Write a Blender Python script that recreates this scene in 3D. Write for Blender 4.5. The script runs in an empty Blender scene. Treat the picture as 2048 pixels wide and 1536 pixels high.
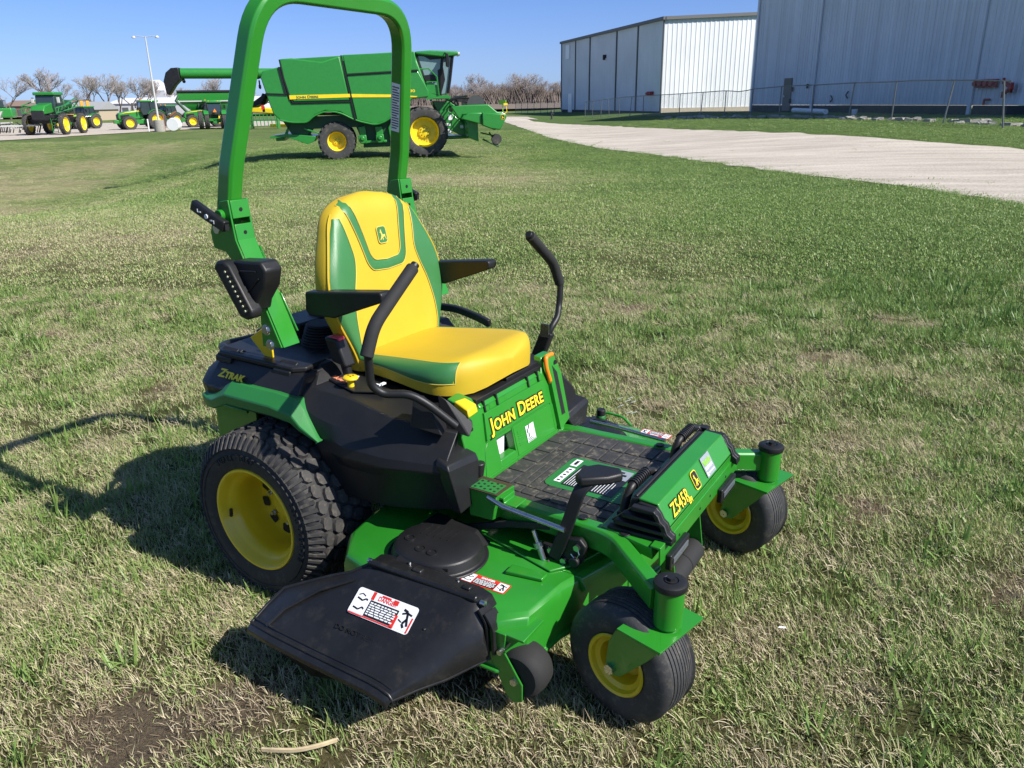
import bpy, bmesh, math, random
from mathutils import Vector, Matrix, noise
from mathutils.geometry import tessellate_polygon
PI = math.pi
R = math.radians
sc = bpy.context.scene
COL = sc.collection
random.seed(7)
def V(*a): return Vector(a if len(a) > 1 else a[0])

# ------------------------------------------------------------ materials
MATS = {}
def nodes(name):
    m = bpy.data.materials.new(name); m.use_nodes = True
    nt = m.node_tree
    return m, nt, nt.nodes['Principled BSDF']
def paint(name, col, rough=.4, metal=0., coat=0., var=.06, scale=9., bump=0., bscale=200., spec=.5, dust=0.):
    m, nt, b = nodes(name)
    tc = nt.nodes.new('ShaderNodeTexCoord')
    n = nt.nodes.new('ShaderNodeTexNoise'); n.inputs['Scale'].default_value = scale; n.inputs['Detail'].default_value = 6
    nt.links.new(tc.outputs['Object'], n.inputs['Vector'])
    r = nt.nodes.new('ShaderNodeValToRGB')
    r.color_ramp.elements[0].position = .3; r.color_ramp.elements[1].position = .7
    c = col
    r.color_ramp.elements[0].color = (c[0]*(1-var), c[1]*(1-var), c[2]*(1-var), 1)
    r.color_ramp.elements[1].color = (min(1, c[0]*(1+var)), min(1, c[1]*(1+var)), min(1, c[2]*(1+var)), 1)
    nt.links.new(n.outputs['Fac'], r.inputs['Fac'])
    last = r.outputs['Color']
    if dust > 0:
        n3 = nt.nodes.new('ShaderNodeTexNoise'); n3.inputs['Scale'].default_value = scale*2.3; n3.inputs['Detail'].default_value = 9; n3.inputs['Roughness'].default_value = .75
        nt.links.new(tc.outputs['Object'], n3.inputs['Vector'])
        r3 = nt.nodes.new('ShaderNodeValToRGB'); r3.color_ramp.elements[0].position = .52; r3.color_ramp.elements[1].position = .72
        r3.color_ramp.elements[1].color = (dust, dust, dust, 1)
        nt.links.new(n3.outputs['Fac'], r3.inputs['Fac'])
        mx = nt.nodes.new('ShaderNodeMixRGB'); mx.inputs['Color2'].default_value = (.33, .28, .2, 1)
        nt.links.new(r3.outputs['Color'], mx.inputs['Fac']); nt.links.new(last, mx.inputs['Color1'])
        last = mx.outputs['Color']
    nt.links.new(last, b.inputs['Base Color'])
    mr = nt.nodes.new('ShaderNodeMapRange'); mr.inputs['To Min'].default_value = max(.03, rough-.07); mr.inputs['To Max'].default_value = min(1, rough+.09)
    n2 = nt.nodes.new('ShaderNodeTexNoise'); n2.inputs['Scale'].default_value = scale*4; n2.inputs['Detail'].default_value = 8
    nt.links.new(tc.outputs['Object'], n2.inputs['Vector'])
    nt.links.new(n2.outputs['Fac'], mr.inputs['Value']); nt.links.new(mr.outputs['Result'], b.inputs['Roughness'])
    b.inputs['Metallic'].default_value = metal
    b.inputs['Specular IOR Level'].default_value = spec
    b.inputs['Coat Weight'].default_value = coat; b.inputs['Coat Roughness'].default_value = .08
    if bump > 0:
        n4 = nt.nodes.new('ShaderNodeTexNoise'); n4.inputs['Scale'].default_value = bscale; n4.inputs['Detail'].default_value = 4
        nt.links.new(tc.outputs['Object'], n4.inputs['Vector'])
        bp = nt.nodes.new('ShaderNodeBump'); bp.inputs['Strength'].default_value = bump; bp.inputs['Distance'].default_value = .002
        nt.links.new(n4.outputs['Fac'], bp.inputs['Height']); nt.links.new(bp.outputs['Normal'], b.inputs['Normal'])
    MATS[name] = m
    return m
paint('green', (.020, .205, .016), .32, coat=.4, var=.05, scale=5, dust=.035)
paint('trim_green', (.02, .165, .035), .42, var=.04)
paint('yellow', (.72, .50, .012), .36, coat=.25, var=.03)
paint('seat_yellow', (.51, .35, .014), .56, var=.03, bump=.25, bscale=420)
paint('seat_green', (.038, .165, .048), .40, var=.04, bump=.25, bscale=420)
paint('piping', (.58, .46, .08), .5)
paint('black', (.0115, .0115, .0125), .44, spec=.38, var=.15, bump=.18, bscale=700)
paint('gloss_black', (.012, .012, .0125), .33, spec=.45, var=.25, bump=.05, bscale=160, dust=.05)
paint('foam', (.014, .014, .014), .8, bump=.35, bscale=500)
paint('tyre', (.018, .018, .019), .74, var=.2, scale=14, bump=.3, bscale=160, dust=.16)
paint('front_tyre', (.034, .034, .035), .66, var=.2, scale=14, bump=.3, bscale=160, dust=.28)
paint('tyre_tread', (.038, .036, .034), .78, var=.25, scale=18, bump=.3, bscale=160, dust=.3)
paint('mat', (.035, .034, .033), .62, var=.2, scale=14, bump=.25, bscale=200, dust=.55)
paint('steel', (.55, .56, .57), .28, metal=1., var=.1, scale=30)
paint('white', (.78, .79, .80), .45, var=.02)
paint('red', (.62, .03, .02), .45)
paint('button_red', (.62, .03, .08), .4)  # pinkish red, own colour of the belt buckle's release button
paint('orange', (.85, .22, .01), .4)
paint('letter_yellow', (.85, .64, .02), .4, var=.01)
paint('letter_black', (.012, .012, .013), .4)
paint('grey_label', (.25, .28, .32), .4)
paint('lens', (.5, .5, .35), .15)
paint('dark_metal', (.03, .03, .032), .5, metal=.4, var=.2)

# ------------------------------------------------------------ mesh builder
class B:
    def __init__(s): s.v = []; s.f = []
    def add(s, vs, fs):
        o = len(s.v); s.v += [tuple(v) for v in vs]; s.f += [tuple(i+o for i in f) for f in fs]; return s
    def box(s, c, d, rot=None, taper=None):
        vs = []
        for i in (-1, 1):
            for j in (-1, 1):
                for k in (-1, 1):
                    p = Vector((i*d[0]/2, j*d[1]/2, k*d[2]/2))
                    if taper and k > 0: p.x *= taper[0]; p.y *= taper[1]
                    if rot: p = rot @ p
                    vs.append(p+Vector(c))
        return s.add(vs, [(0, 1, 3, 2), (4, 6, 7, 5), (0, 4, 5, 1), (2, 3, 7, 6), (0, 2, 6, 4), (1, 5, 7, 3)])
    def hexa(s, p):   # 8 corners: bottom 4 ccw then top 4
        return s.add(p, [(3, 2, 1, 0), (4, 5, 6, 7), (0, 1, 5, 4), (1, 2, 6, 5), (2, 3, 7, 6), (3, 0, 4, 7)])
    def ring_loft(s, rings, closed=True, caps=True):
        n = len(rings[0]); vs = [p for r in rings for p in r]; fs = []
        for i in range(len(rings)-1):
            for j in range(n if closed else n-1):
                a = i*n+j; b = i*n+(j+1) % n
                fs.append((a, b, b+n, a+n))
        if caps:
            fs.append(tuple(range(n-1, -1, -1))); fs.append(tuple((len(rings)-1)*n+k for k in range(n)))
        return s.add(vs, fs)
    def prism(s, pts, ax, a, b, sk=None):
        # pts: 2D polygon in the two axes other than ax; may give per-end offset sk (2D)
        def mk(p, t, k):
            q = list(p)
            if sk and k: q = [q[0]+sk[0], q[1]+sk[1]]
            if ax == 'x': return (t, q[0], q[1])
            if ax == 'y': return (q[0], t, q[1])
            return (q[0], q[1], t)
        n = len(pts)
        A = [mk(p, a, 0) for p in pts]; Bq = [mk(p, b, 1) for p in pts]
        fs = [(i, (i+1) % n, n+(i+1) % n, n+i) for i in range(n)]
        tri = tessellate_polygon([[Vector((p[0], p[1], 0)) for p in pts]])
        if n <= 4:
            fs += [tuple(range(n-1, -1, -1)), tuple(range(n, 2*n))]
        else:
            fs += [tuple(range(n-1, -1, -1)), tuple(range(n, 2*n))]
        return s.add(A+Bq, fs)
    def cyl(s, p0, p1, r0, r1=None, n=20, caps=True):
        if r1 is None: r1 = r0
        p0 = Vector(p0); p1 = Vector(p1); d = (p1-p0).normalized()
        u = d.orthogonal().normalized(); w = d.cross(u)
        ra = [p0+r0*(math.cos(t)*u+math.sin(t)*w) for t in [2*PI*i/n for i in range(n)]]
        rb = [p1+r1*(math.cos(t)*u+math.sin(t)*w) for t in [2*PI*i/n for i in range(n)]]
        return s.ring_loft([ra, rb], True, caps)
    def tube(s, path, r, n=10, rect=None, up=None, fillet=0, caps=True):
        P = [Vector(p) for p in path]
        if fillet: P = round_path(P, fillet)
        rs = r if isinstance(r, (list, tuple)) else [r]*len(P)
        rings = []; pu = None
        for i, p in enumerate(P):
            t = ((P[i+1]-p) if i == 0 else (p-P[i-1]) if i == len(P)-1 else (P[i+1]-p).normalized()+(p-P[i-1]).normalized()).normalized()
            if up is not None: u = Vector(up); u = (u-u.dot(t)*t).normalized()
            else:
                if pu is None: u = t.orthogonal().normalized()
                else: u = (pu-pu.dot(t)*t).normalized()
                pu = u
            w = t.cross(u)
            if rect:
                a, b_ = rect[0]/2, rect[1]/2; e = min(a, b_)*.3
                sec = [(a, b_-e), (a-e, b_), (-a+e, b_), (-a, b_-e), (-a, -b_+e), (-a+e, -b_), (a-e, -b_), (a, -b_+e)]
                k = 1.
                if 0 < i < len(P)-1:
                    c = (P[i+1]-p).normalized().dot((p-P[i-1]).normalized()); k = 1/max(.6, math.sqrt((1+c)/2))
                rings.append([p+u*x+w*y*k for x, y in sec])
            else:
                rings.append([p+rs[min(i, len(rs)-1)]*(math.cos(q)*u+math.sin(q)*w) for q in [2*PI*j/n for j in range(n)]])
        return s.ring_loft(rings, True, caps)
    def lathe(s, prof, c, ax='y', n=48, close=False):
        # prof: list of (r, h)
        rings = []
        for k in range(n):
            t = 2*PI*k/n; co, si = math.cos(t), math.sin(t); ring = []
            for r, h in prof:
                if ax == 'y': ring.append((c[0]+r*co, c[1]+h, c[2]+r*si))
                elif ax == 'z': ring.append((c[0]+r*co, c[1]+r*si, c[2]+h))
                else: ring.append((c[0]+h, c[1]+r*co, c[2]+r*si))
            rings.append(ring)
        m = len(prof); vs = [p for r in rings for p in r]; fs = []
        for k in range(n):
            k2 = (k+1) % n
            for j in range(m if close else m-1):
                j2 = (j+1) % m
                fs.append((k*m+j, k*m+j2, k2*m+j2, k2*m+j))
        return s.add(vs, fs)
    def out(s, name, mat, parent=None, bevel=0, seg=2, sub=0, smooth=40, label=None, solid=0, kind=None, loc=None):
        me = bpy.data.meshes.new(name)
        me.from_pydata(s.v, [], s.f); me.update()
        bm = bmesh.new(); bm.from_mesh(me)
        bmesh.ops.remove_doubles(bm, verts=bm.verts, dist=1e-6)
        bmesh.ops.recalc_face_normals(bm, faces=bm.faces)
        bm.to_mesh(me); bm.free()
        if smooth is not None:
            me.shade_smooth(); me.set_sharp_from_angle(angle=R(smooth))
        me.materials.append(MATS[mat] if isinstance(mat, str) else mat)
        o = bpy.data.objects.new(name, me); COL.objects.link(o)
        if parent is not None: o.parent = parent
        if loc is not None: o.location = loc
        if solid:
            md = o.modifiers.new('s', 'SOLIDIFY'); md.thickness = solid; md.offset = 0
        if bevel:
            md = o.modifiers.new('b', 'BEVEL'); md.width = bevel; md.segments = seg; md.limit_method = 'ANGLE'; md.angle_limit = R(35)
            md.harden_normals = False
        if sub:
            md = o.modifiers.new('u', 'SUBSURF'); md.levels = sub; md.render_levels = sub
        if label: o['label'] = label
        if kind: o['kind'] = kind
        return o
def round_path(P, r, n=5):
    out = [P[0]]
    for i in range(1, len(P)-1):
        a, b, c = P[i-1], P[i], P[i+1]
        d1 = (a-b); d2 = (c-b); k = min(r, d1.length*.45, d2.length*.45)
        p0 = b+d1.normalized()*k; p1 = b+d2.normalized()*k
        for j in range(n+1):
            t = j/n; out.append(p0*(1-t)**2+b*2*t*(1-t)+p1*t*t)
    out.append(P[-1]); return out
def tag(o, label=None, cat=None, group=None, kind=None):
    if label: o['label'] = label
    if cat: o['category'] = cat
    if group: o['group'] = group
    if kind: o['kind'] = kind
    return o
def empty(name, loc=(0, 0, 0), rz=0, label=None, cat=None, group=None):
    o = bpy.data.objects.new(name, None); COL.objects.link(o); o.location = loc; o.rotation_euler = (0, 0, rz)
    o.empty_display_size = .2
    return tag(o, label, cat, group)
def copy_tree(o, parent=None):
    c = o.copy(); COL.objects.link(c); c.parent = parent
    for ch in list(o.children): copy_tree(ch, c)
    return c
def kids(o): return list(o.children)
_tc = {}
def text_mesh(body, size, bold=0., ext=.0006, shear=0, spacing=1., caps=None, w=None):
    cu = bpy.data.curves.new('t', 'FONT'); cu.body = body; cu.size = size; cu.extrude = ext; cu.offset = bold
    cu.space_character = spacing; cu.resolution_u = 3; cu.shear = shear
    if caps:
        cu.small_caps_scale = caps
        for i, ch in enumerate(body):
            if ch.islower(): cu.body_format[i].use_small_caps = True
    o = bpy.data.objects.new('t', cu); COL.objects.link(o)
    dg = bpy.context.evaluated_depsgraph_get()
    me = bpy.data.meshes.new_from_object(o.evaluated_get(dg))
    bpy.data.objects.remove(o); bpy.data.curves.remove(cu)
    return me
def frame(loc, xa, ya, width=None):
    x = Vector(xa).normalized(); y = Vector(ya); y = (y-y.dot(x)*x).normalized(); z = x.cross(y)
    M = Matrix(((x.x, y.x, z.x, loc[0]), (x.y, y.y, z.y, loc[1]), (x.z, y.z, z.z, loc[2]), (0, 0, 0, 1)))
    return M
def lettering(name, body, size, loc, xa, ya, mat, parent, bold=0., shear=0, spacing=1., caps=None, width=None, outline=None, ext=.0006, label=None):
    me = text_mesh(body, size, bold, ext, shear, spacing, caps)
    xs = [v.co.x for v in me.vertices]; w0 = max(xs)-min(xs); x0 = min(xs)
    k = (width/w0) if width else 1
    M = frame(loc, xa, ya)
    for v in me.vertices: v.co = M @ Vector(((v.co.x-x0)*k, v.co.y, v.co.z))
    me.materials.append(MATS[mat])
    o = bpy.data.objects.new(name, me); COL.objects.link(o); o.parent = parent
    if label: o['label'] = label
    if outline:
        me2 = text_mesh(body, size, bold+outline[1], ext*.5, shear, spacing, caps)
        for v in me2.vertices: v.co = M @ Vector(((v.co.x-x0)*k, v.co.y, v.co.z-ext*.7))
        me2.materials.append(MATS[outline[0]])
        o2 = bpy.data.objects.new('lettering_outline', me2); COL.objects.link(o2); o2.parent = parent
    return o
def plate(b, M, pts, th=.001):   # flat polygon on a frame, both faces
    n = len(pts)
    A = [M @ Vector((p[0], p[1], 0)) for p in pts]; C_ = [M @ Vector((p[0], p[1], th)) for p in pts]
    b.add(A+C_, [tuple(range(n-1, -1, -1)), tuple(range(n, 2*n))]+[(i, (i+1) % n, n+(i+1) % n, n+i) for i in range(n)])
    return b
def rrect(x0, y0, x1, y1, r, n=4):
    out = []
    for cx, cy, a in ((x1-r, y1-r, 0), (x0+r, y1-r, 90), (x0+r, y0+r, 180), (x1-r, y0+r, 270)):
        for k in range(n+1):
            t = R(a+90*k/n); out.append((cx+r*math.cos(t), cy+r*math.sin(t)))
    return out
DEER = [(.10, .18), (.22, .25), (.30, .36), (.36, .44), (.33, .58), (.30, .66), (.22, .62), (.20, .67), (.30, .72), (.27, .84), (.34, .80), (.36, .92), (.40, .80), (.47, .84), (.42, .74),
        (.47, .66), (.50, .54), (.62, .50), (.74, .48), (.82, .52), (.84, .46), (.80, .38), (.86, .26), (.90, .12), (.84, .14), (.78, .28), (.70, .36), (.60, .34), (.50, .30), (.56, .20), (.48, .12), (.40, .14), (.47, .20), (.42, .28), (.32, .22), (.20, .16)]
def emblem(parent, loc, xa, ya, h, field='letter_black', rim='letter_yellow', deer='letter_yellow', k=.76):
    M = frame(loc, xa, ya); w = h*k
    b = B(); plate(b, M, rrect(-w/2, -h/2, w/2, h/2, h*.2), .0008); o = b.out('emblem', rim, parent, smooth=None)
    b = B(); plate(b, M @ Matrix.Translation((0, 0, .0008)), rrect(-w*.44, -h*.45, w*.44, h*.45, h*.17), .0006); b.out('emblem_field', field, o, smooth=None)
    b = B(); plate(b, M @ Matrix.Translation((0, 0, .0016)), [((p[0]-.5)*w*.85, (p[1]-.5)*h*.85) for p in DEER], .0006); b.out('emblem_figure', deer, o, smooth=None)
    return o
paint('sticker_green', (.25, .55, .05), .4)
paint('orange_pale', (.75, .25, .12), .4)
paint('brownish', (.05, .035, .02), .5)
paint('headlens', (.10, .11, .13), .12)
paint('pale_label', (.55, .62, .58), .4)
# ------------------------------------------------------------ camera (measured) and frames
CF, CYAW, CPIT, CROLL = 1571.33, 2.12137, .345635, .000698
CP = Vector((1.85514, -2.02232, 1.54568))
FH = Vector((math.cos(CYAW), math.sin(CYAW), 0)); RH = Vector((math.sin(CYAW), -math.cos(CYAW), 0))
TILT = Matrix.Rotation(.0145, 3, FH)           # the mower stands on slightly sloping ground
CW = TILT @ CP
def cam_axes():
    cp, sp = math.cos(CPIT), math.sin(CPIT)
    f = Vector((FH.x*cp, FH.y*cp, -sp)); r = RH.copy(); u = r.cross(f)
    cr, sr = math.cos(CROLL), math.sin(CROLL)
    return TILT @ (cr*r+sr*u), TILT @ (-sr*r+cr*u), TILT @ f
cr_, cu_, cf_ = cam_axes()
cam = bpy.data.cameras.new('camera'); cam.sensor_width = 36; cam.lens = CF/2048*36; cam.clip_end = 4000; cam.clip_start = .05
co = bpy.data.objects.new('camera', cam); COL.objects.link(co)
co.matrix_world = Matrix(((cr_.x, cu_.x, -cf_.x, CW.x), (cr_.y, cu_.y, -cf_.y, CW.y), (cr_.z, cu_.z, -cf_.z, CW.z), (0, 0, 0, 1)))
sc.camera = co
def LD(l, d): return (CW.x+RH.x*l+FH.x*d, CW.y+RH.y*l+FH.y*d)   # ground plan: right / depth from the viewpoint
def ld(x, y): return ((x-CW.x)*RH.x+(y-CW.y)*RH.y, (x-CW.x)*FH.x+(y-CW.y)*FH.y)
def sm(a, b, x):
    t = max(0, min(1, (x-a)/(b-a))); return t*t*(3-2*t)
# ------------------------------------------------------------ light
SUN_EL, SUN_AZ = 42.0, 4.0
S = Vector((math.cos(R(SUN_EL))*math.cos(R(SUN_AZ)), math.cos(R(SUN_EL))*math.sin(R(SUN_AZ)), math.sin(R(SUN_EL))))
ld_ = bpy.data.lights.new('sun', 'SUN'); ld_.energy = 5.0; ld_.angle = R(.55); ld_.color = (1, .955, .88)
lo = bpy.data.objects.new('sun', ld_); COL.objects.link(lo)
lo.rotation_euler = S.to_track_quat('Z', 'Y').to_euler()
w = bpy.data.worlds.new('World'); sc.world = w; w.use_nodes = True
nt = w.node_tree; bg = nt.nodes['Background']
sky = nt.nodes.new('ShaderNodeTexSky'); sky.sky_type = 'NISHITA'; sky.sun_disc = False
sky.sun_elevation = R(SUN_EL); sky.sun_rotation = R(90-SUN_AZ); sky.altitude = 200; sky.air_density = 1.0; sky.dust_density = .25; sky.ozone_density = 3.0
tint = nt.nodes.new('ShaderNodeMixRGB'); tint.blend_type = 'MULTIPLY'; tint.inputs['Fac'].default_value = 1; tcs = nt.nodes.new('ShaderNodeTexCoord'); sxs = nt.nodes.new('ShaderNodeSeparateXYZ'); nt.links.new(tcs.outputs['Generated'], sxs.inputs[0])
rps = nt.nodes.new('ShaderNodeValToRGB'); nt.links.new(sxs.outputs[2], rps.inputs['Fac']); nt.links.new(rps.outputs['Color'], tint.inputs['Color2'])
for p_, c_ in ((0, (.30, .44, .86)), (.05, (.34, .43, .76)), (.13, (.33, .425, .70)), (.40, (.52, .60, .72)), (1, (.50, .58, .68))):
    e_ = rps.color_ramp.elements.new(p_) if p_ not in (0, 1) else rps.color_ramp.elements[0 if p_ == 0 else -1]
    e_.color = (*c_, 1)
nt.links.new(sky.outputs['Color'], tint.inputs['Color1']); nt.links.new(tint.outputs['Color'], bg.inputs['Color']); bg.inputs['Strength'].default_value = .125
sc.view_settings.view_transform = 'Standard'; sc.view_settings.look = 'None'; sc.view_settings.exposure = .62; sc.view_settings.gamma = 1
sc.cycles.max_bounces = 6; sc.cycles.diffuse_bounces = 3; sc.cycles.glossy_bounces = 3; sc.cycles.transparent_max_bounces = 8
# ------------------------------------------------------------ terrain height
N_ = TILT @ Vector((-.03, 0, 1)).normalized(); P0_ = TILT @ Vector((0, 0, .01))
def H(x, y):
    l, d = ld(x, y)
    # slope under the mower, fading outwards
    px, py = x, y
    near = P0_.z-(N_.x*(px-P0_.x)+N_.y*(py-P0_.y))/N_.z
    r = math.hypot(x-.6, y)
    k = 1-sm(3, 9, r)
    z = near*k + (.03-.004*max(-20, min(20, l)))*(1-k)
    z += -.56*sm(8, 30, d)
    z += -.45*sm(34, 60, d)*sm(2, -14, l)
    # swale on the left
    s = sm(-4.5, -13, l+.25*(min(d, 42)-15))*sm(9, 21, d)*(1-sm(40, 60, d))
    z += -1.15*s
    z += .03*noise.noise(Vector((x*.25, y*.25, 0)))*sm(4, 12, r) + .006*noise.noise(Vector((x*1.7, y*1.7, 3)))
    # rise towards the sheds on the right
    z += 1.0*sm(3, 17, l)*sm(8, 40, d)*(1-.55*sm(74, 102, d))
    return z
# ------------------------------------------------------------ the mower
mower = empty('riding_mower', (0, 0, 0), label='green and yellow zero-turn riding mower with roll bar parked on the grass in the foreground', cat='mower')
mower.rotation_euler = TILT.to_euler()
mw = mower
def xz(pts): return pts
# ---- rear wheels
def rear_wheel(side):
    s = -1 if side < 0 else 1   # outer side direction
    yc = .441*s; c = (0, yc, .288)
    prof = [(.10, -.085), (.150, -.085), (.153, -.120), (.172, -.126), (.176, -.133), (.172, -.137), (.160, -.128), (.150, -.121), (.138, -.108), (.132, -.095), (.130, -.04), (.128, .02), (.110, .03)]
    prof = [(.172, .118), (.176, .124), (.173, .131), (.166, .131), (.158, .122), (.154, .108), (.146, .100), (.134, .088), (.130, .07), (.128, .03), (.127, -.002), (.122, -.012), (.050, -.009), (.044, .008), (.001, .010)]
    b = B(); b.lathe([(r, h*s) for r, h in prof], c, 'y', 64)
    b.lathe([(r, h*s) for r, h in [(.127, -.004), (.13, -.1), (.17, -.118), (.176, -.124)]], c, 'y', 48)
    w = b.out('rear_wheel', 'yellow', mw, smooth=35)
    # hub slots and nuts
    b = B()
    for k in range(10):
        a = 2*PI*k/10+.2; ca, sa = math.cos(a), math.sin(a); 
        pts = [(.088, -.013), (.112, -.016), (.112, .016), (.088, .013)]
        vs = []
        for r, t in rrect(.082, -.017, .115, .017, .008, 3): vs.append((c[0]+r*ca-t*sa, c[1]-.0065*s, c[2]+r*sa+t*ca))
        b.add(vs, [tuple(range(len(vs)))])
    b.out('vent_slots', 'letter_black', w, smooth=None)
    b = B()
    for k in range(5):
        a = 2*PI*k/5+.1; p = Vector((c[0]+.062*math.cos(a), c[1], c[2]+.062*math.sin(a)))
        b.cyl(p+Vector((0, -.012*s, 0)), p+Vector((0, .010*s, 0)), .0105, n=6); b.cyl(p+Vector((0, .010*s, 0)), p+Vector((0, .02*s, 0)), .006, n=8)
    b.out('wheel_nuts', 'steel', w, smooth=None)
    b = B(); b.cyl((c[0]-.139, c[1]+.106*s, c[2]-.012), (c[0]-.115, c[1]+.126*s, c[2]-.018), .006, n=10); b.out('valve_stem', 'black', w)
    # tyre
    ro = .279
    tp = [(.168, .112), (.176, .128), (.190, .1335), (.215, .136), (.238, .134), (.256, .127), (.268, .117), (ro-.003, .10), (ro, .06), (ro+.001, 0)]
    tp = tp+[(r, -h) for r, h in reversed(tp[:-1])]
    b = B(); b.lathe(tp, c, 'y', 72)
    for rr, hh in ((.226, .1365), (.244, .1335)):
        b.lathe([(rr-.0015, (hh-.001)*s), (rr, (hh+.0015)*s), (rr+.0015, (hh-.001)*s)], c, 'y', 72)
    t = b.out('tyre', 'tyre', w, smooth=40)
    if side < 0:
        for body, a0, sz, rr in (('SUPER TURF', 128, .021, .207), ('23X10.50-12', 30, .021, .207)):
            b = B()
            for i, ch in enumerate(body):
                if ch == ' ': continue
                me = text_mesh(ch, sz*1.15, .0010, .0022)
                a = R(a0)-i*.0185/rr; xs = [v.co.x for v in me.vertices]; mx = (max(xs)+min(xs))/2
                # seen from -y: right is +x
                rad = Vector((math.cos(a), 0, math.sin(a))); tan = Vector((math.sin(a), 0, -math.cos(a)))
                b.add([Vector((c[0], c[1]-.1365, c[2]))+rad*(rr+v.co.y)+tan*(v.co.x-mx)+Vector((0, -v.co.z, 0)) for v in me.vertices], [tuple(p.vertices) for p in me.polygons])
            b.out('raised_lettering', 'tyre', w, smooth=None)
    # tread blocks
    b = B(); nb = 34
    def onr(a, y, r): return (c[0]+r*math.cos(a), c[1]+y, c[2]+r*math.sin(a))
    rows = [(-.0, .036, 0), (-.044, .038, .5), (.044, .038, .5), (-.086, .034, 0), (.086, .034, 0)]
    for y0, wd, ph in rows:
        for k in range(nb):
            a = 2*PI*(k+ph)/nb; da = 2*PI/nb*.46; hw = wd/2*1.12
            hx = [(-1, -.42), (-.9, .42), (-.45, 1), (.45, .92), (1, .42), (.9, -.42), (.45, -1), (-.45, -.92)]
            drop = .0 if abs(y0) < .06 else .003
            lo_ = [onr(a+da*v, y0+hw*u, ro-.008-drop) for u, v in hx]; hi = [onr(a+da*v*.88, y0+hw*u*.90, ro+.0125-drop) for u, v in hx]
            b.ring_loft([lo_, hi], True, True)
            # sipe lines as small steps
    for sg in (-1, 1):
        for k in range(nb*2):
            a = 2*PI*k/(nb*2); da = 2*PI/(nb*2)*.30
            q0, q1 = (.104, .128)
            lo_ = [onr(a-da, sg*.100, ro-.006), onr(a+da, sg*.100, ro-.006), onr(a+da, sg*.132, ro-.036), onr(a-da, sg*.132, ro-.036)]
            hi = [onr(a-da*.7, sg*.106, ro+.008), onr(a+da*.7, sg*.106, ro+.008), onr(a+da*.6, sg*.1385, ro-.032), onr(a-da*.6, sg*.1385, ro-.032)]
            b.ring_loft([lo_, hi], True, True)
    b.out('tread', 'tyre_tread', w, smooth=30)
    return w
rear_wheel(-1); rear_wheel(1)
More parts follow.
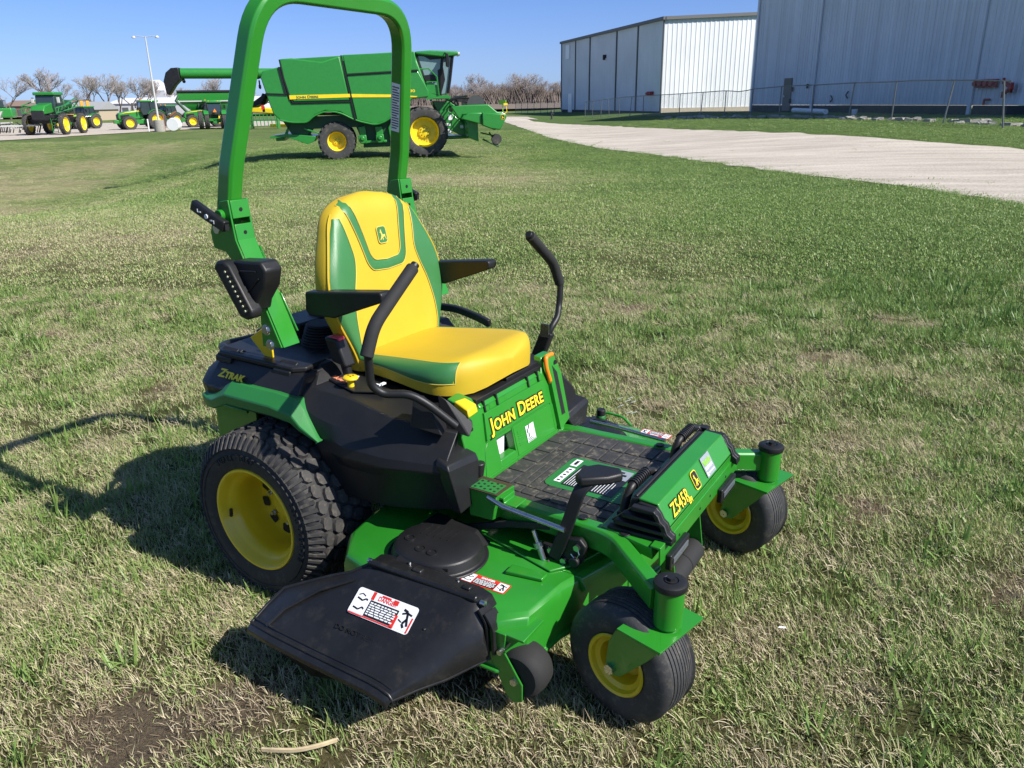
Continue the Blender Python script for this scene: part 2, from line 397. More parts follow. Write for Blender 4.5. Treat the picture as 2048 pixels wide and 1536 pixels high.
# ---- caster wheels, forks, caps
def caster(s):
    yc = .466*s; c = (1.243, yc, .212); r = .163
    prof = [(.082, .060), (.086, .066), (.083, .070), (.076, .067), (.072, .056), (.060, .050), (.055, .036), (.053, .012), (.030, .006), (.026, .045), (.001, .047)]
    b = B(); b.lathe(prof, c, 'y', 48); b.lathe([(q, -h) for q, h in prof], c, 'y', 48)
    w = b.out('caster_wheel', 'yellow', mw, smooth=35)
    tp = [(.080, .056), (.086, .070), (.104, .0775), (.126, .079), (.143, .074), (.154, .066), (.160, .056)]
    ys = [.052-.0116*k for k in range(10)]
    for k in range(9):
        y0_, y1_ = ys[k]-.0016, ys[k+1]+.0016; f_ = lambda y: r-.0012-y*y*3.2
        tp += [(f_(y0_), y0_), (f_(y1_), y1_)]
        if k < 8: tp += [(f_(y1_)-.007, y1_-.0006), (f_(y1_)-.007, y1_-.0026)]
    tp = tp
    tp += [(q, -h) for q, h in reversed([(.080, .056), (.086, .070), (.104, .0775), (.126, .079), (.143, .074), (.154, .066), (.160, .056)])]
    b = B(); b.lathe([(q, h*.90) for q, h in tp], c, 'y', 72); b.out('tyre', 'front_tyre', w, smooth=32)
    # fork: top plate and two bent legs
    px, pz = 1.335, .340
    b = B()
    for g in (-1, 1):
        y_o = yc+g*.094; y_i = yc+g*.070
        top = [(px-.085, y_o*.0+yc+g*.088, pz), (px+.055, yc+g*.088, pz)]
        # leg polygon (x,z) with y bending inwards towards the axle
        L = [(1.214, .188, y_i), (1.236, .181, y_i), (1.262, .190, y_i), (1.352, .300, yc+g*.092), (1.385, .345, yc+g*.094), (1.262, .348, yc+g*.094), (1.240, .300, yc+g*.094)]
        inn = [(x, y-g*.007, z) for x, z, y in L]; ou = [(x, y, z) for x, z, y in L]
        n = len(L); k0 = len(b.v)
        for off in (0, n):
            pass
        b.add(inn+ou, [tuple(range(n-1, -1, -1)), tuple(range(n, 2*n))]+[(i, (i+1) % n, n+(i+1) % n, n+i) for i in range(n)])
    b.hexa([(1.262, yc-.094, pz), (1.385, yc-.094, pz-.003), (1.385, yc+.094, pz-.003), (1.262, yc+.094, pz), (1.262, yc-.094, pz+.008), (1.388, yc-.094, pz+.006), (1.388, yc+.094, pz+.006), (1.262, yc+.094, pz+.008)])
    b.cyl((px+.006, yc-.004*s, .345), (px+.006, yc-.004*s, .37), .03)
    f = b.out('caster_fork', 'green', mw, bevel=.0025, smooth=30)
    b = B(); b.cyl((1.236, yc-.085, .205), (1.236, yc-.070, .205), .0145, n=6); b.cyl((1.236, yc+.085, .205), (1.236, yc+.07, .205), .0145, n=6); b.cyl((1.236, yc-.07, .205), (1.236, yc+.07, .205), .009, n=10)
    b.out('axle_bolt', 'steel', f, smooth=None)
    T = Matrix.Translation((1.341, yc-.004*s, 0)) @ Matrix.Rotation(R(-13), 4, 'Z') @ Matrix.Translation((-1.341, -(yc-.004*s), 0))
    w.matrix_local = T; f.matrix_local = T      # both casters trail slightly turned
    # pivot tube and black cap
    cx, cy = 1.341, yc-.004*s
    b = B(); b.cyl((cx, cy, .352), (cx, cy, .462), .0355, n=36)
    t = b.out('pivot_tube', 'green', mw, bevel=.003, smooth=30)
    b = B(); b.lathe([(.0001, .011), (.017, .011), (.019, .014), (.033, .014), (.040, .010), (.042, .002), (.040, -.006), (.034, -.008)], (cx, cy, .462), 'z', 36)
    b.out('dust_cap', 'black', t, smooth=30)
    b = B(); b.cyl((cx, cy, .470), (cx, cy, .484), .0105, n=6); b.cyl((cx, cy, .472), (cx, cy, .4765), .016, n=18); b.out('cap_bolt', 'black', t, smooth=30)
for s in (-1, 1): caster(s)
# ---- frame: side rails, front arms, cross plates
def railset(s):
    b = B()
    b.tube([(.30, .262*s, .40), (.62, .275*s, .425), (1.07, .298*s, .427), (1.135, .315*s, .427), (1.31, .455*s, .412)], 1, rect=(.068, .045), up=(0, 0, 1), fillet=.05, caps=True)
    a = b.out('frame_rail', 'green', mw, bevel=.002, smooth=30)
    for xx, yy in ((1.155, .305), (1.02, .285)): b = B(); b.cyl((xx, yy*s, .463), (xx, yy*s, .467), .014, n=16); b.out('rail_plug', 'black', a, bevel=.001)
for s in (-1, 1): railset(s)
b = B()
# platform plate with flange
b.hexa([(.66, -.285, .446), (1.12, -.300, .446), (1.12, .300, .446), (.66, .285, .446), (.66, -.285, .452), (1.12, -.300, .452), (1.12, .300, .452), (.66, .285, .452)])
b.hexa([(1.08, -.30, .440), (1.245, -.335, .430), (1.245, .335, .430), (1.08, .30, .440), (1.08, -.30, .4635), (1.24, -.335, .4635), (1.24, .335, .4635), (1.08, .30, .4635)])
for s in (-1, 1):   # yellow-green raised border beside the mat
    b.hexa([(.70, .262*s, .452), (1.09, .272*s, .452), (1.09, .30*s, .452), (.70, .30*s, .452), (.70, .268*s, .460), (1.09, .278*s, .460), (1.09, .30*s, .460), (.70, .30*s, .460)])
b.out('foot_platform', 'green', mw, bevel=.002, smooth=30)
# engine deck/underframe mass
b = B(); b.box((.15, 0, .42), (.75, .52, .12)); b.box((-.22, 0, .42), (.30, .60, .20)); b.box((.45, 0, .36), (.5, .40, .10))
b.out('rear_frame', 'dark_metal', mw, bevel=.004)
b = B(); b.prism([(-.43, .36), (-.22, .38), (-.22, .60), (-.43, .63)], 'y', -.335, -.325); b.prism([(-.41, .52), (-.26, .52), (-.26, .53), (-.41, .53)], 'y', -.341, -.333)
b.prism([(-.43, .36), (-.22, .38), (-.22, .60), (-.43, .63)], 'y', .325, .335)
b.box((-.435, 0, .47), (.012, .66, .24)); b.out('rear_bracket', 'green', mw, bevel=.002)
# ---- rubber mat with ribs
b = B(); b.prism([(.665, -.22), (.72, -.262), (1.10, -.272), (1.10, .272), (.72, .262), (.665, .22)], 'z', .452, .457)
m_ = b.out('floor_mat', 'mat', mw, smooth=None)
b = B()
def pad(x0, y0, x1, y1, z=.457, h=.004): b.prism(rrect(x0, y0, x1, y1, .004, 2), 'z', z, z+h)
for i in range(7):
    x0 = .742+i*.050
    for (ya, yb) in ((.085, .172), (.178, .255), (-.255, -.215), (-.209, -.165)):
        ya2, yb2 = ya*(.93+.07*(x0-.7)/.4), yb*(.93+.07*(x0-.7)/.4); pad(x0, ya2, x0+.045, yb2, h=.0035)
for i in range(5): pad(.676, -.205+i*.084, .733, -.205+i*.084+.079, h=.0035)
for i in range(3): pad(.742+i*.024, -.158, .742+i*.024+.020, .078, h=.003)
b.out('mat_ribs', 'mat', m_, bevel=.0015, smooth=30)
b = B(); b.prism(rrect(.815, -.158, 1.09, .062, .03), 'z', .4572, .4602); b.out('plate_recess', 'trim_green', m_, smooth=None)
def sheet_z(pts, z, mat, nm, **k): b = B(); b.prism(pts, 'z', z, z+.0005); return b.out(nm, mat, m_, smooth=None, **k)
sheet_z([(.838, -.125), (.860, -.125), (.860, -.02), (.838, -.02)], .4606, 'white', 'platform_label'); sheet_z([(.832, -.005), (.855, -.005), (.855, .045), (.832, .045)], .4606, 'white', 'platform_label')
sheet_z([(.868, -.135), (1.035, -.135), (1.035, .02), (.868, .02)], .4606, 'letter_black', 'platform_label', label='black part of the safety label'); sheet_z([(.925, -.134), (.950, -.134), (.950, -.03), (.925, -.03)], .4613, 'orange', 'platform_label', label='orange strip of the safety label')
sheet_z([(.985, -.02), (1.03, -.02), (1.03, .045), (.985, .045)], .4613, 'grey_label', 'platform_label')
b = B()
for i in range(5): b.prism([(.875+i*.008, -.128), (.8766+i*.008, -.128), (.8766+i*.008, -.01-(i % 3)*.03), (.875+i*.008, -.01-(i % 3)*.03)], 'z', .4613, .4617)
for i in range(7): b.prism([(.958+i*.009, -.128), (.9596+i*.009, -.128), (.9596+i*.009, -.03-(i % 4)*.012), (.958+i*.009, -.03-(i % 4)*.012)], 'z', .4613, .4617)
b.out('label_print', 'white', m_, smooth=None)
b = B()
for i in range(5): b.box((.849, -.113+i*.02, .4613), (.010, .008, .0006))
b.box((.8435, .02, .4613), (.010, .03, .0006)); b.box((1.008, .012, .462), (.02, .012, .0006)); b.box((1.0, .03, .462), (.012, .01, .0006)); b.out('label_print', 'letter_black', m_, smooth=None)
# ---- footguard (front shield)
hw = .268
prof = [(1.105, .553), (1.165, .560), (1.228, .556), (1.262, .497), (1.262, .468), (1.277, .463), (1.281, .425), (1.272, .425), (1.268, .455), (1.252, .462), (1.252, .495), (1.222, .547), (1.165, .551), (1.105, .545)]
b = B(); b.prism([(1.172, .5585), (1.226, .5555), (1.262, .497), (1.258, .492), (1.222, .549), (1.172, .5505)], 'y', -hw, hw)
fg = b.out('foot_guard', 'green', mw, bevel=.003, smooth=35)
b = B(); b.prism([(1.238, .478), (1.262, .492), (1.262, .470), (1.243, .464)], 'y', -hw, hw); b.prism([(1.236, .470), (1.266, .470), (1.268, .418), (1.262, .418), (1.260, .462), (1.236, .4645)], 'y', -.335, .335)
b.out('front_cross_plate', 'green', mw, bevel=.002, smooth=35)
b = B()
for y in (-.20, -.03, .06, .21): b.cyl((1.2665, y, .443), (1.2685, y, .443), .004, n=10)
b.out('plate_holes', 'letter_black', fg, smooth=None)
b = B(); b.prism([(1.148, .548), (1.171, .5565), (1.171, .540), (1.145, .475), (1.10, .462), (1.10, .470), (1.135, .484)], 'y', -hw+.004, hw-.004); b.box((1.158, 0, .5555), (.010, .51, .006))
bp_ = b.out('foot_rest', 'black', mw, bevel=.003, smooth=35)
# end caps of the footguard: three open steps
for s in (-1, 1):
    b = B(); y0 = s*hw; y1 = s*(hw+.035)
    b.prism([(1.178, .552), (1.226, .549), (1.240, .536), (1.247, .521), (1.260, .512), (1.268, .492), (1.281, .484), (1.284, .462), (1.262, .466), (1.16, .470), (1.10, .478)], 'y', y0, y0+s*.012)
    for q0, q1, q2, q3 in (((1.165, .548), (1.228, .549), (1.236, .540), (1.165, .535)), ((1.14, .522), (1.246, .521), (1.256, .511), (1.14, .508)), ((1.12, .496), (1.262, .496), (1.272, .485), (1.12, .482)), ((1.10, .472), (1.283, .477), (1.283, .463), (1.10, .462))):
        b.prism([q0, q1, q2, q3], 'y', y0+s*.0125, y1)
    b.prism([(1.222, .549), (1.240, .538), (1.247, .523), (1.260, .514), (1.268, .494), (1.283, .484), (1.283, .464), (1.262, .466), (1.250, .50), (1.228, .53)], 'y', y0+s*.013, y1-s*.001)
    b.out('foot_guard_end', 'black', mw, bevel=.0025, smooth=30)
# heel bars
for y0 in (-.222, .155):
    b = B(); y1 = y0+.165
    P = [(1.112, y0, .466), (1.112, y0+.012, .515), (1.118, y0+.03, .545), (1.120, y1-.03, .548), (1.128, y1, .538), (1.150, y1+.008, .530)]
    b.tube(P, .0125, 12, fillet=.02)
    for k in range(9):
        yy = y0+.038+k*.0115; b.cyl((1.119, yy, .5465), (1.119, yy+.006, .5465), .0165, n=14)
    b.box((1.112, y0, .47), (.03, .024, .02)); b.box((1.15, y1+.01, .535), (.03, .03, .02))
    b.out('heel_bar', 'black', mw, bevel=.001, smooth=40)
# front lettering, emblem, sticker on the sloping face
fx = Vector((0, 1, 0)); fy = Vector((-.036, 0, .059)).normalized(); fn = fx.cross(fy)
def face_pt(y, t): p = Vector((1.2625, y, .497)).lerp(Vector((1.2268, y, .5555)), t); n = Vector((.059, 0, .036)).normalized(); return p+n*.0022
lettering('model_lettering', 'Z545R', .050, face_pt(-.228, .14), fx, fy, 'letter_yellow', fg, bold=.0006, shear=.12, spacing=1.06, width=.126, outline=('letter_black', .0030))
lettering('model_lettering', 'EFI', .019, face_pt(-.118, .0), fx, fy, 'letter_yellow', fg, bold=.0006, shear=.18, width=.026, outline=('letter_black', .001))
emblem(mw, face_pt(-.028, .52), fx, fy, .054)
b = B(); M = frame(face_pt(.085, .56), fx, fy); plate(b, M, rrect(-.036, -.031, .036, .031, .003), .0008); stk = b.out('dealer_sticker', 'grey_label', mw, smooth=None)
lettering('sticker_print', 'TRULAND', .020, M @ Vector((-.031, .004, .0012)), fx, fy, 'sticker_green' if 'sticker_green' in MATS else 'letter_yellow', stk, bold=.0012, width=.058)
lettering('sticker_print', 'EQUIPMENT', .011, M @ Vector((-.030, -.009, .0012)), fx, fy, 'white', stk, bold=.0004, width=.058)
b = B(); plate(b, M @ Matrix.Translation((0, 0, .0012)), [(-.02, -.022), (.028, -.022), (.028, -.019), (-.02, -.019)], .0004); plate(b, M @ Matrix.Translation((0, 0, .0012)), [(-.032, -.026), (-.024, -.026), (-.024, -.016), (-.032, -.016)], .0004)
b.out('sticker_print', 'white', stk, smooth=None)
# head lights under the front plate and rollers
for y0, y1 in ((-.30, -.16), (.13, .27)):
    b = B(); b.prism(rrect(1.268, .388, 1.284, .434, .004), 'y', y0, y1)
    hl = b.out('headlight', 'gloss_black', mw, bevel=.003)
    b = B(); b.box((1.285, (y0+y1)/2, .412), (.004, y1-y0-.03, .018)); b.out('headlight_lens', 'headlens' if 'headlens' in MATS else 'grey_label', hl, bevel=.001)
b = B(); b.cyl((1.235, -.165, .262), (1.235, -.06, .262), .036, n=32); b.cyl((1.235, -.058, .262), (1.235, .045, .262), .036, n=32)
b.out('front_roller', 'foam', mw, bevel=.005, smooth=35)
b = B()
for y in (-.175, .052): b.prism([(1.20, .40), (1.235, .43), (1.262, .262), (1.245, .235), (1.225, .235)], 'y', y, y+.005)
b.out('roller_bracket', 'green', mw, bevel=.001)
# ---- mower deck
def deck_ring(inset, z, fl=0):
    P = [(.33, -.40), (.36, -.53), (.43, -.622), (.56, -.655), (.80, -.655), (.97, -.655), (1.03, -.60), (1.045, -.45), (1.115, -.22), (1.15, 0), (1.115, .22), (1.045, .42), (.98, .58), (.90, .66), (.78, .695), (.60, .695), (.44, .66), (.36, .56), (.33, .40), (.36, 0)]
    c = Vector((.72, 0)); out = []
    for p in P:
        v = Vector(p)-c; k = 1-inset/v.length; out.append((c.x+v.x*k, c.y+v.y*k, z))
    return out
b = B(); b.ring_loft([deck_ring(-.012, .186), deck_ring(-.012, .196), deck_ring(0, .197), deck_ring(.002, .30), deck_ring(.012, .325), deck_ring(.03, .335)], True, True)
deck = b.out('mower_deck', 'green', mw, bevel=.004, smooth=32)
# sloped front/side skirt near the gauge wheel and reinforcement
b = B()
b.prism([(.60, -.30), (.98, -.40), (1.03, -.33), (1.08, -.15), (1.08, .2), (.60, .3)], 'z', .3355, .343)
b.prism([(.88, -.47), (.985, -.45), (.985, -.42), (.88, -.43)], 'z', .336, .347)
b.out('deck_stiffener', 'green', deck, bevel=.003)
b = B(); b.tube([(.99, -.60, .205), (1.02, -.46, .205), (1.10, -.22, .205), (1.135, 0, .205), (1.10, .22, .205)], .009, 8); b.out('deck_lip', 'green', deck)
# belt covers
def cover(cy, s):
    b = B(); cx = .650; cy = cy+.063*s
    ring = lambda r, z, k=1.0: [(cx+(r*math.cos(t)*(1.0)+(.03 if math.cos(t) > 0 else 0))*k, cy+r*math.sin(t)*k, z) for t in [2*PI*i/40 for i in range(40)]]
    b.ring_loft([ring(.132, .337), ring(.132, .343), ring(.120, .345), ring(.110, .372), ring(.098, .379), ring(.045, .380)], True, True)
    b.hexa([(.60, cy+.10*s, .338), (.655, cy+.09*s, .338), (.675, cy+.150*s, .338), (.60, cy+.155*s, .338), (.61, cy+.085*s, .375), (.65, cy+.08*s, .375), (.668, cy+.142*s, .362), (.608, cy+.147*s, .362)])
    b.hexa([(.54, cy-.15*s, .338), (.76, cy-.13*s, .338), (.78, cy-.02*s, .338), (.54, cy-.02*s, .338), (.56, cy-.14*s, .375), (.72, cy-.12*s, .375), (.74, cy-.02*s, .378), (.56, cy-.02*s, .378)])
    o = b.out('belt_cover', 'black', mw, bevel=.003, smooth=35)
    b = B()
    for dx, dy in ((-.06, .03), (.0, .06), (.04, .06)):
        b.lathe([(.012, 0), (.0125, .0025), (.015, .0025), (.0155, 0)], (cx+dx, cy+dy*s, .380), 'z', 20)
    for i in range(5): b.box((cx-.05+i*.022, cy-.035*s+i*.002, .380), (.004, .06, .003))
    b.out('cover_marks', 'gloss_black', o)
    b = B(); b.box((cx+.085, cy+.094*s, .362), (.055, .002, .008), rot=Matrix.Rotation(-.35*s, 3, 'Z')); b.out('cover_slot', 'letter_black', o, smooth=None)
cover(-.42, -1); cover(.42, 1)
# danger label on the deck
def danger(parent, M, w, h, torn=False, lines=5):
    b = B(); plate(b, M, rrect(0, 0, w, h, h*.12), .0006); o = b.out('warning_label', 'red' if not torn else 'white', parent, smooth=None)
    def L(x0, y0, x1, y1, mat, k, nm='label_print'):
        b = B(); plate(b, M @ Matrix.Translation((0, 0, .0006*k)), [(x0*w, y0*h), (x1*w, y0*h), (x1*w, y1*h), (x0*w, y1*h)], .0004); return b
    P = []
    b = B()
    for (x0, y0, x1, y1) in ((.03, .08, .24, .92), (.76, .08, .97, .92)):
        plate(b, M @ Matrix.Translation((0, 0, .0008)), [(x0*w, y0*h), (x1*w, y0*h), (x1*w, y1*h), (x0*w, y1*h)], .0003)
    b.out('label_print', 'white', parent, smooth=None)
    b = B(); plate(b, M @ Matrix.Translation((0, 0, .0008)), [(.26*w, .08*h), (.74*w, .08*h), (.74*w, .68*h), (.26*w, .68*h)], .0003)
    # pictogram strokes
    def stroke(pts, t=.06):
        for i in range(len(pts)-1):
            a = Vector((pts[i][0]*w, pts[i][1]*h)); c = Vector((pts[i+1][0]*w, pts[i+1][1]*h)); d = (c-a); n = Vector((-d.y, d.x)).normalized()*h*t/2
            q = [a+n, a-n, c-n, c+n]; plate(b, M @ Matrix.Translation((0, 0, .0012)), [(v.x, v.y) for v in q], .0003)
    stroke([(.05, .62), (.14, .56), (.19, .66), (.22, .62)]); stroke([(.05, .26), (.14, .22), (.19, .34), (.22, .28)]); stroke([(.05, .72), (.10, .80), (.16, .74)], .04)
    stroke([(.80, .78), (.87, .74), (.90, .50), (.86, .30), (.90, .18)], .09); stroke([(.90, .50), (.94, .26)], .09); stroke([(.80, .62), (.87, .70), (.95, .66)], .07); stroke([(.78, .4), (.84, .34)], .05)
    b.out('label_print', 'letter_black', parent, smooth=None)
    if torn:
        b = B()
        for x0, y0, x1, y1 in ((.25, .70, .30, .99), (.02, .01, .25, .06), (.60, .80, .68, .97), (.70, .02, .76, .5), (.25, .02, .74, .07), (.96, .05, .985, .6), (.40, .9, .55, .97)): plate(b, M @ Matrix.Translation((0, 0, .0012)), [(x0*w, y0*h), (x1*w, y0*h), (x1*w, y1*h), (x0*w, y1*h)], .0002)
        b.out('label_print', 'red', parent, smooth=None)
    b = B()
    rnd = random.Random(4)
    for i in range(lines):
        y = .60-i*(.50/lines); x = .28
        while x < .70:
            l = rnd.uniform(.03, .09); plate(b, M @ Matrix.Translation((0, 0, .0013)), [(x*w, (y-.03)*h), (min(.72, x+l)*w, (y-.03)*h), (min(.72, x+l)*w, (y+.02)*h), (x*w, (y+.02)*h)], .0002); x += l+.015
    b.out('label_print', 'white', parent, smooth=None)
    lettering('label_print', 'DANGER', h*.24, M @ Vector((.36*w, .74*h, .001)), M.to_3x3().col[0], M.to_3x3().col[1], 'white' if not torn else 'red', parent, bold=.0003, width=.30*w, ext=.0003)
danger(deck, frame((.783+.005, -.555, .3425-.0068), (1, .03, 0), (0, 1, 0)), .138, .045)
danger(deck, frame((.93, .665, .3365), (-1, .05, 0), (0, -1, 0)), .12, .045)
# discharge chute (side): sheet with rounded front edge
b = B()
def chute_sec(t):
    # t from 0 (deck) to 1 (outer edge)
    pass
rows = []
def row(xs, ys, zs): return list(zip(xs, ys, zs))
r0 = row((.545, .60, .68, .78, .86, .896, .922, .932), (-.636,)*8, (.345, .354, .360, .366, .369, .368, .345, .285))
ra = row((.50, .58, .67, .775, .865, .905, .935, .945), (-.662,)*8, (.318, .338, .343, .348, .350, .343, .315, .258))
r1 = row((.445, .56, .66, .77, .868, .915, .945, .958), (-.680, -.685, -.685, -.685, -.688, -.690, -.680, -.668), (.298, .320, .325, .328, .330, .318, .283, .228))
r1b = row((.375, .50, .63, .745, .845, .888, .915, .925), (-.715, -.722, -.722, -.722, -.725, -.725, -.718, -.710), (.272, .292, .296, .300, .302, .290, .260, .214))
r1c = row((.318, .45, .60, .72, .815, .852, .880, .888), (-.745, -.765, -.765, -.765, -.768, -.768, -.764, -.760), (.250, .262, .266, .270, .270, .259, .234, .198))
r1d = row((.302, .425, .57, .69, .775, .808, .838, .846), (-.800, -.815, -.817, -.820, -.820, -.820, -.818, -.816), (.220, .229, .232, .235, .235, .227, .213, .190))
r2 = row((.298, .40, .54, .66, .738, .770, .800, .808), (-.855, -.865, -.868, -.870, -.872, -.873, -.873, -.872), (.194, .198, .198, .200, .202, .200, .192, .180))
r3 = [(p[0]-.004, p[1]-.012, p[2]-.010) for p in r2]; r4 = [(p[0]-.004, p[1]-.014, p[2]-.024) for p in r2]
vs = r0+ra+r1+r1b+r1c+r1d+r2+r3+r4; n = 8
b.add(vs, [(i*n+j, i*n+j+1, (i+1)*n+j+1, (i+1)*n+j) for i in range(8) for j in range(n-1)])
ch = b.out('discharge_chute', 'gloss_black', mw, solid=.006, bevel=.003, smooth=50)
# chute ribs: raised rim around, hinge barrel, flap
b = B()
off = lambda p, z=.004: (p[0], p[1], p[2]+z)
b.tube([off(p) for p in r2], .0045, 8); b.tube([off(q[0], .002) for q in (r0, ra, r1, r1b, r1c, r1d, r2)], .005, 8)
b.tube([(.53, -.685, .318), (.45, -.735, .287), (.375, -.80, .237), (.355, -.85, .205)], .006, 8); b.tube([(p[0], p[1]+.012, p[2]+.012) for p in r2], .003, 6)
b.tube([q[-1] for q in (r0, ra, r1, r1b, r1c, r1d, r2)], .0045, 8)
b.out('chute_rim', 'gloss_black', ch, smooth=50)
b = B(); b.prism([(.545, .335), (.55, .358), (.58, .366), (.88, .372), (.92, .362), (.935, .335), (.92, .33), (.60, .338)], 'y', -.645, -.592)
b.cyl((.55, -.640, .358), (.905, -.640, .366), .010, n=14); b.box((.70, -.618, .370), (.03, .02, .010)); b.box((.86, -.618, .374), (.025, .02, .010))
b.out('chute_hinge', 'gloss_black', mw, bevel=.004, smooth=40)
b = B()
for x in (.56, .915): b.cyl((x, -.640, .362), (x+(.014 if x > .7 else -.014), -.640, .362), .007, n=12)
for x in (.66, .82): b.cyl((x, -.604, .368), (x, -.604, .374), .004, n=8)
b.out('hinge_pin', 'steel', mw)
b = B()
for k, xx in enumerate((.944, .962)): b.tube([(xx-.022, -.640, .352-.006*k), (xx+.004, -.644, .322-.004*k), (xx+.010, -.650, .245)], 1, rect=(.045, .008), up=(0, 1, 0), fillet=.03)
b.out('chute_baffle', 'gloss_black', ch, smooth=40)
b = B(); b.add([(.33, -.862, .178), (.62, -.878, .178), (.61, -.870, .158), (.52, -.855, .118), (.42, -.848, .135)], [(0, 1, 2, 3, 4)]); b.out('chute_flap', 'gloss_black', ch, solid=.006)
nrm = frame((.555, -.768, .2665+.004), (1, .012, .02), (.02, 1, .60))
danger(ch, frame((.568, -.760, .2765), (1, .004, .018), (-.05, 1, .70)), .200, .074, torn=True, lines=6)
lettering('raised_lettering', 'DO NOT REMOVE', .018, (.56, -.800, .2495), (1, .0, .004), (-.02, 1, .68), 'black', ch, width=.17, ext=.001)
b = B(); b.prism([(.80, -.735), (.808, -.738), (.83, -.675), (.826, -.672)], 'z', .288, .300, ); b.out('chute_clip', 'black', ch, bevel=.002)
# gauge (anti-scalp) wheel on bracket
def gauge(cx, cy, cz, s):
    b = B()
    b.prism([(cx-.075, .300), (cx+.03, .300), (cx+.03, .308), (cx-.075, .308)], 'y', cy-.055, cy+.045)
    L = [(cx-.07, .308), (cx-.02, .308), (cx-.025, .255), (cx+.028, .175), (cx+.028, .125), (cx+.005, .112), (cx-.018, .125), (cx-.07, .235)]
    b.prism(L, 'y', cy-.058, cy-.053); b.prism(L, 'y', cy+.045, cy+.050)
    b.box((cx-.10, cy+.02, .25), (.08, .09, .10))
    o = b.out('gauge_wheel_bracket', 'green', mw, bevel=.002, smooth=30)
    b = B(); b.lathe([(.012, -.042), (.045, -.042), (.055, -.044), (.060, -.040), (.067, -.026), (.070, 0), (.067, .026), (.060, .036), (.045, .038), (.012, .038)], (cx+.005, cy-.004, cz), 'y', 48)
    b.out('gauge_wheel', 'foam', o, smooth=50)
    b = B(); b.cyl((cx+.005, cy-.066, cz-.005), (cx+.005, cy-.05, cz-.005), .010, n=6); b.cyl((cx-.03, cy-.075, .262), (cx-.03, cy-.02, .262), .007, n=8); b.out('bolt', 'steel', o)
    b = B()
    for dx, dy in ((-.03, -.02), (-.005, .02)): b.cyl((cx+dx, cy+dy, .3083), (cx+dx, cy+dy, .3088), .004, n=10)
    b.out('bracket_holes', 'letter_black', o, smooth=None)
gauge(1.02, -.600, .185, -1)
# ---- seat base, front panel
b = B()
def pan(y, z, dx=0):   # point on the panel plane
    return (.610+(.70-z)*.25+dx, y, z)
def prect(y0, z0, y1, z1, dx0, dx1):
    b.hexa([pan(y0, z0, dx0), pan(y0, z0, dx1), pan(y1, z0, dx1), pan(y1, z0, dx0), pan(y0, z1, dx0), pan(y0, z1, dx1), pan(y1, z1, dx1), pan(y1, z1, dx0)])
out_ = [(-.262, .452), (.262, .452), (.285, .52), (.292, .66), (.270, .715), (.205, .725), (.185, .690), (-.185, .690), (-.215, .715), (-.262, .700), (-.305, .64), (-.300, .52)]
# leave the window open: panel built from strips around it
wy0, wy1, wz0, wz1 = -.145, -.052, .492, .556
def strip(poly): 
    A = [pan(y, z, -.03) for y, z in poly]; C_ = [pan(y, z, 0) for y, z in poly]; n = len(poly)
    b.add(A+C_, [tuple(range(n-1, -1, -1)), tuple(range(n, 2*n))]+[(i, (i+1) % n, n+(i+1) % n, n+i) for i in range(n)])
strip([(-.300, .52), (-.262, .452), (wy0, .452), (wy0, .672), (-.195, .672), (-.215, .700), (-.262, .700), (-.305, .64)])
strip([(wy0, wz1), (wy1, wz1), (wy1, .672), (wy0, .672)]); strip([(wy0, .452), (wy1, .452), (wy1, wz0), (wy0, wz0)])
strip([(wy1, .452), (.262, .452), (.285, .52), (.292, .66), (.270, .725), (.205, .725), (.185, .672), (wy1, .672)])
pn = b.out('front_panel', 'green', mw, bevel=.004, smooth=30)
b = B()   # raised fields
strip2 = lambda poly, d0, d1: b.add([pan(y, z, d0) for y, z in poly]+[pan(y, z, d1) for y, z in poly], [tuple(range(len(poly)-1, -1, -1)), tuple(range(len(poly), 2*len(poly)))]+[(i, (i+1) % len(poly), len(poly)+(i+1) % len(poly), len(poly)+i) for i in range(len(poly))])
strip2([(-.200, .575), (.165, .575), (.180, .655), (-.185, .655)], .0005, .008)
strip2([(-.235, .470), (-.150, .470), (-.150, .566), (-.195, .566), (-.212, .55)], .0002, .002); strip2([(-.046, .470), (.200, .470), (.235, .500), (.235, .555), (.205, .562), (-.046, .565)], .0002, .002)
for i in range(7): strip2([(-.03, .497+i*.0075), (-.008, .497+i*.0075), (-.008, .500+i*.0075), (-.03, .500+i*.0075)], .0022, .004)
strip2([(.214, .47), (.285, .49), (.290, .65), (.262, .72), (.214, .72)], .0004, .016)
strip2([(-.20, .568), (.20, .568), (.20, .571), (-.20, .571)], .0003, .003); strip2([(.198, .475), (.202, .475), (.202, .57), (.198, .57)], .0003, .003)
strip2([(-.25, .466), (.25, .466), (.25, .470), (-.25, .470)], .0003, .004)
b.out('panel_relief', 'green', pn, bevel=.003, smooth=30)
b = B()   # ridge and clips along the top edge
b.hexa([pan(-.195, .672, -.050), pan(-.195, .672, .004), pan(.185, .672, .004), pan(.185, .672, -.050), pan(-.190, .694, -.048), pan(-.190, .686, -.006), pan(.18, .686, -.006), pan(.18, .694, -.048)])
b.hexa([pan(-.262, .672, -.06), pan(-.262, .672, -.002), pan(-.196, .672, .0), pan(-.196, .672, -.06), pan(-.262, .712, -.06), pan(-.262, .700, -.012), pan(-.205, .706, -.012), pan(-.205, .715, -.06)])
b.out('panel_top', 'green', pn, bevel=.003, smooth=30)
b = B()
for y in (-.175, -.105, .085, .150):
    strip2([(y, .655), (y+.006, .655), (y+.006, .69), (y, .69)], -.002, .0065); b.box(pan(y+.003, .694, -.026), (.042, .006, .006))
strip2([(.238, .515), (.262, .515), (.262, .66), (.238, .69)], .0155, .0168)
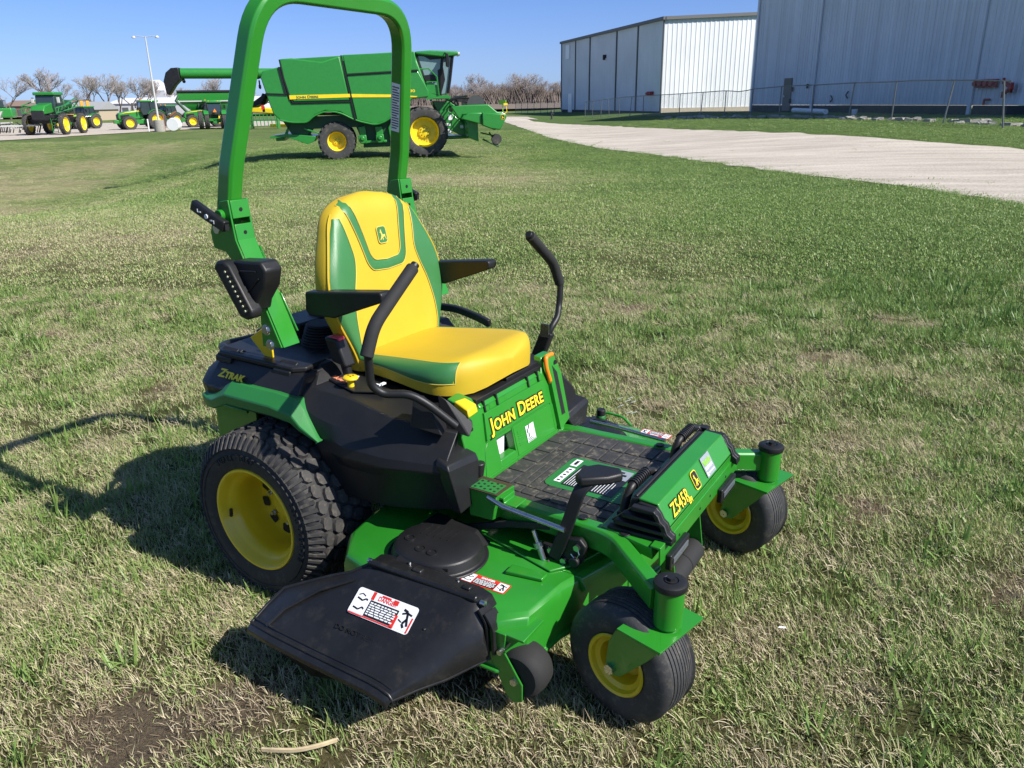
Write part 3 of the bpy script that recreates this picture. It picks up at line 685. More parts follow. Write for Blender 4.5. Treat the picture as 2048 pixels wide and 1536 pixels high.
for y, z in ((-.258, .626), (.262, .690)): b.cyl(pan(y, z, -.002), pan(y, z, .0168 if y > 0 else .001), .012, n=18)
b.out('panel_slots', 'letter_black', pn, smooth=None)
b = B(); b.box((.585, (wy0+wy1)/2, .525), (.01, .22, .16)); b.out('panel_void', 'letter_black', pn)
b = B(); b.box((.598, -.082, .525), (.04, .092, .14)); b.out('fuel_tank', 'white', mw, bevel=.018, seg=4)
lettering('brand_lettering', 'John Deere', .062, pan(-.176, .591, .0102), (0, 1, 0), (-.25, 0, 1), 'letter_yellow', pn, bold=.0012, caps=.80, width=.325, ext=.001, spacing=1.04, outline=('letter_black', .0042))
b = B(); b.add([pan(.018, .490, .004), pan(.070, .490, .004), pan(.070, .545, .004), pan(.018, .545, .004)], [(0, 1, 2, 3)]); lb = b.out('info_label', 'pale_label', pn, smooth=None)
b = B()
for i in range(3): b.add([pan(.022, .492+i*.005, .0046), pan(.066-.01*i, .492+i*.005, .0046), pan(.066-.01*i, .494+i*.005, .0046), pan(.022, .494+i*.005, .0046)], [(0, 1, 2, 3)])
for y, z in ((.022, .53), (.034, .54), (.028, .515)): b.add([pan(y, z-.008, .0046), pan(y+.005, z-.008, .0046), pan(y+.007, z+.006, .0046), pan(y+.002, z+.006, .0046)], [(0, 1, 2, 3)])
b.out('label_print', 'letter_black', pn, smooth=None)
b = B(); b.hexa([(.60, -.30, .70), (.61, -.255, .70), (.655, -.255, .690), (.66, -.31, .690), (.60, -.30, .728), (.61, -.258, .728), (.65, -.258, .716), (.653, -.305, .712)])
b.out('yellow_latch', 'yellow', mw, bevel=.004)
b = B(); b.tube([(.615, .262, .722), (.622, .205, .728), (.628, .200, .690), (.640, .238, .585)], .0075, 10, fillet=.014); b.out('hood_release_rod', 'orange', mw)
b = B(); b.box((.50, 0, .685), (.22, .40, .03)); b.box((.42, 0, .64), (.36, .36, .08)); b.box((.55, .10, .705), (.10, .22, .012)); b.tube([(.56, -.10, .705), (.54, .0, .722), (.58, .12, .715)], .008, 8); b.box((.30, -.24, .655), (.45, .08, .05))
b.tube([(.50, -.24, .70), (.52, -.10, .715), (.56, .05, .71), (.56, .2, .71)], .006, 8); b.tube([(.47, -.22, .70), (.50, -.02, .72), (.53, .14, .715)], .005, 8)
b.out('seat_base', 'black', mw, bevel=.005)
# ---- right shell (side cover) as facets; mirrored for the far side
def shell(s):
    b = B()
    def q(*p): b.add([(x, y*s, z) for x, y, z in p], [tuple(range(len(p)))])
    # fender top box (storage compartment)
    b.ring_loft([[(x, y*s, z) for x, y, z in [(xx, .15, .60), (xx, .455+dy, .60), (xx, .465+dy, .655), (xx, .43+dy, .69), (xx+dx, .388+dy, .738), (xx+dx, .15, .745)]] for xx, dx, dy in ((-.352, .03, -.03), (-.30, .0, -.008), (-.05, 0, 0), (.06, 0, 0), (.10, -.01, 0))], True, True)
    # front part: console to lever recess
    b.ring_loft([[(x, y*s, z) for x, y, z in sec] for sec in (
        [(.06, .18, .60), (.17, .440, .55), (.155, .447, .58), (.145, .450, .60), (.135, .452, .63), (.118, .440, .665), (.07, .385, .715), (.05, .18, .715)],
        [(.12, .18, .50), (.225, .440, .42), (.208, .448, .50), (.20, .453, .54), (.19, .452, .60), (.178, .443, .64), (.13, .385, .705), (.12, .18, .705)],
        [(.22, .19, .42), (.268, .430, .39), (.262, .440, .50), (.255, .457, .54), (.25, .456, .585), (.24, .447, .632), (.20, .385, .703), (.19, .19, .703)],
        [(.30, .20, .40), (.325, .422, .385), (.32, .446, .50), (.315, .474, .545), (.31, .470, .578), (.30, .446, .625), (.27, .385, .700), (.26, .20, .700)],
        [(.42, .22, .40), (.45, .404, .385), (.455, .440, .50), (.46, .468, .545), (.46, .462, .576), (.455, .434, .62), (.43, .385, .672), (.38, .22, .695)],
        [(.52, .25, .42), (.57, .398, .41), (.575, .424, .51), (.58, .446, .555), (.58, .439, .58), (.575, .414, .612), (.55, .370, .664), (.54, .25, .670)] if s < 0 else [(.52, .25, .42), (.57, .398, .41), (.575, .424, .49), (.58, .440, .53), (.58, .434, .56), (.575, .412, .60), (.55, .370, .655), (.54, .25, .670)],
        [(.60, .27, .44), (.65, .390, .43), (.652, .405, .51), (.655, .425, .56), (.655, .420, .58), (.655, .408, .60), (.645, .345, .655), (.60, .27, .670)] if s < 0 else [(.60, .27, .44), (.65, .390, .43), (.648, .400, .47), (.645, .415, .50), (.64, .410, .53), (.635, .400, .56), (.605, .345, .625), (.58, .27, .650)])], True, True)
    # post at the front
    zt = 0 if s < 0 else -.075
    b.ring_loft([[(x, y*s, z) for x, y, z in sec] for sec in (
        [(.63, .30, .42), (.65, .390, .425), (.688, .400, .430), (.69, .31, .44)],
        [(.60, .30, .56+zt), (.625, .432, .580+zt), (.678, .440, .578+zt), (.675, .285, .555+zt)],
        [(.60, .30, .60+zt), (.625, .425, .600+zt), (.668, .432, .592+zt), (.665, .285, .575+zt)])], True, True)
    sh = b.out('side_cover', 'black', mw, bevel=.004, seg=2, smooth=16)
    # green trim over the wheel
    T = [(-.315, .425, .637), (-.285, .435, .640), (-.255, .438, .648), (-.175, .452, .690), (.03, .452, .692), (.115, .452, .688), (.145, .452, .655), (.205, .452, .578)]
    Mi = [(-.325, .462, .622), (-.30, .470, .615), (-.255, .482, .618), (-.18, .490, .655), (.03, .490, .657), (.125, .490, .645), (.16, .490, .615), (.225, .482, .580)]
    Bo = [(-.322, .460, .596), (-.30, .468, .583), (-.25, .480, .588), (-.17, .488, .622), (.03, .488, .624), (.115, .488, .618), (.15, .488, .600), (.215, .480, .572)]
    In = [(p[0]+.01, p[1]-.07, p[2]+.002) for p in Bo]
    rings = [[(p[0], p[1]*s, p[2]) for p in (T[i], Mi[i], Bo[i], In[i], (T[i][0], T[i][1]-.05, T[i][2]-.01))] for i in range(8)]
    b = B(); b.ring_loft(rings, True, True); b.out('fender_trim', 'trim_green', mw, bevel=.004, seg=2, smooth=25)
    return sh
shR = shell(-1); shL = shell(1)
# lid of the storage box, hinges, ZTRAK lettering
b = B(); b.prism([(-.335, -.36), (-.345, -.20), (-.30, -.175), (-.25, -.235), (-.16, -.235), (-.10, -.165), (.015, -.165), (.062, -.235), (.075, -.36), (.04, -.392), (-.30, -.392)], 'z', .738, .757)
lid = b.out('storage_lid', 'black', mw, bevel=.006, seg=3)
b = B()
for x in (-.275, .0): b.hexa([(x-.04, -.398, .722), (x+.035, -.398, .722), (x+.035, -.36, .742), (x-.04, -.36, .742), (x-.04, -.396, .741), (x+.035, -.396, .741), (x+.035, -.355, .7645), (x-.04, -.355, .7645)])
for i in range(6): b.box((-.015+i*.008, -.215+i*.003, .7575), (.004, .07, .003))
b.out('lid_hinge', 'black', lid, bevel=.003)
lettering('model_lettering', 'Ztrak', .040, (-.262, -.4375, .6895), (1, -.02, .0), (0, .66, .74), 'letter_yellow', shR, bold=.0012, caps=.78, width=.125, ext=.0012)
# wedge at lid front and control console with switches
b = B(); b.hexa([(.03, -.37, .712), (.12, -.37, .705), (.135, -.22, .708), (.02, -.15, .712), (.058, -.30, .752), (.075, -.30, .748), (.10, -.205, .752), (.06, -.165, .757)]); b.out('console_wedge', 'black', mw, bevel=.003)
b = B(); b.prism([(.10, -.31), (.26, -.355), (.34, -.31), (.24, -.20), (.13, -.20)], 'z', .7045, .710)
cs = b.out('console', 'black', mw, bevel=.002)
b = B()
for i in range(4):
    c_ = (.118+i*.020, -.292-i*.004, .713); b.box(c_, (.015, .020, .005))
b.out('rocker_switches', 'orange_pale' if 'orange_pale' in MATS else 'orange', cs, bevel=.001)
b = B(); b.box((.15, -.298, .7095), (.10, .045, .004), rot=Matrix.Rotation(-.2, 3, 'Z')); b.out('switch_plate', 'letter_black', cs)
b = B(); b.box((.16, -.262, .7105), (.006, .006, .001)); b.box((.172, -.27, .7105), (.012, .003, .001)); b.out('console_marks', 'trim_green', cs)
b = B(); b.tube([(.14, -.245, .712), (.19, -.25, .714), (.205, -.28, .713)], .0018, 6); b.box((.285, -.275, .712), (.03, .008, .004)); b.box((.30, -.262, .713), (.01, .02, .005)); b.out('console_marks', 'white', cs)
b = B(); b.cyl((.225, -.325, .706), (.225, -.325, .735), .011, .009, 16); b.lathe([(.0001, .012), (.02, .011), (.0245, .007), (.0245, .002), (.018, 0), (.0001, 0)], (.225, -.325, .733), 'z', 28)
kb = b.out('throttle_knob', 'yellow', mw, bevel=.001)
b = B()
for dx, dy in ((-.008, .0), (.006, .006), (.006, -.006)): b.box((.225+dx, -.325+dy, .7455), (.006, .003, .001))
b.out('knob_marks', 'letter_black', kb)
# lever recess shield, and levers
def lever(s):
    b = B()
    if s < 0: P = [(.462, -.522, .925), (.463, -.512, .86), (.466, -.498, .795), (.49, -.485, .772), (.54, -.44, .768), (.585, -.405, .745), (.635, -.360, .665)]
    else: P = [(.500, .529, .93), (.512, .515, .86), (.510, .500, .815), (.485, .47, .775), (.465, .44, .735), (.455, .42, .69)]
    P = [(.500, s*.529, .930), (.505, s*.520, .865), (.505, s*.512, .822), (.518, s*.480, .790), (.515, s*.437, .760), (.500, s*.425, .715)]
    if s < 0: P = [(.484, -.524, .93), (.480, -.516, .87), (.476, -.512, .82), (.498, -.490, .790), (.56, -.450, .790), (.60, -.425, .762), (.66, -.375, .690)]
    b.tube(P, .0118, 14, fillet=.05)
    o = b.out('control_lever', 'black', mw, smooth=60)
    b = B(); b.tube([(.498 if s > 0 else .484, s*.529, .905), (.488, s*.497, .985), (.488, s*.400, 1.055), (.488, s*.322, 1.110)], .0185, 20, fillet=.035); g = b.out('lever_grip', 'foam', o, bevel=.003, smooth=60)
    b = B(); b.cyl((.488, s*.325, 1.107), (.488, s*.310, 1.118), .0125, n=16); b.out('grip_cap', 'black', o, bevel=.002)
lever(-1); lever(1)
b = B(); b.tube([(.505, .430, .745), (.455, .415, .60)], 1, rect=(.05, .03), up=(1, 0, 0)); b.box((.46, .40, .56), (.12, .06, .12)); b.out('lever_mount', 'black', mw, bevel=.004)
b = B(); b.box((.50, .415, .752), (.035, .004, .05)); b.out('lever_bracket', 'steel', mw)
b = B(); b.hexa([(.54, -.43, .68), (.63, -.40, .66), (.60, -.33, .66), (.50, -.33, .68), (.55, -.425, .765), (.585, -.40, .752), (.60, -.35, .70), (.52, -.34, .745)]); b.hexa([(.585, -.35, .66), (.675, -.33, .64), (.66, -.29, .66), (.57, -.30, .68), (.575, -.345, .76), (.60, -.335, .745), (.665, -.30, .68), (.57, -.31, .72)]); b.out('lever_mount', 'black', mw, bevel=.004)
# ---- step box with grater, knob, chrome rod
b = B(); b.hexa([(.68, -.345, .40), (.76, -.345, .405), (.775, -.262, .405), (.68, -.262, .40), (.675, -.345, .488), (.775, -.345, .488), (.785, -.262, .488), (.665, -.262, .488)]); b.prism([(.772, .478), (.790, .478), (.790, .462), (.83, .462), (.83, .457), (.783, .457), (.783, .470), (.772, .470)], 'y', -.33, -.27)
st = b.out('step_box', 'green', mw, bevel=.003)
b = B(); b.box((.725, -.305, .4895), (.105, .085, .003)); b.out('grater_frame', 'brownish' if 'brownish' in MATS else 'black', st)
b = B(); b.box((.725, -.312, .4915), (.085, .06, .002)); b.out('grater_plate', 'trim_green', st)
b = B()
for i in range(5):
    for j in range(3): b.cyl((.692+i*.0165, -.332+j*.02+(i % 2)*.006, .4925), (.692+i*.0165, -.332+j*.02+(i % 2)*.006, .4932), .0042, n=10)
b.out('grater_holes', 'letter_black', st, smooth=None)
b = B(); b.cyl((.66, -.262, .485), (.66, -.262, .532), .012, .0185, 20); b.out('deck_height_knob', 'black', mw, bevel=.004)
b = B(); b.tube([(.745, -.345, .478), (.80, -.352, .465), (1.0, -.355, .452)], .0075, 12); b.out('chrome_rod', 'steel', mw, smooth=60)
b = B(); b.tube([(.705, .40, .44), (.80, .40, .44), (1.0, .39, .435)], .0075, 12); b.out('chrome_rod', 'steel', mw, smooth=60)
b = B(); b.tube([(.66, -.33, .345), (.80, -.32, .395), (.93, -.31, .42)], 1, rect=(.02, .008), up=(0, 0, 1)); b.out('lift_link', 'dark_metal', mw)
# deck lift pedal
b = B(); b.tube([(.968, -.352, .355), (.995, -.345, .44), (1.025, -.325, .565), (1.042, -.30, .588)], 1, rect=(.036, .012), up=(1, 0, -.3), fillet=.03)
pd = b.out('pedal_arm', 'black', mw, bevel=.002, smooth=30)
b = B(); b.prism([(1.005, -.315), (1.03, -.335), (1.09, -.285), (1.115, -.245), (1.095, -.215), (1.03, -.222), (1.0, -.26)], 'z', .580, .606)
b.out('pedal_pad', 'black', pd, bevel=.008, seg=3)
b = B(); b.prism([(.93, .33), (1.02, .33), (1.05, .36), (1.06, .41), (1.04, .43), (1.0, .42), (.97, .38), (.92, .38)], 'y', -.345, -.325); b.prism([(.93, .35), (1.0, .35), (1.0, .40), (.95, .40)], 'y', -.32, -.27); b.cyl((1.03, -.36, .36), (1.03, -.345, .36), .016)
pb_ = b.out('lift_bracket', 'black', mw, bevel=.004)
b = B(); b.cyl((.905, -.36, .425), (.93, -.36, .365), .0065, n=10); b.cyl((.918, -.36, .392), (.924, -.36, .378), .013, n=8); b.cyl((.925, -.36, .375), (.938, -.36, .343), .009, n=10); b.tube([(.936, -.36, .343), (.948, -.362, .33), (.958, -.362, .343)], .006, 8)
for x, z in ((.955, .372), (.995, .352), (1.035, .405)): b.cyl((x, -.355, z), (x, -.343, z), .0095, n=6)
b.tube([(1.035, -.352, .412), (1.045, -.355, .39), (1.035, -.355, .37), (1.02, -.355, .385)], .0018, 6)
b.out('linkage_hardware', 'steel', mw)
b = B(); b.prism([(.86, .335), (1.06, .335), (1.08, .30), (1.04, .27), (1.0, .31), (.86, .318)], 'y', -.375, -.368); b.out('deck_hanger', 'green', mw, bevel=.002)
b = B(); b.cyl((.655, .60, .335), (.655, .60, .385), .018, n=20); b.cyl((.655, .60, .385), (.655, .60, .402), .016, n=20); b.out('wash_port', 'trim_green', deck, bevel=.002)
b = B(); b.cyl((.655, .60, .386), (.655, .60, .410), .0175, n=20); b.out('wash_port_cap', 'black', deck, bevel=.002)
b = B(); b.tube([(.62, .64, .345), (.64, .66, .375), (.72, .665, .37), (.76, .66, .342)], .005, 8, fillet=.02); b.out('deck_handle', 'green', deck)
# ---- seat
def lerp(a, b, t): return a+(b-a)*t
def superell(n, a, bb, e):
    out = []
    for i in range(n):
        t = 2*PI*i/n; c, s_ = math.cos(t), math.sin(t)
        out.append((a*math.copysign(abs(c)**e, c), bb*math.copysign(abs(s_)**e, s_)))
    return out
# cushion: custom grid surface. cross-sections along x, each: half profile y,z
def cushion():
    bY = B(); bG = B(); bP = B()
    NX, NP = 27, 40
    def outline(t):   # half width at x fraction t (0 back - 1 front)
        w = .205+.045*math.sin(min(1, t*1.25)*PI/2)
        k = max(0, (t-.66)/.34); return w*math.sqrt(max(0, 1-(k**2.5)))*1.0
    def pt(t, u):
        # u in 0..1 : from bottom centre-left edge around over the top to the right ; here u: 0 bottom left, 1 bottom right
        x = lerp(.115, .618, t); hw_ = max(outline(t), .002)
        ztop = .772+.062*t-.03*max(0, (t-.84)/.16)**2*1.6; zb = .722-.016*sm(.3, .8, t)+.025*max(0, (t-.9)/.1)**2
        # super-ellipse section
        a = PI*u; e = .42
        y = -math.cos(a); y = math.copysign(abs(y)**e, y)*hw_
        zz = math.sin(a)**e if a > 0 and a < PI else 0
        dish = -.014*(1-(y/max(hw_, .01))**2)*(1-abs(2*t-1.1)**3 if abs(2*t-1.1) < 1 else 0)
        bulge = .006*math.sin(PI*min(1, zz))
        return Vector((x, y*(1+.02*math.sin(PI*zz)), zb+(ztop-zb)*zz+dish*(zz > .5)*zz))
    G = [[pt(i/NX, j/NP) for j in range(NP+1)] for i in range(NX+1)]
    for i in range(NX):
        for j in range(NP): bY.add([G[i][j], G[i+1][j], G[i+1][j+1], G[i][j+1]], [(0, 1, 2, 3)])
    # close front, back, bottom
    bY.add(G[NX], [tuple(range(NP+1))]); bY.add(G[0], [tuple(range(NP, -1, -1))])
    bot = [g[0] for g in G]+[g[-1] for g in reversed(G)]; bY.add(bot, [tuple(range(len(bot)))])
    y = bY.out('seat_cushion', 'seat_yellow', mw, smooth=70)
    # green side bolsters: from a lower line on the flank to a line on the top
    for s in (-1, 1):
        g = []; m = 30; n = 10
        for i in range(m+1):
            t = lerp(.0, .86, i/m); k = i/m
            u_lo = lerp(.085, .022, sm(.05, .75, k)); u_hi = .245+.03*math.sin(PI*k)
            if s < 0: us = [lerp(u_lo, u_hi, q/n) for q in range(n+1)]
            else: us = [1-lerp(u_lo, u_hi, q/n) for q in range(n+1)]
            row = []
            for q, u in enumerate(us):
                p = pt(t, u); nn = (pt(t, min(1, u+.004))-pt(t, max(0, u-.004))).cross(pt(min(1, t+.01), u)-pt(max(0, t-.01), u)).normalized()
                if nn.z < 0: nn = -nn
                if nn.z < .2 and nn.y*s < 0: nn = -nn
                edge = min(q, n-q, (m-i))
                row.append(p+nn*(.0030 if edge > 0 else .0002))
            g.append(row)
        bb = B(); bb.add([p for r in g for p in r], [(i*(n+1)+k, i*(n+1)+k+1, (i+1)*(n+1)+k+1, (i+1)*(n+1)+k) for i in range(m) for k in range(n)]); bb.out('cushion_side_panel', 'seat_green', y, smooth=70)
        bb = B(); bb.tube([r[0] for r in g]+[g[-1][k] for k in range(1, n+1)]+[r[-1] for r in reversed(g[:-1])], .0016, 5); bb.out('piping', 'piping', y)
    return y
cushion()
# backrest: surface param by (v height 0..1, u across), with front and rear shells
def backrest():
    NV, NU = 56, 60; T = .105
    def half(v):
        if v < .45: w = lerp(.215, .288, sm(0, .45, v))
        else: w = .288-.098*sm(.45, 1.02, v)**1.15
        k = max(0, (v-.80)/.20); return w*math.sqrt(max(.0, 1-k**2.9))
    def spine(v):
        z = lerp(.715, 1.262, v); x = .128-.105*v-.010*math.sin(PI*v)*(-1)
        return x, z
    def pt(v, a):  # a angle around section 0..2pi
        x, z = spine(v); w = max(half(v), .003); c, s_ = math.cos(a), math.sin(a); e = .55
        y = math.copysign(abs(c)**e, c)*w
        d = math.copysign(abs(s_)**.7, s_)
        th = T*(.5)*math.sqrt(max(.02, 1-max(0, (v-.86)/.14)**2.4))
        xx = x+d*th
        if s_ > 0: xx += .018*sm(.55, .98, abs(y)/w)*(1-sm(.6, .95, v)) - .010*(1-abs(y)/w)
        return Vector((xx, y, z))
    G = [[pt(i/NV*.999, 2*PI*j/NU) for j in range(NU)] for i in range(NV+1)]
    b = {'Y': B(), 'G': B(), 'K': B()}
    for i in range(NV):
        for j in range(NU):
            v = (i+.5)/NV; a = 2*PI*(j+.5)/NU; p = (G[i][j]+G[i+1][(j+1) % NU])/2; y = abs(p.y); z = 'Y'; w = half(v)
            if math.sin(a) < -.35: z = 'K'
            b[z].add([G[i][j], G[i][(j+1) % NU], G[i+1][(j+1) % NU], G[i+1][j]], [(0, 1, 2, 3)])
    b['Y'].add(G[0], [tuple(range(NU))]); b['Y'].add(G[NV], [tuple(range(NU))])
    o = b['Y'].out('seat_back', 'seat_yellow', mw, smooth=60)
    b['K'].out('back_shell', 'black', o, smooth=60)
    # appliqué panels follow the front surface
    def fs(y, z, off=.0022):
        v = (z-.715)/(1.262-.715); w = max(half(v), .003); c = min(.9999, abs(y)/w)**(1/.55); a = math.acos(min(.999, c))
        if y < 0: a = PI-a
        p = pt(v, a); q1 = pt(v, a+.02); q2 = pt(min(.999, v+.01), a)
        n = (q1-p).cross(q2-p).normalized(); 
        if n.x < 0: n = -n
        return Vector((p.x, y, z))+n*off
    def sheet(poly_l, poly_r, name, mat, par, off=.0022, n=5):
        # strip between two polylines (y,z) sampled equally
        bb = B(); m = 30
        def samp(P, t):
            L = [0]
            for i in range(len(P)-1): L.append(L[-1]+math.dist(P[i], P[i+1]))
            s_ = t*L[-1]
            for i in range(len(P)-1):
                if s_ <= L[i+1]+1e-9:
                    k = (s_-L[i])/max(1e-9, L[i+1]-L[i]); return (lerp(P[i][0], P[i+1][0], k), lerp(P[i][1], P[i+1][1], k))
            return P[-1]
        g = []
        for i in range(m+1):
            A = samp(poly_l, i/m); C_ = samp(poly_r, i/m); g.append([fs(lerp(A[0], C_[0], k/n), lerp(A[1], C_[1], k/n), off*(1 if 0 < k < n else .2)) for k in range(n+1)])
        bb.add([p for r in g for p in r], [(i*(n+1)+k, i*(n+1)+k+1, (i+1)*(n+1)+k+1, (i+1)*(n+1)+k) for i in range(m) for k in range(n)])
        return bb.out(name, mat, par, smooth=70)
    for s in (-1, 1):
        # U shaped band
        outl = [(.150, 1.232), (.118, 1.13), (.098, 1.045), (.078, 1.020), (.0, 1.014)]; inl = [(.118, 1.246), (.092, 1.15), (.076, 1.072), (.060, 1.052), (.0, 1.046)]
        sheet([(s*y, z) for y, z in outl], [(s*y, z) for y, z in inl], 'back_band', 'seat_green', o)
        # side panels
        e = [(s*(half((z-.715)/.547)-.007), z) for z in [1.195-.0345*k for k in range(14)]]
        i_ = [(.172, 1.195), (.160, 1.12), (.150, 1.07), (.163, 1.02), (.188, .96), (.204, .88), (.205, .80), (.190, .75)]
        def rs(P, n_):
            return P
        sheet(e, [(s*y, z) for y, z in i_], 'back_side_panel', 'seat_green', o, off=.0034, n=8)
        bb = B(); pts = [fs(s*y, z, .0025) for y, z in round2(i_)]; bb.tube(pts, .0016, 5); bb.out('piping', 'piping', o)
        bb = B(); pts = [fs(s*y, z, .003) for y, z in round2(outl)]; bb.tube(pts, .0015, 5); pts = [fs(s*y, z, .003) for y, z in round2(inl)]; bb.tube(pts, .0015, 5); bb.out('piping', 'piping', o)
        bb = B(); pts = [fs(s*(half(v)*.985), .715+.547*v, .002) for v in [k/40 for k in range(1, 37)]]; bb.tube(pts, .003, 6); bb.out('piping', 'seat_yellow', o)
    p = fs(.0, 1.125, .004); p2 = fs(0, 1.15, .004); emblem(mw, p, (0, 1, 0), (p2-p), .058, 'seat_green', 'piping', 'piping', k=.80)
    return o
def round2(P):
    Q = round_path([Vector((p[0], p[1], 0)) for p in P], .03, 4); out = []
    for i in range(len(Q)-1):
        for k in range(3): q = Q[i].lerp(Q[i+1], k/3); out.append((q.x, q.y))
    out.append((Q[-1].x, Q[-1].y)); return out
backrest()
for s in (-1, 1):
    b = B(); y0, y1 = s*.262, s*.312
    b.prism([(.045, .985), (.350, 1.020), (.358, 1.012), (.358, .992), (.345, .985), (.16, .915), (.055, .910), (.040, .925)], 'y', min(y0, y1), max(y0, y1))
    b.out('armrest', 'black', mw, bevel=.009, seg=3, smooth=35)
b = B(); b.hexa([(.155, -.285, .71), (.185, -.285, .705), (.185, -.262, .705), (.155, -.262, .71), (.135, -.288, .79), (.17, -.288, .785), (.17, -.262, .785), (.135, -.262, .79)])
b.hexa([(.125, -.300, .765), (.185, -.300, .755), (.19, -.255, .755), (.125, -.255, .765), (.10, -.302, .845), (.155, -.302, .842), (.155, -.256, .842), (.10, -.256, .845)])
bk = b.out('belt_buckle', 'black', mw, bevel=.008, seg=3)
b = B(); b.box((.135, -.280, .842), (.045, .028, .012)); b.out('release_button', 'button_red', bk, bevel=.004)
b = B(); b.cyl((.165, -.30, .715), (.165, -.27, .715), .014, n=20); b.out('buckle_bolt', 'steel', bk)
# ---- roll bar
hoop = []
def hp(z, y): return (-.150+(z-1.26)*.215, y, z)
legs = [(1.10, .397), (1.26, .397), (1.40, .388), (1.55, .366), (1.70, .341), (1.835, .322)]
L = [hp(z, -y) for z, y in legs]; Rr = [hp(z, y) for z, y in reversed(legs)]
P = [Vector(p) for p in L+Rr]
P = [P[1]]+round_path(P[2:6]+P[6:10], .0001, 1)[0:0]+P[2:10]+[P[10]]
pts = [Vector(hp(1.20, -.399)), Vector(hp(1.36, -.394)), Vector(hp(1.843, -.318)), Vector(hp(1.843, .318)), Vector(hp(1.36, .394)), Vector(hp(1.20, .399))]
Q = [pts[0]]+round_path(pts[0:3], .04, 3)[1:-1]
Q = round_path([pts[0], pts[1]], 0)[:1]
def rp(P, rad):
    out = [P[0]]
    for i in range(1, len(P)-1):
        a, c = P[i-1], P[i+1]; p = P[i]; d1 = (a-p); d2 = (c-p); k = min(rad[i], d1.length*.48, d2.length*.48)
        p0 = p+d1.normalized()*k; p1 = p+d2.normalized()*k; n = 10 if rad[i] > .06 else 3
        for j in range(n+1): t = j/n; out.append(p0*(1-t)**2+p*2*t*(1-t)+p1*t*t)
    out.append(P[-1]); return out
b = B(); b.tube(rp(pts, [0, .03, .14, .14, .03, 0]), 1, rect=(.060, .054), up=(1, 0, -.2), caps=True)
rb = b.out('roll_bar', 'green', mw, bevel=.002, smooth=32)
# warning strip on the inner face of the far leg
b = B(); c0 = Vector(hp(1.44, .3515)); c1 = Vector(hp(1.605, .3275)); e = Vector((.019, 0, -.004))
b.add([c0-e, c0+e, c1+e, c1-e], [(0, 1, 2, 3)]); b.out('warning_strip', 'white', rb, smooth=None)
b = B()
for i in range(17):
    t = .06+i*.053; p = c0.lerp(c1, t)+Vector((0, -.0006, 0)); q = c0.lerp(c1, t+.022)+Vector((0, -.0006, 0)); w_ = e*(.82 if i % 5 else .4)
    b.add([p-e*.82, p+w_, q+w_, q-e*.82], [(0, 1, 2, 3)])
b.out('strip_print', 'letter_black', rb, smooth=None)
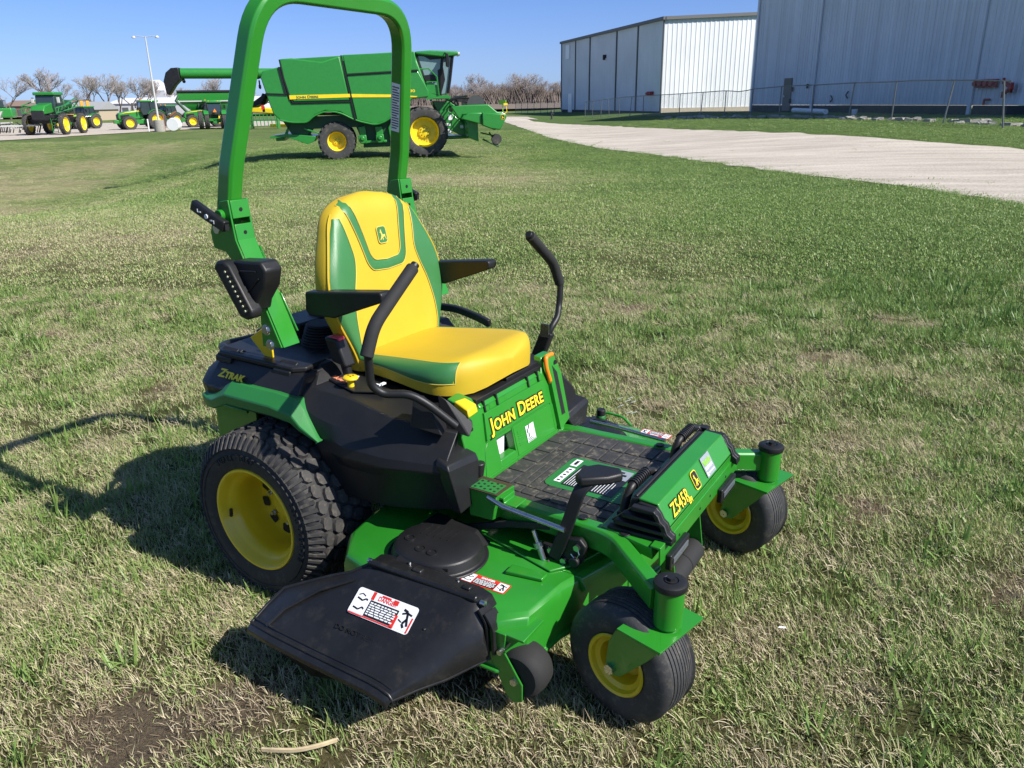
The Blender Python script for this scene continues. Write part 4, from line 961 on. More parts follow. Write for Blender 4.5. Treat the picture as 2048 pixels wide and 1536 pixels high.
# sockets and lower posts
def socket(s):
    yo, yi_ = s*.432, s*.362
    b = B()
    up = [(-.075-.045, 1.268), (-.120+.012, 1.268), (-.112, 1.200), (-.160, 1.205), (-.200, 1.165), (-.205, 1.115), (-.175, 1.108), (-.17, 1.18), (-.16, 1.20)]
    # outer cheek plates (x,z outline)
    ck = [(-.112, 1.268), (-.105, 1.205), (-.097, 1.150), (-.072, 1.096), (-.008, .972), (.055, .835), (-.028, .828), (-.025, .93), (-.118, 1.079), (-.150, 1.110), (-.200, 1.118), (-.208, 1.165), (-.195, 1.203), (-.172, 1.215), (-.150, 1.262)]
    for y in (yo, yi_): b.prism(ck, 'y', y-.003, y+.003)
    def web(P, y0, y1, th=.005):
        for i in range(len(P)-1):
            a, c = P[i], P[i+1]; b.hexa([(a[0], y0, a[1]), (a[0], y1, a[1]), (c[0], y1, c[1]), (c[0], y0, c[1]), (a[0]+th, y0, a[1]), (a[0]+th, y1, a[1]), (c[0]+th, y1, c[1]), (c[0]+th, y0, c[1])])
    lo_y, hi_y = min(yo, yi_)+.002, max(yo, yi_)-.002
    web([(-.112, 1.266), (-.107, 1.213)], lo_y, hi_y); web([(-.104, 1.196), (-.097, 1.150), (-.072, 1.096), (-.008, .972), (.024, .905), (.055, .835)], lo_y, hi_y)
    web([(-.085, 1.05), (-.02, .93), (-.026, .83)], lo_y, hi_y, .004)
    o = b.out('roll_bar_socket', 'green', mw, bevel=.003, smooth=30)
    b = B()
    for x, z in ((-.1045, 1.238), (-.0955, 1.170)): b.cyl((x-.004, s*.397, z), (x+.0016, s*.397, z), .0062, n=14)
    b.out('socket_holes', 'letter_black', o)
    b = B(); b.prism([(-.094, 1.125), (-.080, 1.125), (-.042, 1.04), (-.050, 1.035)], 'y', yi_-s*.004-.002, yi_-s*.004+.004); b.prism([(-.022, .985), (-.010, .985), (.05, .87), (.04, .87)], 'y', yi_+.0-s*.006-.003, yi_-s*.006+.003); b.out('socket_flange', 'green', o, bevel=.003)
    b = B(); b.cyl((-.175, yo-s*.0, 1.178), (-.175, yo+s*.008, 1.178), .0145, n=24)
    for x, z in ((-.006, .884), (.006, .838)): b.cyl((x, yo, z), (x, yo+s*.010, z), .0135, n=6); b.cyl((x, yo, z), (x, yo+s*.004, z), .017, n=18)
    b.cyl((-.175, yi_, 1.2), (-.175, yi_-s*.008, 1.2), .009, n=12)
    b.out('socket_bolts', 'steel', o, bevel=.001)
    # locking handle: black square tube across
    b = B(); b.cyl((-.145, yo, 1.222), (-.145, yo+s*.018, 1.222), .017, n=20); b.out('pin_boss', 'green', o, bevel=.002)
    b = B()
    b.tube([(-.235, yo+s*.030, 1.250), (-.175, yo+s*.028, 1.222), (-.105, yo+s*.026, 1.193)], 1, rect=(.034, .024), up=(0, 0, 1))
    hd = b.out('locking_handle', 'gloss_black', o, bevel=.004)
    b = B(); b.cyl((-.170, yo+s*.040, 1.220), (-.170, yo+s*.0425, 1.220), .007, n=14); b.box((-.1955, yo+s*.0425, 1.232), (.010, .001, .004)); b.box((-.148, yo+s*.0425, 1.210), (.010, .001, .004)); b.box((-.205, yo+s*.0425, 1.236), (.003, .001, .010)); b.box((-.137, yo+s*.0425, 1.206), (.003, .001, .010)); b.out('handle_marks', 'white', o)
    b = B(); b.box((-.1015, yo+s*.026, 1.1915), (.004, .014, .018)); b.out('handle_opening', 'letter_black', o)
socket(-1); socket(1)
b = B(); b.prism([(-.185, .812), (-.125, .757), (-.085, .757), (-.085, .82), (-.125, .85)], 'y', -.352, -.345); b.out('yellow_bracket', 'yellow', mw, bevel=.002)
# work light module on the right post
b = B()
ML = [(-.105, 1.085), (-.085, 1.104), (-.030, 1.100), (-.028, 1.088), (.020, .965), (.022, .950), (-.003, .936), (-.028, .945)]
b.prism([(-.108, 1.082), (-.09, 1.103), (-.060, 1.104), (-.040, 1.090), (.040, .965), (.036, .945), (.012, .936), (-.015, .942)], 'y', -.520, -.475)
b.prism([(-.055, 1.102), (.065, 1.110), (.085, 1.085), (.070, 1.035), (.030, .985), (.02, .955)], 'y', -.492, -.425)
md = b.out('light_housing', 'black', mw, bevel=.008, seg=3, smooth=35)
b = B()
# slit facing forward-outward
a0 = Vector((-.058, -.5215, 1.082)); a1 = Vector((.020, -.5215, .958)); wv = Vector((.016, 0, .010))
b.add([a0-wv, a0+wv, a1+wv, a1-wv], [(0, 1, 2, 3)]); b.out('light_slot', 'letter_black', md, smooth=None)
b = B()
for i in range(9):
    p = a0.lerp(a1, .06+.11*i)+Vector((.002, -.001, 0)); b.cyl(p, p+Vector((0, -.003, 0)), .0032, n=8)
b.out('light_diode', 'lens', md)
b = B(); b.tube([(-.02, -.4935, 1.075), (.045, -.4935, 1.08)], .003, 6); b.tube([(.008, -.4935, 1.02), (.055, -.4935, 1.06)], .003, 6); b.out('housing_rib', 'gloss_black', md)
# ---- engine area behind the seat
b = B()
for k in range(9): b.lathe([(.075-.003*k, 0), (.082-.003*k, .004), (.075-.003*k, .008)], (-.075, -.13, .745+.009*k), 'z', 32)
b.lathe([(.0001, .0), (.052, .0)], (-.075, -.13, .826), 'z', 32); b.cyl((-.075, -.13, .70), (-.075, -.13, .745), .085, n=32)
b.out('air_cleaner_bellows', 'foam', mw, smooth=40)
b = B(); b.box((-.20, 0, .68), (.40, .30, .16)); b.box((-.24, -.05, .78), (.14, .20, .06)); b.box((-.30, .12, .74), (.2, .2, .08)); b.cyl((-.2, .05, .76), (-.2, .05, .82), .09, n=28)
b.out('engine_cover', 'black', mw, bevel=.01)
b = B(); b.hexa([(-.12, .20, .70), (.16, .20, .70), (.16, .36, .70), (-.12, .36, .70), (-.10, .22, .765), (.10, .22, .765), (.12, .34, .765), (-.10, .34, .765)]); b.out('battery_box', 'black', mw, bevel=.006)
b = B(); b.tube([(-.16, .54, .735), (.0, .55, .74), (.12, .53, .725), (.20, .50, .715)], 1, rect=(.03, .02), up=(0, 0, 1), fillet=.05); b.tube([(-.13, .35, .745), (-.14, .54, .735)], .012, 8); b.tube([(-.22, -.36, .748), (-.42, -.30, .73), (-.46, 0, .70), (-.42, .3, .73), (-.2, .45, .74)], .016, 8, fillet=.06); b.out('rear_guard', 'black', mw, bevel=.002)
# ============================================================ setting
b0 = LD(-.98, 1.60); SPOTS = [(b0[0], b0[1], .20), (*LD(-.80, 1.66), .12)]+[(*LD(l, d), r) for l, d, r in ((-2.1, 4.4, .12), (-1.4, 5.2, .14), (-2.9, 3.6, .13), (1.35, 2.7, .12), (1.9, 4.6, .2), (2.8, 5.4, .22), (-.75, 4.9, .12), (.9, 6.0, .2), (1.6, 2.1, .10), (-6.0, 8.2, .25), (-4.8, 9.5, .3), (3.6, 3.4, .16), (-3.4, 5.6, .15))]
def bare_at(x, y):
    m = 0
    for sx, sy, sr in SPOTS:
        q = math.hypot(x-sx, y-sy)
        if q < sr*1.7: m = max(m, (1 if sy < SPOTS[0][1]+.4 and sx < SPOTS[0][0]+.4 and math.hypot(sx-SPOTS[0][0], sy-SPOTS[0][1]) < .4 else .5)*(1-sm(.6, 1.25, q/(sr*(1+.5*noise.noise(Vector((x*6, y*6, 0))))))))
    return m
def ground_lush(x, y):
    l, d = ld(x, y)
    n = noise.noise(Vector((x*.16, y*.16, 5)))*.5+noise.noise(Vector((x*.5, y*.5, 9)))*.35+noise.noise(Vector((x*1.6, y*1.6, 2)))*.22
    v = .40+.62*sm(-1.0, 5, l+.0*d)*sm(1.5, 6, d)+.30*sm(18, 34, d)+n*.8
    v += .35*math.exp(-((l+8.5)/2.6)**2)*sm(10, 16, d) - .45*sm(-11, -17, l+.25*(min(d, 60)-20))*sm(14, 24, d)*(1-sm(52, 62, d))
    return max(0, min(1, v))-1.5*bare_at(x, y)
b = B(); rings = []; rr = .25
while rr < 2600: rings.append(rr); rr *= 1.045
NA = 240
def angs():
    out = []
    for i in range(NA): out.append(2*PI*i/NA)
    return out
vs = [LD(0, 0)+(H(*LD(0, 0)),)]
# directions: fine steps in the view sector, coarse elsewhere
A_ = []
a = -PI
while a < PI-1e-6:
    A_.append(a); a += R(.55) if abs(a) < R(52) else R(6)
NA = len(A_)
lush = [.5]
for r_ in rings:
    for a in A_:
        l, d = r_*math.sin(a), r_*math.cos(a); x, y = LD(l, d); vs.append((x, y, H(x, y) if r_ < 500 else H(x, y)*1.0)); lush.append(ground_lush(x, y))
fs = [(0, 1+(j+1) % NA, 1+j) for j in range(NA)]
for i in range(len(rings)-1):
    for j in range(NA):
        j2 = (j+1) % NA; fs.append((1+i*NA+j, 1+i*NA+j2, 1+(i+1)*NA+j2, 1+(i+1)*NA+j))
me = bpy.data.meshes.new('ground'); me.from_pydata(vs, [], fs); me.update(); me.shade_smooth()
at = me.attributes.new('lush', 'FLOAT', 'POINT'); at.data.foreach_set('value', lush)
def N(nt, t, **kw):
    n = nt.nodes.new(t)
    for k, v in kw.items():
        if k in n.inputs: n.inputs[k].default_value = v
        else: setattr(n, k, v)
    return n
def ramp(nt, els, interp='LINEAR'):
    r = nt.nodes.new('ShaderNodeValToRGB'); r.color_ramp.interpolation = interp
    while len(r.color_ramp.elements) < len(els): r.color_ramp.elements.new(.5)
    for e, (p, c) in zip(r.color_ramp.elements, els): e.position = p; e.color = (*c, 1)
    return r
def grass_ground():
    m, nt, bs = nodes('grass_ground'); tc = nt.nodes.new('ShaderNodeTexCoord'); L = nt.links
    at = N(nt, 'ShaderNodeAttribute'); at.attribute_name = 'lush'
    n1 = N(nt, 'ShaderNodeTexNoise', Scale=55., Detail=8., Roughness=.75); L.new(tc.outputs['Object'], n1.inputs['Vector'])
    n2 = N(nt, 'ShaderNodeTexNoise', Scale=2.2, Detail=10., Roughness=.78); L.new(tc.outputs['Object'], n2.inputs['Vector'])
    n5 = N(nt, 'ShaderNodeTexNoise', Scale=14., Detail=9., Roughness=.8); L.new(tc.outputs['Object'], n5.inputs['Vector'])
    a1 = N(nt, 'ShaderNodeMath', operation='MULTIPLY_ADD'); L.new(n2.outputs['Fac'], a1.inputs[0]); a1.inputs[1].default_value = 1.5; L.new(at.outputs['Fac'], a1.inputs[2])
    a2 = N(nt, 'ShaderNodeMath', operation='MULTIPLY_ADD'); L.new(n5.outputs['Fac'], a2.inputs[0]); a2.inputs[1].default_value = 1.5; L.new(a1.outputs[0], a2.inputs[2])
    a3 = N(nt, 'ShaderNodeMath', operation='MULTIPLY_ADD'); L.new(n1.outputs['Fac'], a3.inputs[0]); a3.inputs[1].default_value = .9; L.new(a2.outputs[0], a3.inputs[2])
    mr = N(nt, 'ShaderNodeMapRange'); mr.inputs['From Min'].default_value = 1.55; mr.inputs['From Max'].default_value = 3.15; L.new(a3.outputs[0], mr.inputs['Value'])
    rp_ = ramp(nt, [(0, (.19, .15, .10)), (.2, (.30, .255, .15)), (.38, (.25, .235, .115)), (.52, (.165, .19, .07)), (.75, (.10, .15, .04)), (1, (.065, .115, .028))]); L.new(mr.outputs[0], rp_.inputs['Fac'])
    # blade-scale light/dark grain
    n3 = N(nt, 'ShaderNodeTexNoise', Scale=140., Detail=3., Roughness=.6); L.new(tc.outputs['Object'], n3.inputs['Vector'])
    r3 = ramp(nt, [(.34, (.62, .62, .62)), (.66, (1.3, 1.3, 1.3))]); L.new(n3.outputs['Fac'], r3.inputs['Fac'])
    mx = N(nt, 'ShaderNodeMixRGB', blend_type='MULTIPLY'); mx.inputs['Fac'].default_value = 1; L.new(rp_.outputs['Color'], mx.inputs['Color1']); L.new(r3.outputs['Color'], mx.inputs['Color2'])
    ca = N(nt, 'ShaderNodeAttribute'); ca.attribute_name = 'thatch'; cm = N(nt, 'ShaderNodeMixRGB'); L.new(ca.outputs['Fac'], cm.inputs['Fac']); L.new(mx.outputs['Color'], cm.inputs['Color1'])
    sc2 = N(nt, 'ShaderNodeMixRGB', blend_type='MULTIPLY'); sc2.inputs['Fac'].default_value = 1; L.new(mx.outputs['Color'], sc2.inputs['Color1']); sc2.inputs['Color2'].default_value = (.55, .51, .46, 1); L.new(sc2.outputs['Color'], cm.inputs['Color2'])  # ground colour darkened near the viewpoint, for dark gaps between the blades
    L.new(cm.outputs['Color'], bs.inputs['Base Color']); bs.inputs['Roughness'].default_value = .95; bs.inputs['Specular IOR Level'].default_value = .15
    bp = N(nt, 'ShaderNodeBump'); bp.inputs['Strength'].default_value = 1.; bp.inputs['Distance'].default_value = .03; L.new(a3.outputs[0], bp.inputs['Height'])
    L.new(bp.outputs['Normal'], bs.inputs['Normal']); return m
th = [0.]
for r_ in rings:
    for a in A_: l, d = r_*math.sin(a), r_*math.cos(a); x, y = LD(l, d); th.append((1-sm(6, 16, r_))*(1-.75*bare_at(x, y)) if r_ < 16 else 0.)
at = me.attributes.new('thatch', 'FLOAT', 'POINT'); at.data.foreach_set('value', th)  # darkening mask: full near the viewpoint, fading with distance, less on bare spots
me.materials.append(grass_ground())
go = bpy.data.objects.new('ground', me); COL.objects.link(go); tag(go, kind='structure')

# ---- road and gravel yard: thin sheets on the terrain
def gravel(name, c0, c1, sc_=5.):
    m, nt, bs = nodes(name); tc = nt.nodes.new('ShaderNodeTexCoord'); L = nt.links
    mp = N(nt, 'ShaderNodeMapping'); mp.inputs['Rotation'].default_value = (0, 0, -math.atan2(FH.y, FH.x)); mp.inputs['Scale'].default_value = (.2, 1.1, 1); L.new(tc.outputs['Object'], mp.inputs['Vector'])
    n1 = N(nt, 'ShaderNodeTexNoise', Scale=1.2, Detail=8., Roughness=.65); L.new(mp.outputs['Vector'], n1.inputs['Vector'])
    n2 = N(nt, 'ShaderNodeTexNoise', Scale=sc_*6, Detail=8., Roughness=.8); L.new(tc.outputs['Object'], n2.inputs['Vector'])
    n3 = N(nt, 'ShaderNodeTexVoronoi', Scale=16.); L.new(tc.outputs['Object'], n3.inputs['Vector'])
    ad = N(nt, 'ShaderNodeMath', operation='MULTIPLY_ADD'); L.new(n1.outputs['Fac'], ad.inputs[0]); ad.inputs[1].default_value = .9; L.new(n2.outputs['Fac'], ad.inputs[2])
    mr = N(nt, 'ShaderNodeMapRange'); mr.inputs['From Min'].default_value = .65; mr.inputs['From Max'].default_value = 1.25; L.new(ad.outputs[0], mr.inputs['Value'])
    rp_ = ramp(nt, [(0, c0), (1, c1)]); L.new(mr.outputs[0], rp_.inputs['Fac'])
    r3 = ramp(nt, [(0, (.62, .61, .60)), (.45, (1.12, 1.11, 1.09))]); L.new(n3.outputs['Distance'], r3.inputs['Fac'])
    mx = N(nt, 'ShaderNodeMixRGB', blend_type='MULTIPLY'); mx.inputs['Fac'].default_value = 1; L.new(rp_.outputs['Color'], mx.inputs['Color1']); L.new(r3.outputs['Color'], mx.inputs['Color2'])
    L.new(mx.outputs['Color'], bs.inputs['Base Color']); bs.inputs['Roughness'].default_value = .95; bs.inputs['Specular IOR Level'].default_value = .1
    bp = N(nt, 'ShaderNodeBump'); bp.inputs['Strength'].default_value = .6; bp.inputs['Distance'].default_value = .03; L.new(n2.outputs['Fac'], bp.inputs['Height']); L.new(bp.outputs['Normal'], bs.inputs['Normal']); return m
def interp(P, d):
    for i in range(len(P)-1):
        if P[i][0] <= d <= P[i+1][0]:
            k = (d-P[i][0])/(P[i+1][0]-P[i][0]); return [P[i][j]*(1-k)+P[i+1][j]*k for j in range(1, len(P[i]))]
    return list(P[-1][1:]) if d > P[-1][0] else list(P[0][1:])
ROAD = [(-8, 9.0, 17.2), (2, 8.2, 16.9), (11.9, 7.66, 16.4), (14.75, 7.54, 16.1), (19.7, 7.12, 15.6), (25, 6.5, 15.0), (29, 6.0, 13.7), (37.3, 3.97, 11.3), (48.2, 2.19, 9.4), (66, .9, 6.6), (88, -.8, 2.2), (100, -2.2, -.6+2.4), (125, -7, -2)]
b = B(); rows = []; d = -8.
while d < 125:
    l0, l1 = interp(ROAD, d); w0 = .22*noise.noise(Vector((d*.8, 1, 0)))+.16*noise.noise(Vector((d*4, 1, 0))); w1 = .3*noise.noise(Vector((d*.7, 7, 0)))
    row_ = []
    for k in range(13):
        l = lerp(l0+w0, l1+w1, k/12); x, y = LD(l, d); e = .035+.03*math.sin(PI*k/12) if 0 < k < 12 else .012; row_.append((x, y, H(x, y)+e))
    rows.append(row_); d += .35 if d < 60 else 1.
b.add([p for r in rows for p in r], [(i*13+k, i*13+k+1, (i+1)*13+k+1, (i+1)*13+k) for i in range(len(rows)-1) for k in range(12)])
tag(b.out('gravel_road', gravel('road_gravel', (.27, .24, .20), (.60, .545, .475)), None, smooth=180), kind='structure')
YN = [(-75, 52), (-50, 60), (-40.4, 66), (-38.5, 76), (-36, 86), (-31, 97.5), (-26, 108), (-14, 112), (0, 100), (3, 96)]
YF = [(-140, 120), (-110, 130), (-80, 128), (-62, 132), (-50, 140), (-40, 146), (-28, 140), (-14, 134), (-5, 124), (2, 112)]
b = B(); m_ = 60; rows = []
def samp(P, t):
    s_ = t*(len(P)-1); i = min(int(s_), len(P)-2); k = s_-i; return (lerp(P[i][0], P[i+1][0], k), lerp(P[i][1], P[i+1][1], k))
for i in range(m_+1):
    p = samp(YN, i/m_); q = samp(YF, i/m_); p = (p[0], p[1]+.5*noise.noise(Vector((p[0]*.5, 3, 0)))); r_ = []
    for k in range(13): l, d = lerp(p[0], q[0], k/12), lerp(p[1], q[1], k/12); x, y = LD(l, d); r_.append((x, y, H(x, y)+.05))
    rows.append(r_)
b.add([p for r in rows for p in r], [(i*13+k, i*13+k+1, (i+1)*13+k+1, (i+1)*13+k) for i in range(m_) for k in range(12)])
tag(b.out('gravel_yard', gravel('yard_gravel', (.32, .285, .25), (.50, .45, .39), 3.), None, smooth=180), kind='structure')
paint('field_soil', (.17, .13, .09), .95, var=.25, scale=.05)
b = B(); rows = []
for i in range(31):
    l = -400+i*40.; r_ = []
    for k in range(9): dd = lerp(185+.12*abs(l), 1500, (k/8)**2); x, y = LD(l*(1+dd/900), dd); r_.append((x, y, H(x, y)+.25+dd*.0012))
    rows.append(r_)
b.add([p for r in rows for p in r], [(i*9+k, i*9+k+1, (i+1)*9+k+1, (i+1)*9+k) for i in range(30) for k in range(8)])
tag(b.out('field', 'field_soil', None, smooth=180), kind='structure')

# ============================================================ buildings
def siding(name, col, dirt=.0, per=3.2):
    m, nt, bs = nodes(name); tc = nt.nodes.new('ShaderNodeTexCoord'); L = nt.links
    mp = N(nt, 'ShaderNodeMapping'); mp.inputs['Scale'].default_value = (1.6, 1.6, .035); L.new(tc.outputs['Object'], mp.inputs['Vector'])
    n1 = N(nt, 'ShaderNodeTexNoise', Scale=1.6, Detail=7., Roughness=.7); L.new(mp.outputs['Vector'], n1.inputs['Vector'])
    n2 = N(nt, 'ShaderNodeTexNoise', Scale=.25, Detail=5.); L.new(tc.outputs['Object'], n2.inputs['Vector'])
    r1 = ramp(nt, [(.35, tuple(c*(1-dirt) for c in col)), (.62, col)]); L.new(n1.outputs['Fac'], r1.inputs['Fac'])
    r2 = ramp(nt, [(.3, (.9, .9, .9)), (.7, (1.04, 1.04, 1.04))]); L.new(n2.outputs['Fac'], r2.inputs['Fac'])
    mx = N(nt, 'ShaderNodeMixRGB', blend_type='MULTIPLY'); mx.inputs['Fac'].default_value = 1; L.new(r1.outputs['Color'], mx.inputs['Color1']); L.new(r2.outputs['Color'], mx.inputs['Color2'])
    L.new(mx.outputs['Color'], bs.inputs['Base Color']); bs.inputs['Roughness'].default_value = .55; MATS[name] = m; return m
siding('white_siding', (.69, .71, .74), .06); siding('old_siding', (.70, .73, .78), .22); paint('concrete', (.30, .285, .255), .9, var=.15); paint('dark_base', (.035, .04, .04), .8, var=.3); paint('trim_grey', (.12, .12, .12), .6); paint('door_tan', (.16, .14, .11), .6); paint('pipe_red', (.32, .02, .02), .5); paint('tan_wall', (.42, .36, .27), .8); paint('roof_grey', (.3, .3, .3), .7)
def uz(p, z): x, y = LD(*p); return Vector((x, y, z))
def ribbed_wall(b, p0, p1, zb, zt0, zt1, n_out, rib=.30, depth=.04):
    # trapezoid rib profile along the wall
    P0 = uz(p0, 0); P1 = uz(p1, 0); Ln = (P1-P0).length; u = (P1-P0)/Ln; n = Vector((n_out[0]*RH.x+n_out[1]*FH.x, n_out[0]*RH.y+n_out[1]*FH.y, 0)).normalized()
    t = 0; pr = []
    while t < Ln:
        pr += [(t, 0), (t+rib*.62, 0), (t+rib*.70, depth), (t+rib*.92, depth)]; t += rib
    pr.append((Ln, 0)); vs = []; 
    for t, h in pr:
        t = min(t, Ln); q = P0+u*t+n*h; vs.append((q.x, q.y, zb)); vs.append((q.x, q.y, lerp(zt0, zt1, t/Ln)))
    b.add(vs, [(2*i, 2*i+2, 2*i+3, 2*i+1) for i in range(len(pr)-1)])
    return P0, u, n, Ln
def on_wall(b, W, t0, t1, z0, z1, off, th=.05):
    P0, u, n, Ln = W; a = P0+u*t0+n*off; c = P0+u*t1+n*off; e = n*th
    b.hexa([(a.x, a.y, z0), (c.x, c.y, z0), (c.x+e.x, c.y+e.y, z0), (a.x+e.x, a.y+e.y, z0), (a.x, a.y, z1), (c.x, c.y, z1), (c.x+e.x, c.y+e.y, z1), (a.x+e.x, a.y+e.y, z1)])
# middle building
wb = empty('metal_warehouse', tuple(uz((18.56, 104.0), -.1)), label='white ribbed metal warehouse with a sunlit gable wall left of the bigger shed', cat='building')
def par(o, p): o.parent = p; o.matrix_parent_inverse = p.matrix_world.inverted() if False else Matrix.Translation(-Vector(p.location)); return o
C0, C1 = (18.56, 104.0), (8.57, 144.5); nL = (-.970, -.243); dG = (.970, .243); C2 = (C0[0]+dG[0]*54, C0[1]+dG[1]*54); nG = (.243, -.970)
b = B(); Wl = ribbed_wall(b, C0, C1, .06, 10.6, 10.6, nL, .40, .04); ws = par(b.out('side_wall', 'white_siding', smooth=None), wb)
b = B(); Wg = ribbed_wall(b, C0, C2, .45, 10.6, 13.2, nG, .62, .045); wg = par(b.out('gable_wall', 'white_siding', smooth=None), wb)
b = B(); on_wall(b, Wg, -.05, 54, -.8, .44, -.12, .26); par(b.out('foundation', 'tan_wall', smooth=None), wb)
b = B(); on_wall(b, Wl, 0, Wl[3], -1.5, .05, -.1, .16); par(b.out('foundation', 'dark_base', smooth=None), wb)
for t in (-.12, 8, 15.7, 27, 34, Wl[3]-.15): b = B(); on_wall(b, Wl, t, t+.26, -.1, 10.5, .045, .12); par(b.out('downspout', 'trim_grey', smooth=None), wb)
b = B(); on_wall(b, Wl, -.3, Wl[3]+.3, 10.5, 10.86, .0, .35); par(b.out('eave_trim', 'trim_grey', smooth=None), wb)
b = B(); P0, u, n, Ln = Wg; a = P0+n*.02; c = P0+u*54+n*.02
b.hexa([(a.x, a.y, 10.5), (c.x, c.y, 13.1), (c.x+n.x*.35, c.y+n.y*.35, 13.1), (a.x+n.x*.35, a.y+n.y*.35, 10.5), (a.x, a.y, 10.87), (c.x, c.y, 13.5), (c.x+n.x*.35, c.y+n.y*.35, 13.5), (a.x+n.x*.35, a.y+n.y*.35, 10.87)]); par(b.out('gable_trim', 'trim_grey', smooth=None), wb)
b = B(); Q = [uz(C0, 10.8), uz(C2, 13.4), uz((C2[0]-10, C2[1]+40.5), 13.4), uz(C1, 10.8)]; b.add(Q+[q-Vector((0, 0, .1)) for q in Q], [(0, 1, 2, 3), (7, 6, 5, 4), (0, 3, 7, 4), (1, 5, 6, 2)]); par(b.out('roof', 'roof_grey', smooth=None), wb)
b = B(); Q = [uz(C1, 0), uz((C2[0]-10, C2[1]+40.5), 0)]; b.add([(Q[0].x, Q[0].y, -1), (Q[1].x, Q[1].y, -1), (Q[1].x, Q[1].y, 13.3), (Q[0].x, Q[0].y, 10.7)], [(0, 1, 2, 3)]); par(b.out('rear_wall', 'white_siding', smooth=None), wb)
b = B(); on_wall(b, Wl, 35.8, 37.8, -.4, 2.6, .04, .08); par(b.out('door', 'white', smooth=None), wb)
b = B(); on_wall(b, Wl, 37.3, 39.4, 8.0, 10.1, .04, .08); par(b.out('vent_louver', 'white', smooth=None), wb)
def pipeset(W, t, z, k, wb, name='fire_department_connection'):
    P0, u, n, Ln = W; b = B(); c = P0+u*t+n*.2+Vector((0, 0, z))
    b.cyl(c-u*.45*k, c+u*.45*k, .10*k, n=12); b.cyl(c-n*.25, c+n*.12, .10*k, n=12)
    for q in (-.45, -.15, .15, .45): b.cyl(c+u*q*k-Vector((0, 0, .17*k)), c+u*q*k+Vector((0, 0, .17*k)), .14*k, n=10); b.cyl(c+u*q*k, c+u*q*k+n*.25*k, .12*k, .10*k, n=12)
    return par(b.out(name, 'pipe_red', smooth=30), wb)
pipeset(Wl, 3.1, 2.2, 1.4, wb)
b = B(); P0, u, n, Ln = Wl; c = P0+u*20.2+n*.1+Vector((0, 0, 7.45)); b.box(c, (.45, .45, .45)); b.box(c+n*.2-Vector((0, 0, .12)), (.28, .28, .7)); par(b.out('wall_lamp', 'black', smooth=None), wb)
# big shed on the right
bb = empty('metal_shed', tuple(uz((20.8, 72.4), .4)), label='large weathered grey-blue metal shed with a brown door and red wall pipes', cat='building')
E0 = (20.8, 72.4); dE = (.2345, -.972); E1 = (E0[0]+dE[0]*36, E0[1]+dE[1]*36); nE = (-.972, -.2345); E2 = (E0[0]+.972*30, E0[1]+.2345*30)
b = B(); We = ribbed_wall(b, E0, E1, .95, 14.0, 14.0, nE, .31, .035); par(b.out('side_wall', 'old_siding', smooth=None), bb)
b = B(); Wr = ribbed_wall(b, E1, (E1[0]+.972*30, E1[1]+.2345*30), .95, 14, 14, (.2345, -.972), .31, .035); par(b.out('end_wall', 'old_siding', smooth=None), bb)
b = B(); Wb = ribbed_wall(b, E0, E2, .95, 14, 14, (-.2345, .972), .31, .035); par(b.out('end_wall', 'old_siding', smooth=None), bb)
b = B(); Q = [uz(E0, 14), uz(E1, 14), uz((E1[0]+.972*30, E1[1]+.2345*30), 15.5), uz((E2[0], E2[1]), 15.5)]; b.add(Q+[q+Vector((0, 0, .15)) for q in Q], [(3, 2, 1, 0), (4, 5, 6, 7), (0, 1, 5, 4), (1, 2, 6, 5), (2, 3, 7, 6), (3, 0, 4, 7)]); par(b.out('roof', 'roof_grey', smooth=None), bb)
b = B(); on_wall(b, We, 0, 24.5, -.4, .93, -.1, .13); on_wall(b, We, 24.9, 36, -.4, .93, -.1, .13); par(b.out('foundation', 'dark_base', smooth=None), bb)
for t in (-.1, 8.9, 24.6): b = B(); on_wall(b, We, t, t+.24, .4, 14, .037, .12); par(b.out('downspout', 'old_siding', smooth=None), bb)
b = B(); on_wall(b, We, 4.9, 6.0, .5, 2.95, .036, .05); dr = par(b.out('door', 'door_tan', smooth=None), bb)
b = B(); P0, u, n, Ln = We; c = P0+u*5.1+n*.12+Vector((0, 0, 1.6)); b.box(c, (.08, .08, .14)); o = b.out('door_handle', 'steel', None, smooth=None); par(o, dr); o.matrix_parent_inverse = Matrix.Translation(-Vector(bb.location))@Matrix.Identity(4); o.matrix_parent_inverse = Matrix.Identity(4); o.location = (0, 0, 0)
b = B()
for i in range(14): on_wall(b, We, 2.9, 4.9, 9.0+i*.26, 9.14+i*.26, .05, .04)
on_wall(b, We, 2.85, 4.95, 8.9, 12.7, .036, .02); par(b.out('louvre', 'white', smooth=None), bb)
pipeset(We, 25.8, 2.1, 1.3, bb)
b = B(); c = P0+u*27.7+n*.3+Vector((0, 0, 1.85)); b.lathe([(.001, .1), (.26, .08), (.26, -.08), (.001, -.1)], tuple(c), 'x', 16)
for a in (40, 180, 320): q = Vector((0, 0, 0))+u*(-math.cos(R(a)))*0-u*.0; e = c-u*.0+(-u*.62*abs(math.cos(R(a*.5-10))))+Vector((0, 0, .55*math.sin(R(a)))); b.cyl(c, e, .13, .09, 12); b.cyl(e-Vector((0, 0, .16)), e+Vector((0, 0, .16)), .07, n=8)
par(b.out('standpipe_valve', 'pipe_red', smooth=30), bb)
b = B(); c = P0+u*26.0+n*.15+Vector((0, 0, 1.25)); b.cyl(c-u*.2, c+u*.2, .06); b.cyl(c-u*.2, c-u*.2-Vector((0, 0, .3)), .06); par(b.out('standpipe_valve', 'pipe_red', smooth=30), bb)
